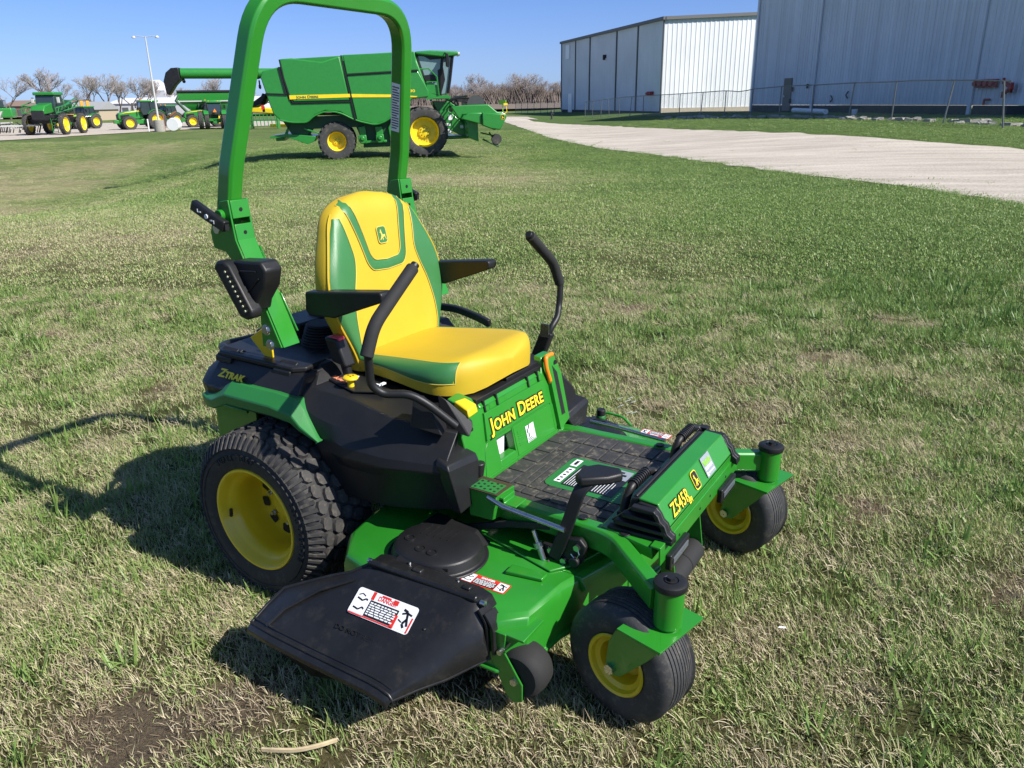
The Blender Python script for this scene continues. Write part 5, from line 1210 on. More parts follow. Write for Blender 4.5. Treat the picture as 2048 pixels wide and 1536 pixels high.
for t, z in ((6.3, 2.1), (6.1, 1.25), (8.3, 2.3)): b = B(); c = P0+u*t+n*.15+Vector((0, 0, z)); b.box(c, (.14, .14, .32)); par(b.out('wall_box', 'black', smooth=None), bb)
for t, z, k in ((11.4, 1.6, 1), (13.4, 1.85, -1)): b = B(); c = P0+u*t+n*.15+Vector((0, 0, z)); b.tube([c, c+u*.25*k+Vector((0, 0, -.25)), c+Vector((0, 0, -.45))], .05, 6); par(b.out('conduit', 'black'), bb)
# fence
paint('galvanised', (.18, .19, .19), .5, metal=.5, var=.2); paint('galv_dark', (.05, .055, .055), .6)
def mesh_wire():
    m, nt, bs = nodes('chain_link'); tc = nt.nodes.new('ShaderNodeTexCoord'); L = nt.links; MATS['chain_link'] = m
    sx = N(nt, 'ShaderNodeSeparateXYZ'); L.new(tc.outputs['UV'], sx.inputs[0])
    outs = []
    for op in ('ADD', 'SUBTRACT'):
        a = N(nt, 'ShaderNodeMath', operation=op); L.new(sx.outputs[0], a.inputs[0]); L.new(sx.outputs[1], a.inputs[1])
        p = N(nt, 'ShaderNodeMath', operation='PINGPONG'); L.new(a.outputs[0], p.inputs[0]); p.inputs[1].default_value = .5
        q = N(nt, 'ShaderNodeMath', operation='LESS_THAN'); L.new(p.outputs[0], q.inputs[0]); q.inputs[1].default_value = .05; outs.append(q)
    mx = N(nt, 'ShaderNodeMath', operation='MAXIMUM'); L.new(outs[0].outputs[0], mx.inputs[0]); L.new(outs[1].outputs[0], mx.inputs[1])
    L.new(mx.outputs[0], bs.inputs['Alpha']); bs.inputs['Base Color'].default_value = (.22, .23, .23, 1); bs.inputs['Roughness'].default_value = .5; bs.inputs['Metallic'].default_value = .5
    return m
mesh_wire()
def fence(name, pts, h, label, posts, mat='galvanised', sag=None, lean=None):
    x0, y0 = LD(*pts[0]); f = empty(name, (x0, y0, H(x0, y0)), label=label, cat='fence')
    Lc = [0]
    for i in range(len(pts)-1): Lc.append(Lc[-1]+math.dist(pts[i], pts[i+1]))
    def at_(s_):
        for i in range(len(pts)-1):
            if s_ <= Lc[i+1]: k = (s_-Lc[i])/(Lc[i+1]-Lc[i]); return (lerp(pts[i][0], pts[i+1][0], k), lerp(pts[i][1], pts[i+1][1], k))
        return pts[-1]
    top = []; n = 60
    for i in range(n+1):
        s_ = Lc[-1]*i/n; x, y = LD(*at_(s_)); z = H(x, y)+h+(sag(i/n) if sag else 0); top.append(Vector((x, y, z)))
    b = B(); b.tube(top, .028, 6); par(b.out('top_rail', mat), f)
    for i in range(posts+1):
        t = i/posts; x, y = LD(*at_(Lc[-1]*t)); z = H(x, y); dx = lean(i) if lean else 0
        b = B(); b.cyl((x, y, z-.1), (x+RH.x*dx, y+RH.y*dx, z+h+(sag(t) if sag else 0)), .035, n=8); par(b.out('post', mat if i < posts-1 else 'galvanised'), f)
    vs = []; uv = []
    for i, p in enumerate(top): g = H(p.x, p.y); vs += [(p.x, p.y, g+.03), (p.x, p.y, p.z)]
    me = bpy.data.meshes.new('wire_mesh'); me.from_pydata(vs, [], [(2*i, 2*i+2, 2*i+3, 2*i+1) for i in range(n)]); ul = me.uv_layers.new(name='UVMap')
    for p in me.polygons:
        for li in p.loop_indices:
            vi = me.loops[li].vertex_index; i = vi//2; ul.data[li].uv = (Lc[-1]*i/n/.075, (vs[vi][2]-vs[2*i][2])/.075)
    me.materials.append(MATS['chain_link']); o = bpy.data.objects.new('wire_mesh', me); COL.objects.link(o); par(o, f)
    return f
fence('chain_link_fence', [(8.4, 96), (11.2, 75), (15.6, 56), (17.3, 46.5), (18.9, 36), (19.3, 32.5)], 1.72, 'sagging chain-link fence with a bent top rail in front of the two metal sheds', 17, sag=lambda t: -.12*math.exp(-((t-.62)/.02)**2)+.06*math.sin(9*t), lean=lambda i: [0, 0, .1, -.2, 0, .15, 0, 0, 0, .1, 0, 0, 0, -.05, .12, 0, .2, -.3][i])
fence('chain_link_fence', [(.6, 152), (8.0, 135)], 1.9, 'short dark chain-link fence beyond the road, in front of the bare field', 7, mat='galv_dark')
# rubble strip by the fence
rnd = random.Random(3); b = B()
for i in range(260):
    t = rnd.random(); l = lerp(11.5, 21.5, t)+rnd.gauss(0, .25); d = lerp(66, 33, t**.8)-1.0+rnd.gauss(0, .35); x, y = LD(l, d); s_ = rnd.uniform(.08, .32)
    b.box((x, y, H(x, y)+s_*.2), (s_*1.5, s_, s_*.5), rot=Matrix.Rotation(rnd.random()*6, 3, 'Z') @ Matrix.Rotation(rnd.gauss(0, .3), 3, 'X'))
tag(b.out('concrete_rubble', 'concrete', None, smooth=None), 'broken pale concrete rubble strewn along the foot of the chain-link fence', kind='stuff')
x, y = LD(24.1, 38.5); b = B(); b.cyl((x, y, H(x, y)-.1), (x, y, H(x, y)+.85), .07, n=14); b.cyl((x, y, H(x, y)+.85), (x, y, H(x, y)+.9), .08, .04, n=14)
tag(b.out('marker_post', 'white', None), 'short white marker post on the grass at the right edge', 'post')
x, y = LD(4.6, 97); b = B(); z = H(x, y); b.lathe([(.16, 0), (.16, .08), (.11, .1), (.11, .75), (.15, .78), (.15, .84), (.10, .98), (.03, 1.06), (.001, 1.07)], (x, y, z), 'z', 16); b.cyl((x-.22, y, z+.6), (x+.22, y, z+.6), .07, n=10); b.cyl((x, y-.2, z+.55), (x, y+.2, z+.55), .08, n=10)
tag(b.out('fire_hydrant', 'galv_dark', None), 'small dark fire hydrant standing in the shade beside the road', 'hydrant')
x, y = LD(19.6, 52); b = B(); b.cyl((x, y, H(x, y)+.25), (x+FH.x*6, y+FH.y*6, H(x, y)+.28), .16, n=14); tag(b.out('plastic_pipe', 'white', None), 'long pale pipe lying at the foot of the shed wall', 'pipe')
x, y = LD(21.8, 53); b = B(); b.cyl((x, y, H(x, y)), (x, y, H(x, y)+.38), .15, .18, n=16); tag(b.out('bucket', 'white', None), 'small white bucket beside the shed wall behind the fence', 'bucket')
# ============================================================ grass blades (near the viewpoint)
def blade_mat():
    m, nt, bs = nodes('grass_blades'); L = nt.links; MATS['grass_blades'] = m
    a = N(nt, 'ShaderNodeAttribute'); a.attribute_name = 'tone'; a.attribute_type = 'GEOMETRY'
    i = N(nt, 'ShaderNodeAttribute'); i.attribute_name = 'lush'; i.attribute_type = 'INSTANCER'
    s_ = N(nt, 'ShaderNodeMath', operation='ADD'); L.new(a.outputs['Fac'], s_.inputs[0]); L.new(i.outputs['Fac'], s_.inputs[1])
    r = ramp(nt, [(0, (.30, .235, .155)), (.18, (.62, .545, .37)), (.34, (.53, .49, .27)), (.44, (.39, .425, .17)), (.66, (.22, .33, .085)), (1, (.12, .215, .05))])
    mr = N(nt, 'ShaderNodeMapRange'); mr.inputs['From Max'].default_value = 2; L.new(s_.outputs[0], mr.inputs['Value']); L.new(mr.outputs[0], r.inputs['Fac'])
    L.new(r.outputs['Color'], bs.inputs['Base Color']); bs.inputs['Roughness'].default_value = .42; bs.inputs['Specular IOR Level'].default_value = .3
    tr = N(nt, 'ShaderNodeBsdfTranslucent'); L.new(r.outputs['Color'], tr.inputs['Color']); ms = N(nt, 'ShaderNodeMixShader'); ms.inputs[0].default_value = .28
    L.new(bs.outputs[0], ms.inputs[1]); L.new(tr.outputs[0], ms.inputs[2]); L.new(ms.outputs[0], nt.nodes['Material Output'].inputs['Surface']); return m
blade_mat()
tuftc = bpy.data.collections.new('tufts')
def tuft(seed, n, rad, hmin, hmax, wd, flat, tone0, tone1, broad=0):
    r = random.Random(seed); vs = []; fs = []; tones = []
    for k in range(n):
        a = r.random()*6.283; q = rad*math.sqrt(r.random()); x, y = q*math.cos(a), q*math.sin(a); h = r.uniform(hmin, hmax); dr = r.random()*6.283
        fl = min(.97, max(.0, r.gauss(flat, .22))); w = wd*r.uniform(.6, 1.3); tn = r.uniform(tone0, tone1)
        dx, dy = math.cos(dr), math.sin(dr); px, py = -dy, dx; o = len(vs); segs = 3
        for i in range(segs+1):
            t = i/segs; bend = fl*t**1.4; hz = h*t*math.sqrt(max(.0, 1-(fl*(.8+.2*t))**2))+.003; f = h*t*fl; ww = w*(1-t**1.8)*.5+.00025; 
            vs.append((x+dx*f+px*ww, y+dy*f+py*ww, hz)); vs.append((x+dx*f-px*ww, y+dy*f-py*ww, hz+(.0008 if i else 0))); tones += [tn, tn]
            if i: fs.append((o+2*i-2, o+2*i-1, o+2*i+1, o+2*i))
    me = bpy.data.meshes.new('tuft'); me.from_pydata(vs, [], fs); me.update(); me.shade_smooth()
    at = me.attributes.new('tone', 'FLOAT', 'POINT'); at.data.foreach_set('value', tones); me.materials.append(MATS['grass_blades'])
    o = bpy.data.objects.new('tuft_%02d' % seed, me); tuftc.objects.link(o)
# 0-3 short mixed mat, 4-6 straw thatch, 7-8 upright green, 9 broad weeds ; then coarse versions 10-13 for further away
for i in range(4): tuft(i, 72, .078, .011, .031, .0020, .58, -.1, 1.0)
for i in range(4, 7): tuft(i, 66, .085, .014, .046, .0017, .85, -.6, .2)
for i in range(7, 9): tuft(i, 22, .06, .025, .062, .003, .45, .35, 1.05)
tuft(9, 7, .05, .06, .12, .0065, .55, .55, 1.0)
for i in range(10, 14): tuft(i, 110, .22, .008, .022, .0048, .68, -.12, .88)
pts = []; at_l = []; at_i = []; at_s = []; at_r = []
rg = random.Random(11)
EDGE_ = [(0, 96), (14, 112), (26, 108), (31, 97.5), (36, 86), (38.5, 76), (40.4, 66), (50, 60), (75, 52)]
def scatter(d0, d1, dens, choose, sc0, sc1):
    area = .80*(d1*d1-d0*d0)+ .8*(d1-d0)
    for _ in range(int(area*dens)):
        d = math.sqrt(rg.uniform(d0*d0, d1*d1)); l = rg.uniform(-1, 1)*(.78*d+.5); x, y = LD(l, d)
        r0 = interp(ROAD, d)
        if r0[0]-.05 < l < r0[1]+.2 and rg.random() > (.45 if l < r0[0]+.35 else .02): continue
        if rg.random() < .6*bare_at(x, y): continue
        if d < 9 and noise.noise(Vector((x*9, y*9, 4)))+.5*noise.noise(Vector((x*21, y*21, 4))) < -.20 and rg.random() < .8: continue
        if d > 50 and l < -20 and interp(EDGE_, -l)[0]-1 < d: continue
        lu = max(0, ground_lush(x, y))+.15+noise.noise(Vector((x*4.5, y*4.5, 1)))*.55+noise.noise(Vector((x*11, y*11, 1)))*.25
        pts.append((x, y, H(x, y)-.002)); at_l.append(max(-.1, min(1.1, lu))); at_i.append(choose(lu)); at_s.append(rg.uniform(sc0, sc1)*(1+.35*(lu-.5))); at_r.append((rg.gauss(0, .08), rg.gauss(0, .08), rg.random()*6.283))
def near(lu):
    q = rg.random()+.35*(lu-.5)
    if q < .26: return rg.choice((4, 5, 6))
    if q < .90: return rg.randrange(4)
    if q < .975: return rg.choice((7, 8))
    return 9
scatter(.9, 3.6, 640, near, .8, 1.15)
scatter(3.6, 7.0, 340, near, .9, 1.25)
scatter(7.0, 15, 80, lambda lu: rg.randrange(10, 14), .9, 1.4)
scatter(15, 34, 16, lambda lu: rg.randrange(10, 14), 1.1, 1.7)
scatter(34, 62, 4.5, lambda lu: rg.randrange(10, 14), 1.4, 2.2)
me = bpy.data.meshes.new('grass'); me.from_pydata(pts, [], [])
for nm, ty, dat in (('lush', 'FLOAT', at_l), ('sc', 'FLOAT', at_s)):
    at = me.attributes.new(nm, ty, 'POINT'); at.data.foreach_set('value', dat)
at = me.attributes.new('idx', 'INT', 'POINT'); at.data.foreach_set('value', at_i)
at = me.attributes.new('rot', 'FLOAT_VECTOR', 'POINT'); at.data.foreach_set('vector', [c for r in at_r for c in r])
go_ = bpy.data.objects.new('grass', me); COL.objects.link(go_); tag(go_, 'short patchy spring grass, green blades mixed with straw-coloured thatch', kind='stuff')
ng = bpy.data.node_groups.new('scatter', 'GeometryNodeTree')
ng.interface.new_socket('Geometry', in_out='INPUT', socket_type='NodeSocketGeometry'); ng.interface.new_socket('Geometry', in_out='OUTPUT', socket_type='NodeSocketGeometry')
gi = ng.nodes.new('NodeGroupInput'); go2 = ng.nodes.new('NodeGroupOutput'); ip = ng.nodes.new('GeometryNodeInstanceOnPoints'); ci = ng.nodes.new('GeometryNodeCollectionInfo')
ci.inputs['Collection'].default_value = tuftc; ci.inputs['Separate Children'].default_value = True; ci.inputs['Reset Children'].default_value = True
def na(nm, ty): n = ng.nodes.new('GeometryNodeInputNamedAttribute'); n.data_type = ty; n.inputs['Name'].default_value = nm; return n
ip.inputs['Pick Instance'].default_value = True
ng.links.new(gi.outputs[0], ip.inputs['Points']); ng.links.new(ci.outputs[0], ip.inputs['Instance'])
ng.links.new(na('idx', 'INT').outputs[0], ip.inputs['Instance Index']); ng.links.new(na('rot', 'FLOAT_VECTOR').outputs[0], ip.inputs['Rotation']); ng.links.new(na('sc', 'FLOAT').outputs[0], ip.inputs['Scale'])
ng.links.new(ip.outputs[0], go2.inputs[0])
md = go_.modifiers.new('scatter', 'NODES'); md.node_group = ng
# ============================================================ parked machines beyond
paint('far_green', (.022, .21, .03), .35, coat=.3); paint('dark_green', (.012, .07, .02), .5); paint('far_yellow', (.82, .60, .015), .4); paint('far_tyre', (.045, .044, .043), .85, dust=.35, scale=3); paint('glass', (.03, .045, .05), .08, spec=.8)
paint('clear_glass', (.16, .24, .25), .08, spec=.8); paint('rust', (.25, .09, .04), .8); paint('pale_metal', (.5, .5, .48), .5)
def g_(l, d): x, y = LD(l, d); return (x, y, H(x, y))
LDANG = math.atan2(RH.y, RH.x)      # heading angle that points to the right of the picture
def wheel(par_, x, y, r, w, rim, side=-1, dual=0, name='wheel', lug=True):
    # axis along y ; centre at (x, y, r)
    prof = [(rim*.98, w*.42), (rim*1.04, w*.48), (rim*1.25, w*.52), (r*.9, w*.5), (r*.97, w*.40), (r*.985, 0)]
    prof = prof+[(a, -h) for a, h in reversed(prof[:-1])]
    b = B(); b.lathe(prof, (x, y, r), 'y', 40)
    if lug:
        n = 22
        for k in range(n):
            for sg in (-1, 1):
                a = 2*PI*(k+(.5 if sg > 0 else 0))/n; ring0 = []; ring1 = []
                for (yy, da) in ((.02, .0), (.5, .16)):
                    for dd in (-.045, .045):
                        for rr_, lst in ((r*.95 if yy < .4 else r*.86, ring0), (r*1.015 if yy < .4 else r*.985, ring1)):
                            t = a+da+dd; lst.append((x+rr_*math.cos(t), y+sg*yy*w, r+rr_*math.sin(t)))
                o = [ring0[0], ring0[1], ring0[3], ring0[2]]; q = [ring1[0], ring1[1], ring1[3], ring1[2]]
                b.ring_loft([o, q], True, True)
    rm = B(); rm.lathe([(rim, w*.42), (rim*.93, w*.36), (rim*.86, w*.10), (rim*.80, w*.02), (rim*.42, w*.0), (rim*.36, w*.10), (rim*.20, w*.14), (.001, w*.14)], (x, y, r), 'y', 32)
    rm.lathe([(rim, -w*.42), (rim*.93, -w*.36), (rim*.86, -w*.10), (rim*.80, -w*.02), (rim*.42, 0), (rim*.36, -w*.10), (.001, -w*.14)], (x, y, r), 'y', 32)
    o = rm.out(name, 'far_yellow', par_, smooth=35); b.out('tyre', 'far_tyre', o, smooth=35)
    bb = B()
    for k in range(8): a = 2*PI*k/8; bb.cyl((x+rim*.28*math.cos(a), y-w*.16, r+rim*.28*math.sin(a)), (x+rim*.28*math.cos(a), y+w*.16, r+rim*.28*math.sin(a)), rim*.035, n=6)
    bb.out('wheel_nuts', 'dark_metal', o); return o
# ---- combine harvester (local: x forward, y to its left, z up), seen from its right side
CB = g_(-5.2, 32.0)
cb = empty('combine_harvester', (*LD(-6.85, 31.5), CB[2]+.03), LDANG+R(10), 'big green combine harvester with yellow stripe and raised side auger parked on the grass', 'combine harvester')
def cz(zx, zy): return ((zx-995)*.00712, (648-zy)*.00712)   # measured side view, metres
def cprism(name, pts, y0, y1, mat, parent=cb, bevel=.03, **k):
    b = B(); b.prism([cz(*p) for p in pts], 'y', y0, y1); return b.out(name, mat, parent, bevel=bevel, smooth=35, **k)
cprism('body', [(625, 190), (640, 160), (735, 140), (1062, 120), (1470, 100), (1530, 290), (1530, 322), (1440, 330), (1340, 400), (1280, 442), (1220, 460), (1110, 430), (1060, 400), (1030, 385), (950, 375), (895, 395), (850, 430), (760, 430), (700, 415), (668, 380), (655, 330)], .02, 3.0, 'far_green', bevel=.05)
body = cb.children[-1]
cprism('side_panel', [(625, 190), (640, 160), (728, 142), (760, 300), (775, 330), (1095, 333), (1108, 428), (1060, 400), (1030, 383), (950, 373), (893, 393), (848, 430), (760, 430), (700, 415), (668, 380), (655, 330)], -.06, .02, 'far_green')
cprism('side_panel', [(736, 103), (800, 100), (960, 122), (1058, 94), (1090, 325), (785, 325), (766, 300), (745, 200)], -.10, .02, 'far_green', bevel=.05)
cprism('side_panel', [(1076, 92), (1468, 80), (1478, 178), (1086, 190)], -.06, .02, 'far_green')
cprism('side_panel', [(1086, 194), (1480, 182), (1532, 290), (1530, 320), (1440, 328), (1340, 398), (1280, 440), (1220, 458), (1118, 430)], -.06, .02, 'far_green')
cprism('grain_tank', [(736, 102), (1060, 92), (1076, 88), (1468, 80), (1465, 130), (736, 145)], .25, 2.8, 'far_green')
st_ = cprism('stripe', [(766, 288), (1094, 291), (1094, 309), (766, 309)], -.115, -.098, 'far_yellow', bevel=0)
cprism('stripe', [(1102, 292), (1340, 303), (1468, 316), (1460, 321), (1340, 317), (1104, 310)], -.075, -.058, 'far_yellow', bevel=0)
M0 = cz(800, 306); lettering('brand_lettering', 'John Deere', .14, (M0[0], -.118, M0[1]), (1, 0, 0), (0, 0, 1), 'dark_green', st_, caps=.8, width=.86, bold=.004)
M0 = cz(1432, 294); lettering('brand_lettering', 'S790', .15, (M0[0]-.25, -.066, M0[1]), (1, 0, 0), (0, 0, 1), 'far_yellow', body, width=.42, bold=.004)
b = B(); b.lathe([(.001, 0), (.32, 0), (.33, .03), (.30, .05), (.001, .05)], (cz(935, 110)[0], 1.2, cz(935, 118)[1]), 'z', 28); b.out('tank_cover', 'pale_metal', cb)
for P_ in ([(1066, 92), (1080, 190), (1097, 328), (1110, 430)], [(1085, 191), (1480, 180)], [(736, 105), (746, 200), (768, 302), (780, 328), (1097, 331)], [(640, 275), (757, 283)], [(728, 142), (750, 285)]):
    b = B(); b.tube([(cz(*p)[0], -.075, cz(*p)[1]) for p in P_], 1, rect=(.07, .05), up=(0, -1, 0)); b.out('panel_seam', 'letter_black', cb)
# fender arch lines
b = B(); b.tube([(cz(*p)[0], -.05, cz(*p)[1]) for p in [(700, 415), (760, 430), (845, 432), (880, 402), (950, 376), (1030, 387), (1110, 432), (1220, 461), (1280, 443), (1340, 402)]], .035, 8, fillet=.3); b.out('arch_moulding', 'far_green', cb)
# auger
b = B(); A0 = cz(205, 158); A1 = cz(735, 158); b.cyl((A0[0], .35, A0[1]), (A1[0]+.4, .95, A1[1]-.1), .19, n=28); b.cyl((cz(585, 158)[0], .78, A0[1]-.03), (cz(605, 158)[0], .80, A0[1]-.03), .245, n=28); b.out('unloading_auger', 'far_green', cb, smooth=40)
b = B(); b.prism([cz(205, 128), cz(165, 130), cz(135, 152), cz(117, 195), cz(123, 262), cz(133, 266), cz(175, 215), cz(205, 190)], 'y', .10, .60); b.out('auger_boot', 'gloss_black', cb, bevel=.05, seg=3)
b = B(); b.cyl((cz(215, 195)[0], .3, cz(163, 190)[1]), (cz(215, 195)[0], .4, cz(163, 200)[1]), .06); b.out('auger_lamp', 'black', cb)
b = B(); b.tube([(cz(600, 300)[0], .8, cz(600, 325)[1]), (cz(625, 280)[0], .7, cz(620, 280)[1])], .12, 8); b.prism([cz(548, 345), cz(600, 325), cz(635, 275), cz(615, 280), cz(550, 320)], 'y', .5, 2.6); b.out('straw_spout', 'black', cb)
b = B(); b.cyl((cz(612, 205)[0], .2, cz(612, 205)[1]), (cz(612, 250)[0], .2, cz(612, 250)[1]), .03); b.box((cz(612, 240)[0], .2, cz(612, 238)[1]), (.09, .09, .12)); b.cyl((cz(615, 330)[0], .2, cz(615, 370)[1]), (cz(615, 345)[0], .2, cz(615, 340)[1]), .05); b.out('rear_light', 'black', cb)
b = B(); b.box((cz(612, 345)[0], .16, cz(612, 345)[1]), (.10, .1, .16)); b.out('rear_light', 'red', cb)
# chassis underneath
b = B(); b.prism([cz(700, 410), cz(1330, 400), cz(1290, 560), cz(1140, 555), (cz(1110, 470)), cz(860, 470), cz(800, 545), cz(760, 520)], 'y', .5, 2.6); b.box((cz(1230, 570)[0], 1.5, cz(1230, 572)[1]), (1.25, 2.0, .18)); b.out('chassis', 'dark_green', cb)
b = B(); b.prism([cz(628, 500), cz(720, 490), cz(880, 510), cz(875, 535), cz(830, 552), cz(795, 538), cz(720, 508), cz(630, 512)], 'y', .3, 2.7); b.box((cz(680, 520)[0], 1.5, cz(680, 520)[1]), (.35, 1.9, .12)); b.prism([cz(700, 505), cz(735, 440), cz(748, 440), cz(716, 508)], 'y', .5, .62); b.prism([cz(820, 462), cz(905, 492), cz(903, 500), cz(818, 470)], 'y', .3, .4); b.out('residue_chopper', 'far_green', cb, bevel=.01)
for zx in (1140, 1238): 
    b = B(); b.prism([cz(zx-22, 515), cz(zx+22, 512), cz(zx+24, 548), cz(zx+10, 560), cz(zx-12, 560), cz(zx-24, 545)], 'y', .05, .4); b.cyl((cz(zx, 0)[0], 0, cz(0, 532)[1]), (cz(zx, 0)[0], .06, cz(0, 532)[1]), .09, n=14); b.out('tool_box', 'far_green', cb, bevel=.03)
b = B(); b.prism([cz(1120, 470), cz(1160, 465), cz(1165, 560), cz(1140, 562)], 'y', .2, .5); b.prism([cz(1215, 470), cz(1255, 470), cz(1262, 555), cz(1225, 557)], 'y', .2, .5); b.box((cz(1200, 553)[0], .6, cz(1200, 553)[1]), (1.1, .5, .1)); b.prism([cz(1290, 480), cz(1340, 400), cz(1430, 380), cz(1430, 520), cz(1300, 560)], 'y', .3, 2.6); b.out('side_frame', 'far_green', cb, bevel=.02)
wheel(cb, 0, .45, .755, .62, .385); wheel(cb, 0, 2.6, .755, .62, .385, 1)
wheel(cb, 3.56, .30, .975, .72, .60); wheel(cb, 3.56, 2.9, .975, .72, .60, 1)
# cab
b = B(); b.prism([cz(1476, 78), cz(1560, 74), cz(1722, 82), cz(1722, 102), cz(1640, 112), cz(1480, 92)], 'y', .55, 2.55); b.out('cab_roof', 'far_green', cb, bevel=.05, seg=3)
b = B(); b.prism([cz(1486, 96), cz(1690, 108), cz(1655, 305), cz(1600, 318), cz(1545, 300)], 'y', .72, 2.4); b.out('cab_window', 'clear_glass', cb, bevel=.04)
b = B()
for P in ([(1480, 92), (1500, 180), (1545, 300)], [(1690, 106), (1668, 230), (1652, 305)], [(1632, 108), (1612, 240), (1606, 315)]): b.tube([(cz(*p)[0], .69, cz(*p)[1]) for p in P], .06, 6)
b.prism([cz(1486, 92), cz(1690, 106), cz(1640, 118), cz(1560, 122), cz(1520, 100)], 'y', .68, .9); b.prism([cz(1510, 205), cz(1580, 200), cz(1590, 235), cz(1550, 245), cz(1520, 235)], 'y', .69, .71); b.prism([cz(1600, 180), cz(1632, 160), cz(1640, 230), cz(1612, 310), cz(1600, 310)], 'y', .69, .71)
b.out('cab_frame', 'black', cb)
b = B(); b.prism([cz(1645, 95), cz(1660, 95), cz(1664, 150), cz(1655, 168), cz(1645, 160)], 'y', .2, .5); b.tube([(cz(1650, 95)[0], .35, cz(1650, 95)[1]), (cz(1640, 85)[0], .7, cz(1640, 85)[1])], .025, 6); b.out('mirror', 'black', cb, bevel=.03)
b = B(); b.cyl((cz(1722, 96)[0], .7, cz(1722, 96)[1]), (cz(1732, 96)[0], .7, cz(1732, 96)[1]), .07); b.cyl((cz(1722, 96)[0], 1.2, cz(1722, 96)[1]), (cz(1732, 96)[0], 1.2, cz(1732, 96)[1]), .07); b.out('work_light', 'pale_metal', cb)
b = B(); b.prism([cz(1545, 300), cz(1600, 318), cz(1650, 312), cz(1655, 335), cz(1530, 330), cz(1528, 240), cz(1590, 260), cz(1596, 312)], 'y', .5, .62); b.box((cz(1590, 325)[0], .9, cz(1590, 328)[1]), (1.0, 1.1, .1)); b.tube([(cz(*p)[0], .45, cz(*p)[1]) for p in [(1495, 172), (1545, 170), (1590, 215), (1596, 315)]], .025, 6); b.tube([(cz(*p)[0], .45, cz(*p)[1]) for p in [(1530, 240), (1594, 242)]], .02, 6); b.tube([(cz(*p)[0], .3, cz(*p)[1]) for p in [(1560, 330), (1650, 330), (1652, 360)]], .025, 6); b.out('cab_platform', 'far_green', cb)
# feeder house, header and reel
b = B(); b.prism([cz(1590, 400), cz(1640, 395), cz(1745, 490), cz(1750, 540), cz(1700, 535), cz(1600, 480)], 'y', .3, .7); b.prism([cz(1560, 345), cz(1660, 350), cz(1760, 420), cz(1800, 440), cz(1790, 520), cz(1700, 500), cz(1600, 440)], 'y', .9, 2.2); b.cyl((cz(1745, 510)[0], .22, cz(1745, 512)[1]), (cz(1745, 510)[0], .3, cz(1745, 512)[1]), .12, n=18); b.prism([cz(1780, 430), cz(1800, 440), cz(1812, 540), cz(1770, 545)], 'y', .3, .5); b.prism([cz(1620, 540), cz(1780, 545), cz(1780, 560), cz(1620, 560)], 'y', .5, 2.2); b.out('feeder_house', 'far_green', cb, bevel=.03)
b = B(); b.prism([cz(1620, 505), cz(1640, 500), cz(1660, 520), cz(1640, 530)], 'y', .25, .3); b.prism([cz(1640, 424), cz(1664, 424), cz(1664, 452), cz(1640, 452)], 'y', .285, .298); b.prism([cz(1628, 468), cz(1650, 470), cz(1650, 484), cz(1628, 482)], 'y', .285, .298); b.prism([cz(1706, 482), cz(1724, 484), cz(1724, 500), cz(1706, 498)], 'y', .285, .298); b.out('warning_label', 'white', cb)
b = B(); b.prism([cz(1640, 335), cz(1720, 330), cz(1850, 330), cz(1900, 372), cz(1940, 378), cz(1945, 400), cz(1905, 462), cz(1880, 470), cz(1800, 430), cz(1800, 380), cz(1700, 380), cz(1690, 400), cz(1680, 400)], 'y', -1.0, -.8)
b.prism([cz(1808, 372), cz(1940, 384), cz(1945, 400), cz(1905, 468), cz(1850, 458), cz(1806, 440)], 'y', -1.35, -.85); b.prism([cz(1690, 400), cz(1740, 370), cz(1808, 372), cz(1806, 435), cz(1700, 405)], 'y', -1.25, -.9); b.prism([cz(1730, 395), cz(1790, 400), cz(1790, 530), cz(1730, 500)], 'y', -.85, 4.2); b.out('header', 'far_green', cb, bevel=.04)
emblem(cb, (cz(1921, 400)[0], -1.356, cz(1921, 400)[1]), (1, 0, .05), (-.05, 0, 1), .19)
b = B(); b.cyl((cz(1786, 325)[0], -.75, cz(1786, 330)[1]), (cz(1786, 325)[0], -.70, cz(1786, 330)[1]), .36, n=32); b.out('reel_disc', 'galv_dark', cb)
for k in range(6):
    a = R(60*k+12); c_ = (cz(1720, 0)[0]+.45*math.cos(a), cz(0, 325)[1]+.32*math.sin(a)); b = B(); b.cyl((c_[0], -.6, c_[1]), (c_[0], 4, c_[1]), .03, n=6)
    for i in range(24): b.cyl((c_[0], -.5+i*.19, c_[1]), (c_[0]-.03, -.5+i*.19, c_[1]-.22), .012, n=4)
    b.out('reel_bat', 'black', cb)
b = B(); b.tube([(cz(*p)[0], -.6, cz(*p)[1]) for p in [(1640, 300), (1700, 290), (1760, 298)]], .04, 6); b.tube([(cz(*p)[0], -.5, cz(*p)[1]) for p in [(1680, 300), (1700, 370), (1740, 350)]], .04, 6); b.tube([(cz(*p)[0], .2, cz(*p)[1]) for p in [(1650, 300), (1750, 370), (1850, 350)]], .05, 6); b.tube([(cz(*p)[0], -.7, cz(*p)[1]) for p in [(1786, 330), (1850, 345), (1890, 372)]], .05, 6); b.out('reel_arm', 'black', cb)
b = B(); b.tube([(cz(*p)[0], -1.0, cz(*p)[1]) for p in [(1940, 385), (1955, 372), (1950, 345)]], .02, 6); b.box((cz(1948, 335)[0], -1.0, cz(1948, 333)[1]), (.16, .05, .08)); b.out('width_marker', 'far_yellow', cb)
b = B(); b.lathe([(.001, .1), (.20, .1), (.21, .04), (.21, -.04), (.20, -.1), (.001, -.1)], (cz(1890, 518)[0], -.95, cz(1890, 518)[1]), 'y', 24); b.out('gauge_wheel', 'far_tyre', cb)
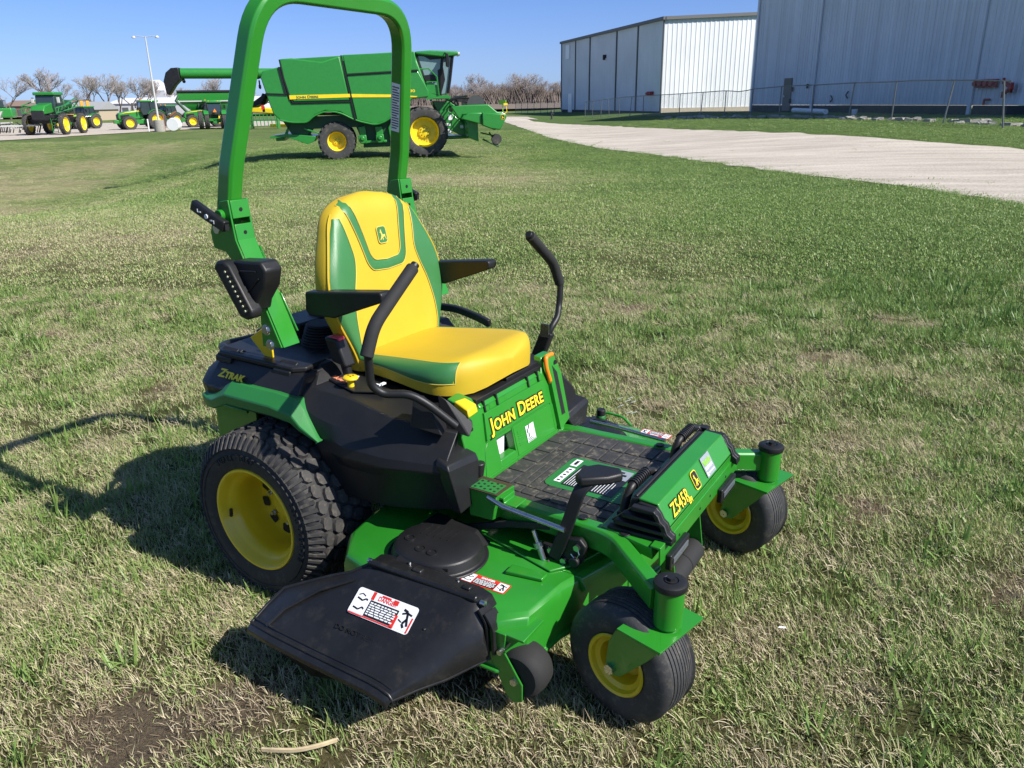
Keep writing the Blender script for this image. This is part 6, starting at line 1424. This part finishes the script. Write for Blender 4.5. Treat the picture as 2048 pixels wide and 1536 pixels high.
b = B(); b.tube([(cz(*p)[0], -.95, cz(*p)[1]) for p in [(1800, 480), (1880, 500), (1890, 555)]], .03, 6); b.tube([(cz(*p)[0], -1.0, cz(*p)[1]) for p in [(1810, 515), (1900, 560)]], .035, 6); b.tube([(cz(*p)[0], -.9, cz(*p)[1]) for p in [(1850, 480), (1905, 560)]], .03, 6); b.out('cutter_guard', 'dark_green', cb)
for o_ in cb.children:
    if o_.name.split('.')[0] in ('header', 'reel_disc', 'reel_bat', 'reel_arm', 'emblem', 'width_marker', 'gauge_wheel', 'cutter_guard'): o_.location.z = -.30
cb.location.z -= .06; cb.location.x += RH.x*.12; cb.location.y += RH.y*.12
cb.scale = (.95, .95, .95); cb.rotation_euler = (0, -R(1.2), LDANG+R(10))
# ---- generic tractor
def tractor(name, l, d, head, label, k=1., dual_f=0, dual_r=0, narrow=0, group='green and yellow tractors parked in the gravel yard'):
    t = empty(name, g_(l, d), LDANG+R(head), label, 'tractor', group)
    wheel(t, -1.35*k, -.95*k, 1.0*k, .52*k, .55*k); wheel(t, -1.35*k, .95*k, 1.0*k, .52*k, .55*k, 1); wheel(t, 1.55*k, -.85*k, .72*k, .42*k, .42*k); wheel(t, 1.55*k, .85*k, .72*k, .42*k, .42*k, 1)
    if dual_r: wheel(t, -1.35*k, -1.6*k, 1.0*k, .5*k, .55*k); wheel(t, -1.35*k, 1.6*k, 1.0*k, .5*k, .55*k, 1)
    if dual_f: wheel(t, 1.55*k, -1.35*k, .72*k, .36*k, .42*k); wheel(t, 1.55*k, 1.35*k, .72*k, .36*k, .42*k)
    P = lambda pts: [(x*k, z*k) for x, z in pts]
    b = B(); b.prism(P([(-.1, 1.15), (2.35, 1.05), (2.45, 1.3), (2.35, 1.72), (1.6, 1.9), (-.1, 2.05)]), 'y', -.42*k, .42*k); b.out('hood', 'far_green', t, bevel=.08*k, seg=3)
    b = B(); b.box((2.42*k, 0, 1.35*k), (.1*k, .7*k, .5*k)); b.prism(P([(1.3, 1.2), (2.2, 1.15), (2.2, 1.5), (1.3, 1.6)]), 'y', -.44*k, .44*k); b.out('grille', 'black', t, bevel=.02)
    b = B(); b.prism(P([(.1, 1.86), (1.6, 1.74), (2.3, 1.6), (1.6, 1.80), (.1, 1.96)]), 'y', -.435*k, .435*k); b.out('stripe', 'far_yellow', t)
    b = B(); b.box((.4*k, 0, .85*k), (3.8*k, .6*k, .5*k)); b.box((2.6*k, 0, .85*k), (.5*k, .7*k, .35*k)); b.box((1.55*k, 0, .72*k), (.2*k, 1.5*k, .2*k)); b.box((-1.35*k, 0, 1.0*k), (.3*k, 2*k, .3*k)); b.out('chassis', 'far_green', t, bevel=.03)
    b = B(); b.prism(P([(-1.75, 1.55), (-.05, 1.5), (.15, 2.0), (-.02, 2.85), (-1.6, 2.85), (-1.8, 2.1)]), 'y', -.72*k, .72*k); b.out('cab_window', 'glass', t, bevel=.05*k)
    b = B()
    for sy in (-1, 1):
        for P_ in ([(-.02, 2.85), (.16, 2.0), (-.02, 1.5)], [(-1.6, 2.85), (-1.8, 2.1), (-1.75, 1.55)], [(-.85, 2.85), (-.9, 1.5)]): b.tube([(x*k, sy*.73*k, z*k) for x, z in P_], .045*k, 6)
        b.tube([(-.02*k, sy*.75*k, 2.5*k), (.15*k, sy*1.15*k, 2.55*k)], .02*k, 6); b.box((.15*k, sy*1.2*k, 2.4*k), (.06*k, .2*k, .38*k))
    b.out('cab_frame', 'black', t)
    b = B(); b.box((-.82*k, 0, 2.93*k), (1.95*k, 1.6*k, .18*k)); b.out('cab_roof', 'far_green', t, bevel=.06*k, seg=3)
    b = B(); b.box((-.1*k, -.5*k, 3.05*k), (.14, .1, .1)); b.box((-.1*k, .5*k, 3.05*k), (.14, .1, .1)); b.out('beacon', 'orange', t, bevel=.02)
    for sy in (-1, 1):
        b = B(); pr = [(-1.35+1.08*math.cos(R(a)), 1.0+1.08*math.sin(R(a))) for a in range(35, 146, 10)]; pr2 = [(-1.35+1.03*math.cos(R(a)), 1.0+1.03*math.sin(R(a))) for a in range(145, 34, -10)]
        b.prism(P(pr+pr2), 'y', min(sy*.7, sy*1.22)*k, max(sy*.7, sy*1.22)*k); b.out('fender', 'far_green', t)
    b = B(); b.cyl((.6*k, -.5*k, 1.4*k), (.6*k, -.5*k, 2.75*k), .09*k, .07*k, 12); b.out('exhaust', 'galv_dark', t)
    b = B(); b.box((-.2*k, -.95*k, .8*k), (.5*k, .2*k, .7*k)); b.box((-.2*k, -1.0*k, .55*k), (.3*k, .3*k, .04*k)); b.out('steps', 'black', t)
    return t
tractor('tractor', -41.6, 93, 218, 'big green tractor seen from its side, yellow stripe, standing just left of the lamp pole', 1.03, dual_f=1)
tractor('tractor', -50.9, 98, 250, 'smaller green tractor facing the viewer beside the orange loader', .85)
tractor('tractor', -36.4, 98.5, 206, 'green tractor with its nose hidden behind the lamp pole, hitched to the grain cart', 1.0)
tD = tractor('tractor', -33.0, 92, 112, 'older green tractor seen from behind with dual rear wheels and an orange triangle', .95, dual_r=1)
b = B(); b.prism([(-.2, 1.75), (.2, 1.75), (0, 2.1)], 'x', -1.9, -1.88); b.out('slow_vehicle_triangle', 'orange', tD)
tractor('tractor', -57.0, 104, 262, 'small green tractor half hidden behind the sprayer booms', .8)
tractor('tractor', -44.5, 106, 240, 'green tractor in the back row between the small and the big tractor', .85)
# grain cart
gc = empty('grain_cart', g_(-36.2, 100.5), LDANG+R(20), 'long green grain cart with a rolled black tarp, behind the tractor with dual wheels', 'grain cart')
b = B(); b.ring_loft([[(x, y, z) for x, y in ((-1.2*s_, -.5*s_), (1.4*s_, -.5*s_), (1.4*s_, .5*s_), (-1.2*s_, .5*s_))] for z, s_ in ((.9, .9), (2.2, 2.3), (2.9, 3.0), (3.9, 3.1))], True, True); b.out('hopper', 'far_green', gc, bevel=.05, smooth=25)
b = B(); b.cyl((-3.7, -1.5, 4.0), (4.3, -1.5, 4.0), .16, n=12); b.box((.3, 0, 3.98), (7.9, 3.0, .1)); b.out('tarp', 'black', gc)
b = B(); b.box((0, -1.57, 2.95), (7.6, .04, .12)); b.out('label_strip', 'pale_metal', gc)
b = B(); b.tube([(-3.6, -1.4, 3.4), (-3.9, -1.6, 3.0), (-2.4, -1.6, 1.2)], .18, 10); b.box((.5, 0, .9), (5.5, .5, .3)); b.prism([(-2.4, 2.2), (-1.0, .8), (1.5, .8), (2.6, 2.2)], 'y', -.9, -.8); b.out('cart_frame', 'dark_green', gc)
wheel(gc, .6, -1.5, .8, .6, .45); wheel(gc, .6, 1.5, .8, .6, .45, 1)
# sprayer
sp = empty('crop_sprayer', g_(-43.9, 79.5), LDANG+R(276), 'high-clearance green crop sprayer with folded booms and tall narrow yellow wheels', 'sprayer')
for x_, y_ in ((1.9, -1.6), (1.9, 1.6), (-2.1, -1.6), (-2.1, 1.6)): wheel(sp, x_, y_, .96, .40, .66, -1 if y_ < 0 else 1)
b = B(); b.prism([(1.2, 2.0), (3.2, 1.85), (3.35, 2.2), (2.9, 2.65), (1.2, 2.9)], 'y', -.6, .6); b.out('hood', 'far_green', sp, bevel=.1, seg=3)
b = B(); b.box((3.3, 0, 1.8), (.15, 1.1, .8)); b.box((0, 0, 1.55), (6.4, 1.0, .45)); b.box((1.9, 0, 1.3), (.4, 3.0, .5)); b.box((-2.1, 0, 1.3), (.4, 3.0, .5)); b.out('chassis', 'dark_metal', sp, bevel=.03)
b = B(); b.prism([(-.6, 1.9), (1.3, 1.9), (1.45, 2.5), (1.25, 3.55), (-.5, 3.55)], 'y', -.85, .85); b.out('cab_window', 'glass', sp, bevel=.08)
b = B(); b.box((.4, 0, 3.68), (2.1, 1.9, .28)); b.out('cab_roof', 'far_green', sp, bevel=.08, seg=3)
b = B(); b.prism([(-2.6, 1.9), (-.7, 1.9), (-.7, 3.2), (-2.4, 3.1)], 'y', -.9, .9); b.out('spray_tank', 'dark_green', sp, bevel=.2, seg=3)
for sy in (-1, 1):
    b = B()
    for z0 in (2.0, 2.45): b.tube([(-3.2, sy*1.1, z0+.55), (3.0, sy*1.5, z0-.05)], .05, 6)
    for i in range(14): a = i/13; c = (i+1)/13; b.tube([(lerp(-3.2, 3, a), sy*lerp(1.1, 1.5, a), lerp(2.55, 1.95, a)+(.45 if i % 2 else 0)), (lerp(-3.2, 3, min(1, c)), sy*lerp(1.1, 1.5, min(1, c)), lerp(2.55, 1.95, min(1, c))+(0 if i % 2 else .45))], .03, 5)
    b.tube([(-3.3, sy*.2, 2.0), (-3.3, sy*1.2, 3.1)], .07, 6); b.tube([(-3.3, sy*1.2, 3.1), (-1.5, sy*1.6, 3.3), (2.0, sy*1.9, 2.6)], .06, 6); b.out('boom', 'far_green', sp)
    b = B(); b.box((1.2, sy*1.15, 3.1), (.08, .28, .5)); b.out('mirror', 'pale_metal', sp, bevel=.05)
b = B(); b.tube([(2.1, 1.0, 1.5), (2.3, 1.1, .2)], .03, 6); b.tube([(2.5, .7, 1.5), (2.7, .8, .2)], .03, 6)
for i in range(5): b.box((2.25+.03*i, .92, 1.4-i*.27), (.3, .3, .04))
b.out('ladder', 'far_green', sp)
# vehicles and gear further left
t = empty('field_cultivator', g_(-47.2, 77.5), LDANG+R(15), 'grey folded tillage implement at the far left edge of the yard', 'implement')
rnd = random.Random(8)
b = B()
for i in range(7): b.box((-2.4+i*.75, 0, 1.1+.5*math.sin(i)), (.1, 3.2, .12))
for i in range(5): b.box((0, -1.4+i*.7, .9), (5.0, .1, .12))
b.out('frame', 'pale_metal', t)
b = B()
for i in range(26): x_ = rnd.uniform(-2.6, 2.6); y_ = rnd.uniform(-1.5, 1.5); b.tube([(x_, y_, 1.2), (x_+.35, y_, .9), (x_+.1, y_, .25)], .04, 5)
b.out('tines', 'dark_metal', t)
b = B()
for i in range(8): b.prism([(-2.6+i*.28, 1.3), (-2.45+i*.28, 1.3), (-1.9+i*.28, 2.2), (-2.05+i*.28, 2.2)], 'y', -1.2, -.9)
b.out('folded_wing', 'pale_metal', t)
t = empty('harvest_tractor', g_(-56.5, 89), LDANG+R(200), 'partly visible green machine with one yellow wheel at the far left edge', 'tractor')
wheel(t, 0, -1.2, .85, .5, .5); b = B(); b.box((-.8, 0, 2.0), (4, 2.2, 1.0)); b.prism([(.6, 1.2), (2.2, 1.3), (2.0, 2.2), (.6, 2.6)], 'y', -.9, .9); b.out('body', 'far_green', t, bevel=.15, seg=3); b = B(); b.box((-1.2, -.3, 2.9), (1.6, 1.6, .8)); b.out('cab_window', 'glass', t, bevel=.1)
t = empty('orange_loader', g_(-53.0, 101), LDANG+R(60), 'orange loader with a raised mast between the sprayer and the small tractor', 'loader')
paint('machine_orange', (.62, .30, .03), .5)
b = B(); b.box((0, 0, 1.2), (2.6, 1.5, 1.0)); b.prism([(.9, .6), (1.3, .6), (1.5, 3.2), (1.1, 3.2)], 'y', -.7, -.5); b.prism([(.9, .6), (1.3, .6), (1.5, 3.2), (1.1, 3.2)], 'y', .5, .7); b.out('body', 'machine_orange', t, bevel=.08)
wheel(t, -.8, -.9, .5, .35, .28); wheel(t, .8, -.9, .5, .35, .28); b = B(); b.box((-.2, 0, 2.1), (1.2, 1.2, .9)); b.out('cab_window', 'glass', t, bevel=.05)
# low implement with yellow hopper behind the combine
t = empty('planter_unit', g_(-26.3, 88), LDANG, 'green implement with a yellow hopper row seen behind the rear of the combine', 'implement')
b = B(); b.prism([(-1.4, 1.7), (1.4, 1.5), (1.5, 2.0), (-1.3, 2.35)], 'y', -.5, .5); b.out('hopper', 'far_yellow', t, bevel=.1)
b = B(); b.box((0, 0, .9), (3.0, 1.0, .14)); b.box((0, 0, 1.5), (3.0, .8, .12)); b.box((-1.4, 0, 1.0), (.14, .9, 1.9)); b.box((1.4, 0, 1.0), (.14, .9, 1.9))
for i in range(7): b.tube([(-1.2+i*.4, -.4, 1.5), (-1.1+i*.4, -.5, .3)], .05, 6)
b.out('frame', 'far_green', t)
b = B(); b.box((.3, -1.2, .25), (2.8, .5, .35)); tag(b.out('float_box', 'far_yellow', None, bevel=.05, loc=g_(-25.4, 93)), 'low yellow box lying on the gravel behind the combine', 'box')
# lamp pole
lp = empty('lamp_pole', g_(-35.9, 84.0), LDANG, 'tall thin steel lamp pole with two heads on a concrete footing', 'street lamp')
b = B(); b.cyl((0, 0, .9), (0, 0, 8.9), .11, .06, 12); b.out('pole', 'pale_metal', lp)
b = B(); b.cyl((0, 0, 0), (0, 0, 1.15), .52, .50, 28); b.out('footing', 'concrete', lp, bevel=.03)
for s_ in (-1, 1):
    b = B(); b.tube([(0, 0, 8.85), (s_*.7, 0, 8.95), (s_*1.0, 0, 8.9)], .035, 6); o = b.out('lamp_arm', 'pale_metal', lp)
    b = B(); b.lathe([(.001, .16), (.12, .14), (.2, 0), (.18, -.06), (.001, -.08)], (s_*1.15, 0, 8.82), 'z', 14); b.out('lamp_head', 'pale_metal', o)
rb_ = empty('hose_reel', g_(-34.6, 84.6), LDANG, 'rusty white round reel beside the concrete footing of the lamp pole', 'reel')
b = B(); b.cyl((0, -.4, .68), (0, .4, .68), .64, n=28); b.out('drum', 'white', rb_, bevel=.04); b = B(); b.cyl((-.1, -.5, 1.5), (.5, -.3, 1.9), .1); b.cyl((-.9, -.3, .1), (-.9, -.3, 1.7), .07); b.out('bracket', 'rust', rb_)
b = B(); b.cyl((0, 0, 0), (0, 0, 1.25), .07, n=10); tag(b.out('bollard', 'white', None, loc=g_(-37.0, 84.0)), 'thin white bollard just left of the lamp pole footing', 'bollard')
# tall white pole + lattice tower, far left
b = B(); b.cyl((0, 0, 0), (-.9, 0, 9.5), .28, .2, 12); tag(b.out('white_pole', 'white', None, loc=g_(-92, 140)), 'thick pale pole leaning slightly at the extreme left edge', 'pole')
tw = B(); hh = 34
for k in range(3): a = 2*PI*k/3; tw.cyl((.8*math.cos(a), .8*math.sin(a), 0), (.15*math.cos(a), .15*math.sin(a), hh), .07, n=5)
for i in range(24):
    z0, z1 = hh*i/24, hh*(i+1)/24
    for k in range(3):
        a, c = 2*PI*k/3, 2*PI*(k+1)/3; r0, r1 = lerp(.8, .15, i/24), lerp(.8, .15, (i+1)/24); tw.cyl((r0*math.cos(a), r0*math.sin(a), z0), (r1*math.cos(c), r1*math.sin(c), z1), .04, n=4)
tw.box((0, 0, 26), (1.0, 1.0, .3)); tw.box((.3, 0, 29), (.6, .6, 1.2))
tag(tw.out('radio_mast', 'galv_dark', None, loc=g_(-205, 330)), 'thin lattice radio mast rising behind the trees at the far left', 'mast')
# far buildings
def shed(name, l, d, w_, dp, h, mat, label, roof='roof_grey', rh=1.5, rot=0):
    s_ = empty(name, g_(l, d), LDANG+R(rot), label, 'building')
    b = B(); b.box((0, 0, h/2), (w_, dp, h)); b.out('wall', mat, s_, smooth=None)
    b = B(); b.prism([(-dp/2-.3, h), (dp/2+.3, h), (0, h+rh)], 'x', -w_/2-.3, w_/2+.3); b.out('roof', roof, s_, smooth=None)
    b = B()
    for i in range(max(2, int(w_/8))): b.box((-w_/2+w_*(i+.5)/max(2, int(w_/8)), -dp/2-.03, h*.45), (1.6, .06, h*.5))
    b.out('opening', 'trim_grey', s_, smooth=None); return s_
paint('far_white', (.6, .61, .63), .7); paint('far_tan', (.42, .34, .24), .8); paint('far_brown', (.22, .15, .11), .85)
shed('tan_shed', -86, 165, 12, 8, 2.0, 'far_tan', 'small tan shed under the trees at the far left', rh=1.5)
shed('low_warehouse', -88, 230, 38, 20, 3.2, 'far_white', 'long low white warehouse behind the sprayer', roof='far_white')
shed('low_warehouse', -128, 232, 20, 14, 3, 'far_brown', 'low brown building behind the bare trees at the far left', roof='far_brown')
shed('low_warehouse', -52, 235, 26, 20, 3.0, 'far_white', 'low white warehouse half hidden behind the lamp pole', roof='far_white')
shed('low_warehouse', -58, 260, 40, 20, 3.4, 'far_white', 'white building visible under the auger behind the combine', roof='far_white')
gs = empty('grain_elevator', g_(-109, 260), LDANG, 'pale stepped grain elevator behind the trees right of the lamp pole', 'building')
gs.location = g_(-112, 262); gs.location = (*LD(-112+1.0, 262), H(*LD(-111, 262)))
for i, (x_, w_, h_) in enumerate(((-2.6, 2.6, 5.5), (0, 2.8, 9), (2.6, 2.6, 7), (5, 2.6, 4.5))): b = B(); b.box((x_, 0, h_/2), (w_, 7, h_)); b.prism([(-3.6, h_), (3.6, h_), (0, h_+1.2)], 'x', x_-w_/2, x_+w_/2); b.out('bin', 'far_white', gs, smooth=None)
shed('farm_building', -3, 560, 8, 8, 5, 'far_tan', 'tiny tan farm building below the tree line right of the combine', rh=3)
shed('farm_building', 42, 620, 10, 8, 5, 'far_white', 'tiny white farm building in the tree line left of the warehouse', rh=2)
x, y, z = g_(-.9, 70)
# marker sign
sg_ = B(); sg_.cyl((0, 0, 0), (0, 0, 2.2), .05); sg_.box((0, 0, 2.0), (.9, .1, .5)); tag(sg_.out('field_sign', 'sticker_green', None, loc=g_(-1.1, 96)), 'small yellow-green sign beyond the header of the combine', 'sign')
# ============================================================ bare trees
paint('bark', (.13, .10, .085), .9, var=.25); paint('twig', (.28, .25, .24), .9, var=.25, scale=.4)
def bare_tree(seed, h=9., spread=1., dense=1.25):
    r = random.Random(seed); tk = B(); tw_ = B()
    def seg(b, p0, p1, r0, r1, n):
        d = (p1-p0).normalized(); u = d.orthogonal().normalized(); w = d.cross(u); o = len(b.v)
        for p, q in ((p0, r0), (p1, r1)):
            for k in range(n): a = 2*PI*k/n; b.v.append(tuple(p+q*(math.cos(a)*u+math.sin(a)*w)))
        for k in range(n): b.f.append((o+k, o+(k+1) % n, o+n+(k+1) % n, o+n+k))
    def grow(p, d, L, rad, lvl):
        n = 3; q = p
        for i in range(n):
            d2 = (d+Vector((r.gauss(0, .16), r.gauss(0, .16), r.gauss(.05, .08)))).normalized(); q2 = q+d2*L/n
            seg(tk if lvl < 3 else tw_, q, q2, rad*(1-.25*i/n), rad*(1-.25*(i+1)/n), 6 if lvl < 2 else 3)
            if lvl > 1 and lvl < 6 and r.random() < .8*dense: 
                sd = (d2+Vector((r.gauss(0, .7), r.gauss(0, .7), r.gauss(.1, .4)))).normalized(); grow(q2, sd, L*.55, rad*.45, lvl+2)
            q, d = q2, d2
        if lvl < 6:
            for _ in range(3 if lvl < 3 or r.random() < .5*dense else 2):
                a = r.random()*6.283; el = r.uniform(.35, .8)*spread; sd = (d+Vector((math.cos(a)*el, math.sin(a)*el, r.uniform(-.05, .3)))).normalized(); grow(q, sd, L*r.uniform(.62, .82), rad*.62, lvl+1)
    grow(Vector((0, 0, -.2)), Vector((r.gauss(0, .05), r.gauss(0, .05), 1)), h*.24, h*.0155, 0)
    zt = max(v[2] for v in tw_.v); kk = h/zt; tk.v = [(v[0]*kk, v[1]*kk, v[2]*kk) for v in tk.v]; tw_.v = [(v[0]*kk, v[1]*kk, v[2]*kk) for v in tw_.v]
    t = empty('bare_tree', (0, 0, 0)); tk.out('trunk', 'bark', t, smooth=None); tw_.out('crown', 'twig', t, smooth=None); return t
protos = [bare_tree(s_) for s_ in (1, 2, 3, 4, 5)]
tn = 0
def place_tree(px_l, d, hgt, label, k=None, group=None, nm=None):
    global tn
    p = protos[(k if k is not None else tn) % 5]
    t = p if p.get('used') is None else copy_tree(p)
    p['used'] = 1; tn += 1
    t.location = g_(px_l, d); s_ = hgt/9.; t.scale = (s_*1.12, s_*1.12, s_); t.rotation_euler = (0, 0, tn*2.1); tag(t, label, 'tree', group or 'leafless trees behind the machinery yard')
# image x of crown centre, height in pixels above the horizon row, depth
TL = [(-1, 40, 200, 'small leafless tree at the extreme left edge'), (30, 72, 190, 'leafless tree behind the grey implement at the left'), (92, 92, 180, 'tallest leafless tree, wide crown right behind the sprayer cab'), (135, 72, 190, 'slim leafless tree just right of the tallest one'), (172, 42, 230, 'low leafless tree above the orange loader'), (200, 72, 190, 'leafless tree standing behind the smaller tractor'), (222, 76, 185, 'leafless tree with twin crown behind the smaller tractor'), (245, 62, 200, 'thin leafless tree left of the lamp pole'), (268, 72, 190, 'leafless tree behind the big tractor'), (290, 66, 195, 'leafless tree just left of the lamp pole top half'), (325, 62, 210, 'leafless tree rising right behind the lamp pole'), (370, 42, 260, 'distant leafless tree left of the auger boot'), (395, 38, 280, 'faint leafless tree beneath the auger, above the grain cart'), (420, 44, 260, 'faint bushy leafless tree beneath the auger tube'), (455, 68, 190, 'leafless tree beneath the auger, beside the roll bar leg'), (505, 30, 300, 'faint leafless tree seen inside the roll bar left corner')]
for i, (px, hp_, d, lb_) in enumerate(TL): l = (px-1024)/CF*(d*.941+1.)*1.0; l = (px-1024)/CF*d*.955; place_tree(l, d, (hp_+10)/CF*d*.95, lb_, i)
rnd = random.Random(21)
WB = ['grey-brown', 'reddish', 'pale', 'thin', 'bushy', 'broad', 'low', 'tall']
TR = [(905, 30), (925, 44), (944, 56), (955, 40), (975, 38), (990, 42), (1003, 36), (1020, 40), (1035, 50), (1047, 56), (1060, 34), (1075, 48), (1090, 34), (1105, 36), (1118, 38), (1130, 40)]
LR = ['leafless tree right beside the combine cab', 'leafless tree just right of the combine mirror', 'round leafless tree, tallest above the reel of the combine', 'leafless tree above the reel disc', 'low leafless tree above the header end', 'leafless tree left of the small green sign', 'bushy leafless tree directly above the small green sign', 'leafless tree just right of the small green sign', 'leafless tree behind the tan farm building', 'tallest leafless tree midway between combine and warehouse', 'low scrubby tree right of the tallest middle tree', 'thin upright leafless tree in the right tree line', 'low tree third from the warehouse corner', 'leafless tree second from the warehouse corner', 'leafless tree against the warehouse corner', 'leafless tree partly hidden by the warehouse corner']
for i, (px, hp_) in enumerate(TR): d = 430+rnd.uniform(-20, 60); place_tree((px-1024)/CF*d*.95, d, (hp_+6)/CF*d*.95, LR[i], i+2, 'leafless trees along the far field edge')
# low scrub under the tree lines
paint('scrub', (.19, .155, .13), .95, var=.3, scale=.2)
def scrub(name, l0, l1, d, h, label, seed, n):
    r = random.Random(seed); b = B()
    for i in range(n):
        t = r.random(); l = lerp(l0, l1, t); dd = d+r.uniform(-4, 10); x, y = LD(l, dd); z = H(x, y); hh = h*(.6+.5*noise.noise(Vector((l*.07, seed, 0)))+r.uniform(-.1, .25)); a = r.gauss(0, .35); c = r.gauss(0, .35); w_ = r.uniform(.05, .14)*h/3
        bx, by = x+RH.x*a*hh, y+RH.y*a*hh
        b.add([(x-w_, y, z-.2), (x+w_, y, z-.2), (bx, by, z+hh), (x, y-w_, z-.2)], [(0, 1, 2), (1, 3, 2), (3, 0, 2)])
    tag(b.out(name, 'scrub', None, smooth=None), label, kind='stuff')
scrub('scrub_hedge', -60, 60, 445, 12, 'grey-brown leafless scrub below the far tree line', 1, 9000)
scrub('scrub_hedge', -150, -60, 240, 4.2, 'brown leafless scrub below the left tree line', 2, 4200)
# small things in the foreground grass
def stick(P, r0, r1, mat, nm, label, cat):
    b = B(); b.tube(P, [r0]*len(P), 8); o = b.out(nm, mat, None); tag(o, label, cat); return o
paint('straw', (.50, .40, .24), .8, var=.2, scale=30)
def gp(l, d, h=.012): x, y = LD(l, d); return (x, y, H(x, y)+h)
b = B(); b.tube([gp(-.63, 1.50, .03), gp(-.59, 1.492, .034), gp(-.54, 1.488, .036), gp(-.49, 1.50, .038), gp(-.45, 1.52, .036)], 1, rect=(.011, .006), up=(0, 0, 1), fillet=.03); tag(b.out('dry_stalk', 'straw', None), 'dry pale stalk lying in the grass below the discharge chute', 'stalk')
rnd = random.Random(5); b = B()
for i in range(7): c = Vector(gp(.56+rnd.gauss(0, .03), 3.90+rnd.gauss(0, .09), .03)); b.add([c, c+Vector((.02, .006, .01)), c+Vector((.026, .018, .012)), c+Vector((.004, .015, .002))], [(0, 1, 2, 3)])
tag(b.out('paper_scraps', 'white', None, solid=.001, smooth=None), 'torn white scraps on the grass beyond the foot platform', 'litter')
b = B(); c = Vector(gp(.76, 1.93, .035)); b.add([c, c+Vector((.020, .008, .0)), c+Vector((.021, .012, .004)), c+Vector((.004, .005, .004))], [(0, 1, 2, 3)]); tag(b.out('paper_scrap', 'white', None, solid=.001, smooth=None), 'single white scrap on the grass right of the front caster wheel', 'litter')

# ============================================================ countable pieces become parts of their own
SPLIT = {'hinge_pin', 'socket_bolts', 'wheel_nuts', 'roller_bracket', 'vent_slots', 'panel_slots', 'socket_holes', 'bracket_holes', 'plate_holes', 'light_diode', 'linkage_hardware', 'axle_bolt', 'cover_marks', 'socket_flange', 'housing_rib', 'bolt',
 'lid_hinge', 'rocker_switches', 'label_print', 'feeder_label', 'tool_box', 'side_frame', 'work_light', 'beacon', 'belt_cover_x', 'rear_frame', 'opening', 'cab_frame', 'console_marks', 'grater_holes', 'knob_marks', 'handle_marks', 'cover_slot', 'foundation', 'warning_label', 'steps', 'platform_label', 'lever_mount', 'front_roller', 'wall_box'}
def split_loose(o):
    me = o.data; n = len(me.vertices); par_ = list(range(n))
    def find(a):
        while par_[a] != a: par_[a] = par_[par_[a]]; a = par_[a]
        return a
    for p in me.polygons:
        v = p.vertices; r0 = find(v[0])
        for k in v[1:]:
            r1 = find(k)
            if r1 != r0: par_[r1] = r0
    groups = {}
    for p in me.polygons: groups.setdefault(find(p.vertices[0]), []).append(p)
    if not 1 < len(groups) <= 90: return
    items = list(groups.values())
    for i, polys in enumerate(items):
        idx = {}; vs = []; fs = []
        for p in polys:
            f = []
            for v in p.vertices:
                if v not in idx: idx[v] = len(vs); vs.append(tuple(me.vertices[v].co))
                f.append(idx[v])
            fs.append(f)
        m2 = bpy.data.meshes.new(o.name.split('.')[0]); m2.from_pydata(vs, [], fs); m2.update()
        for m in me.materials: m2.materials.append(m)
        m2.shade_smooth(); m2.set_sharp_from_angle(angle=R(35))
        if i == 0: new0 = m2
        else:
            c = o.copy(); c.data = m2; COL.objects.link(c); c.parent = o.parent; c.matrix_parent_inverse = o.matrix_parent_inverse
    o.data = new0
for o in [q for q in bpy.data.objects if q.type == 'MESH' and q.parent is not None and q.name.split('.')[0] in SPLIT and not q.children and q.data.users == 1]:
    if o.name.split('.')[0] == 'label_print' and len(o.data.polygons) > 240: continue
    split_loose(o)
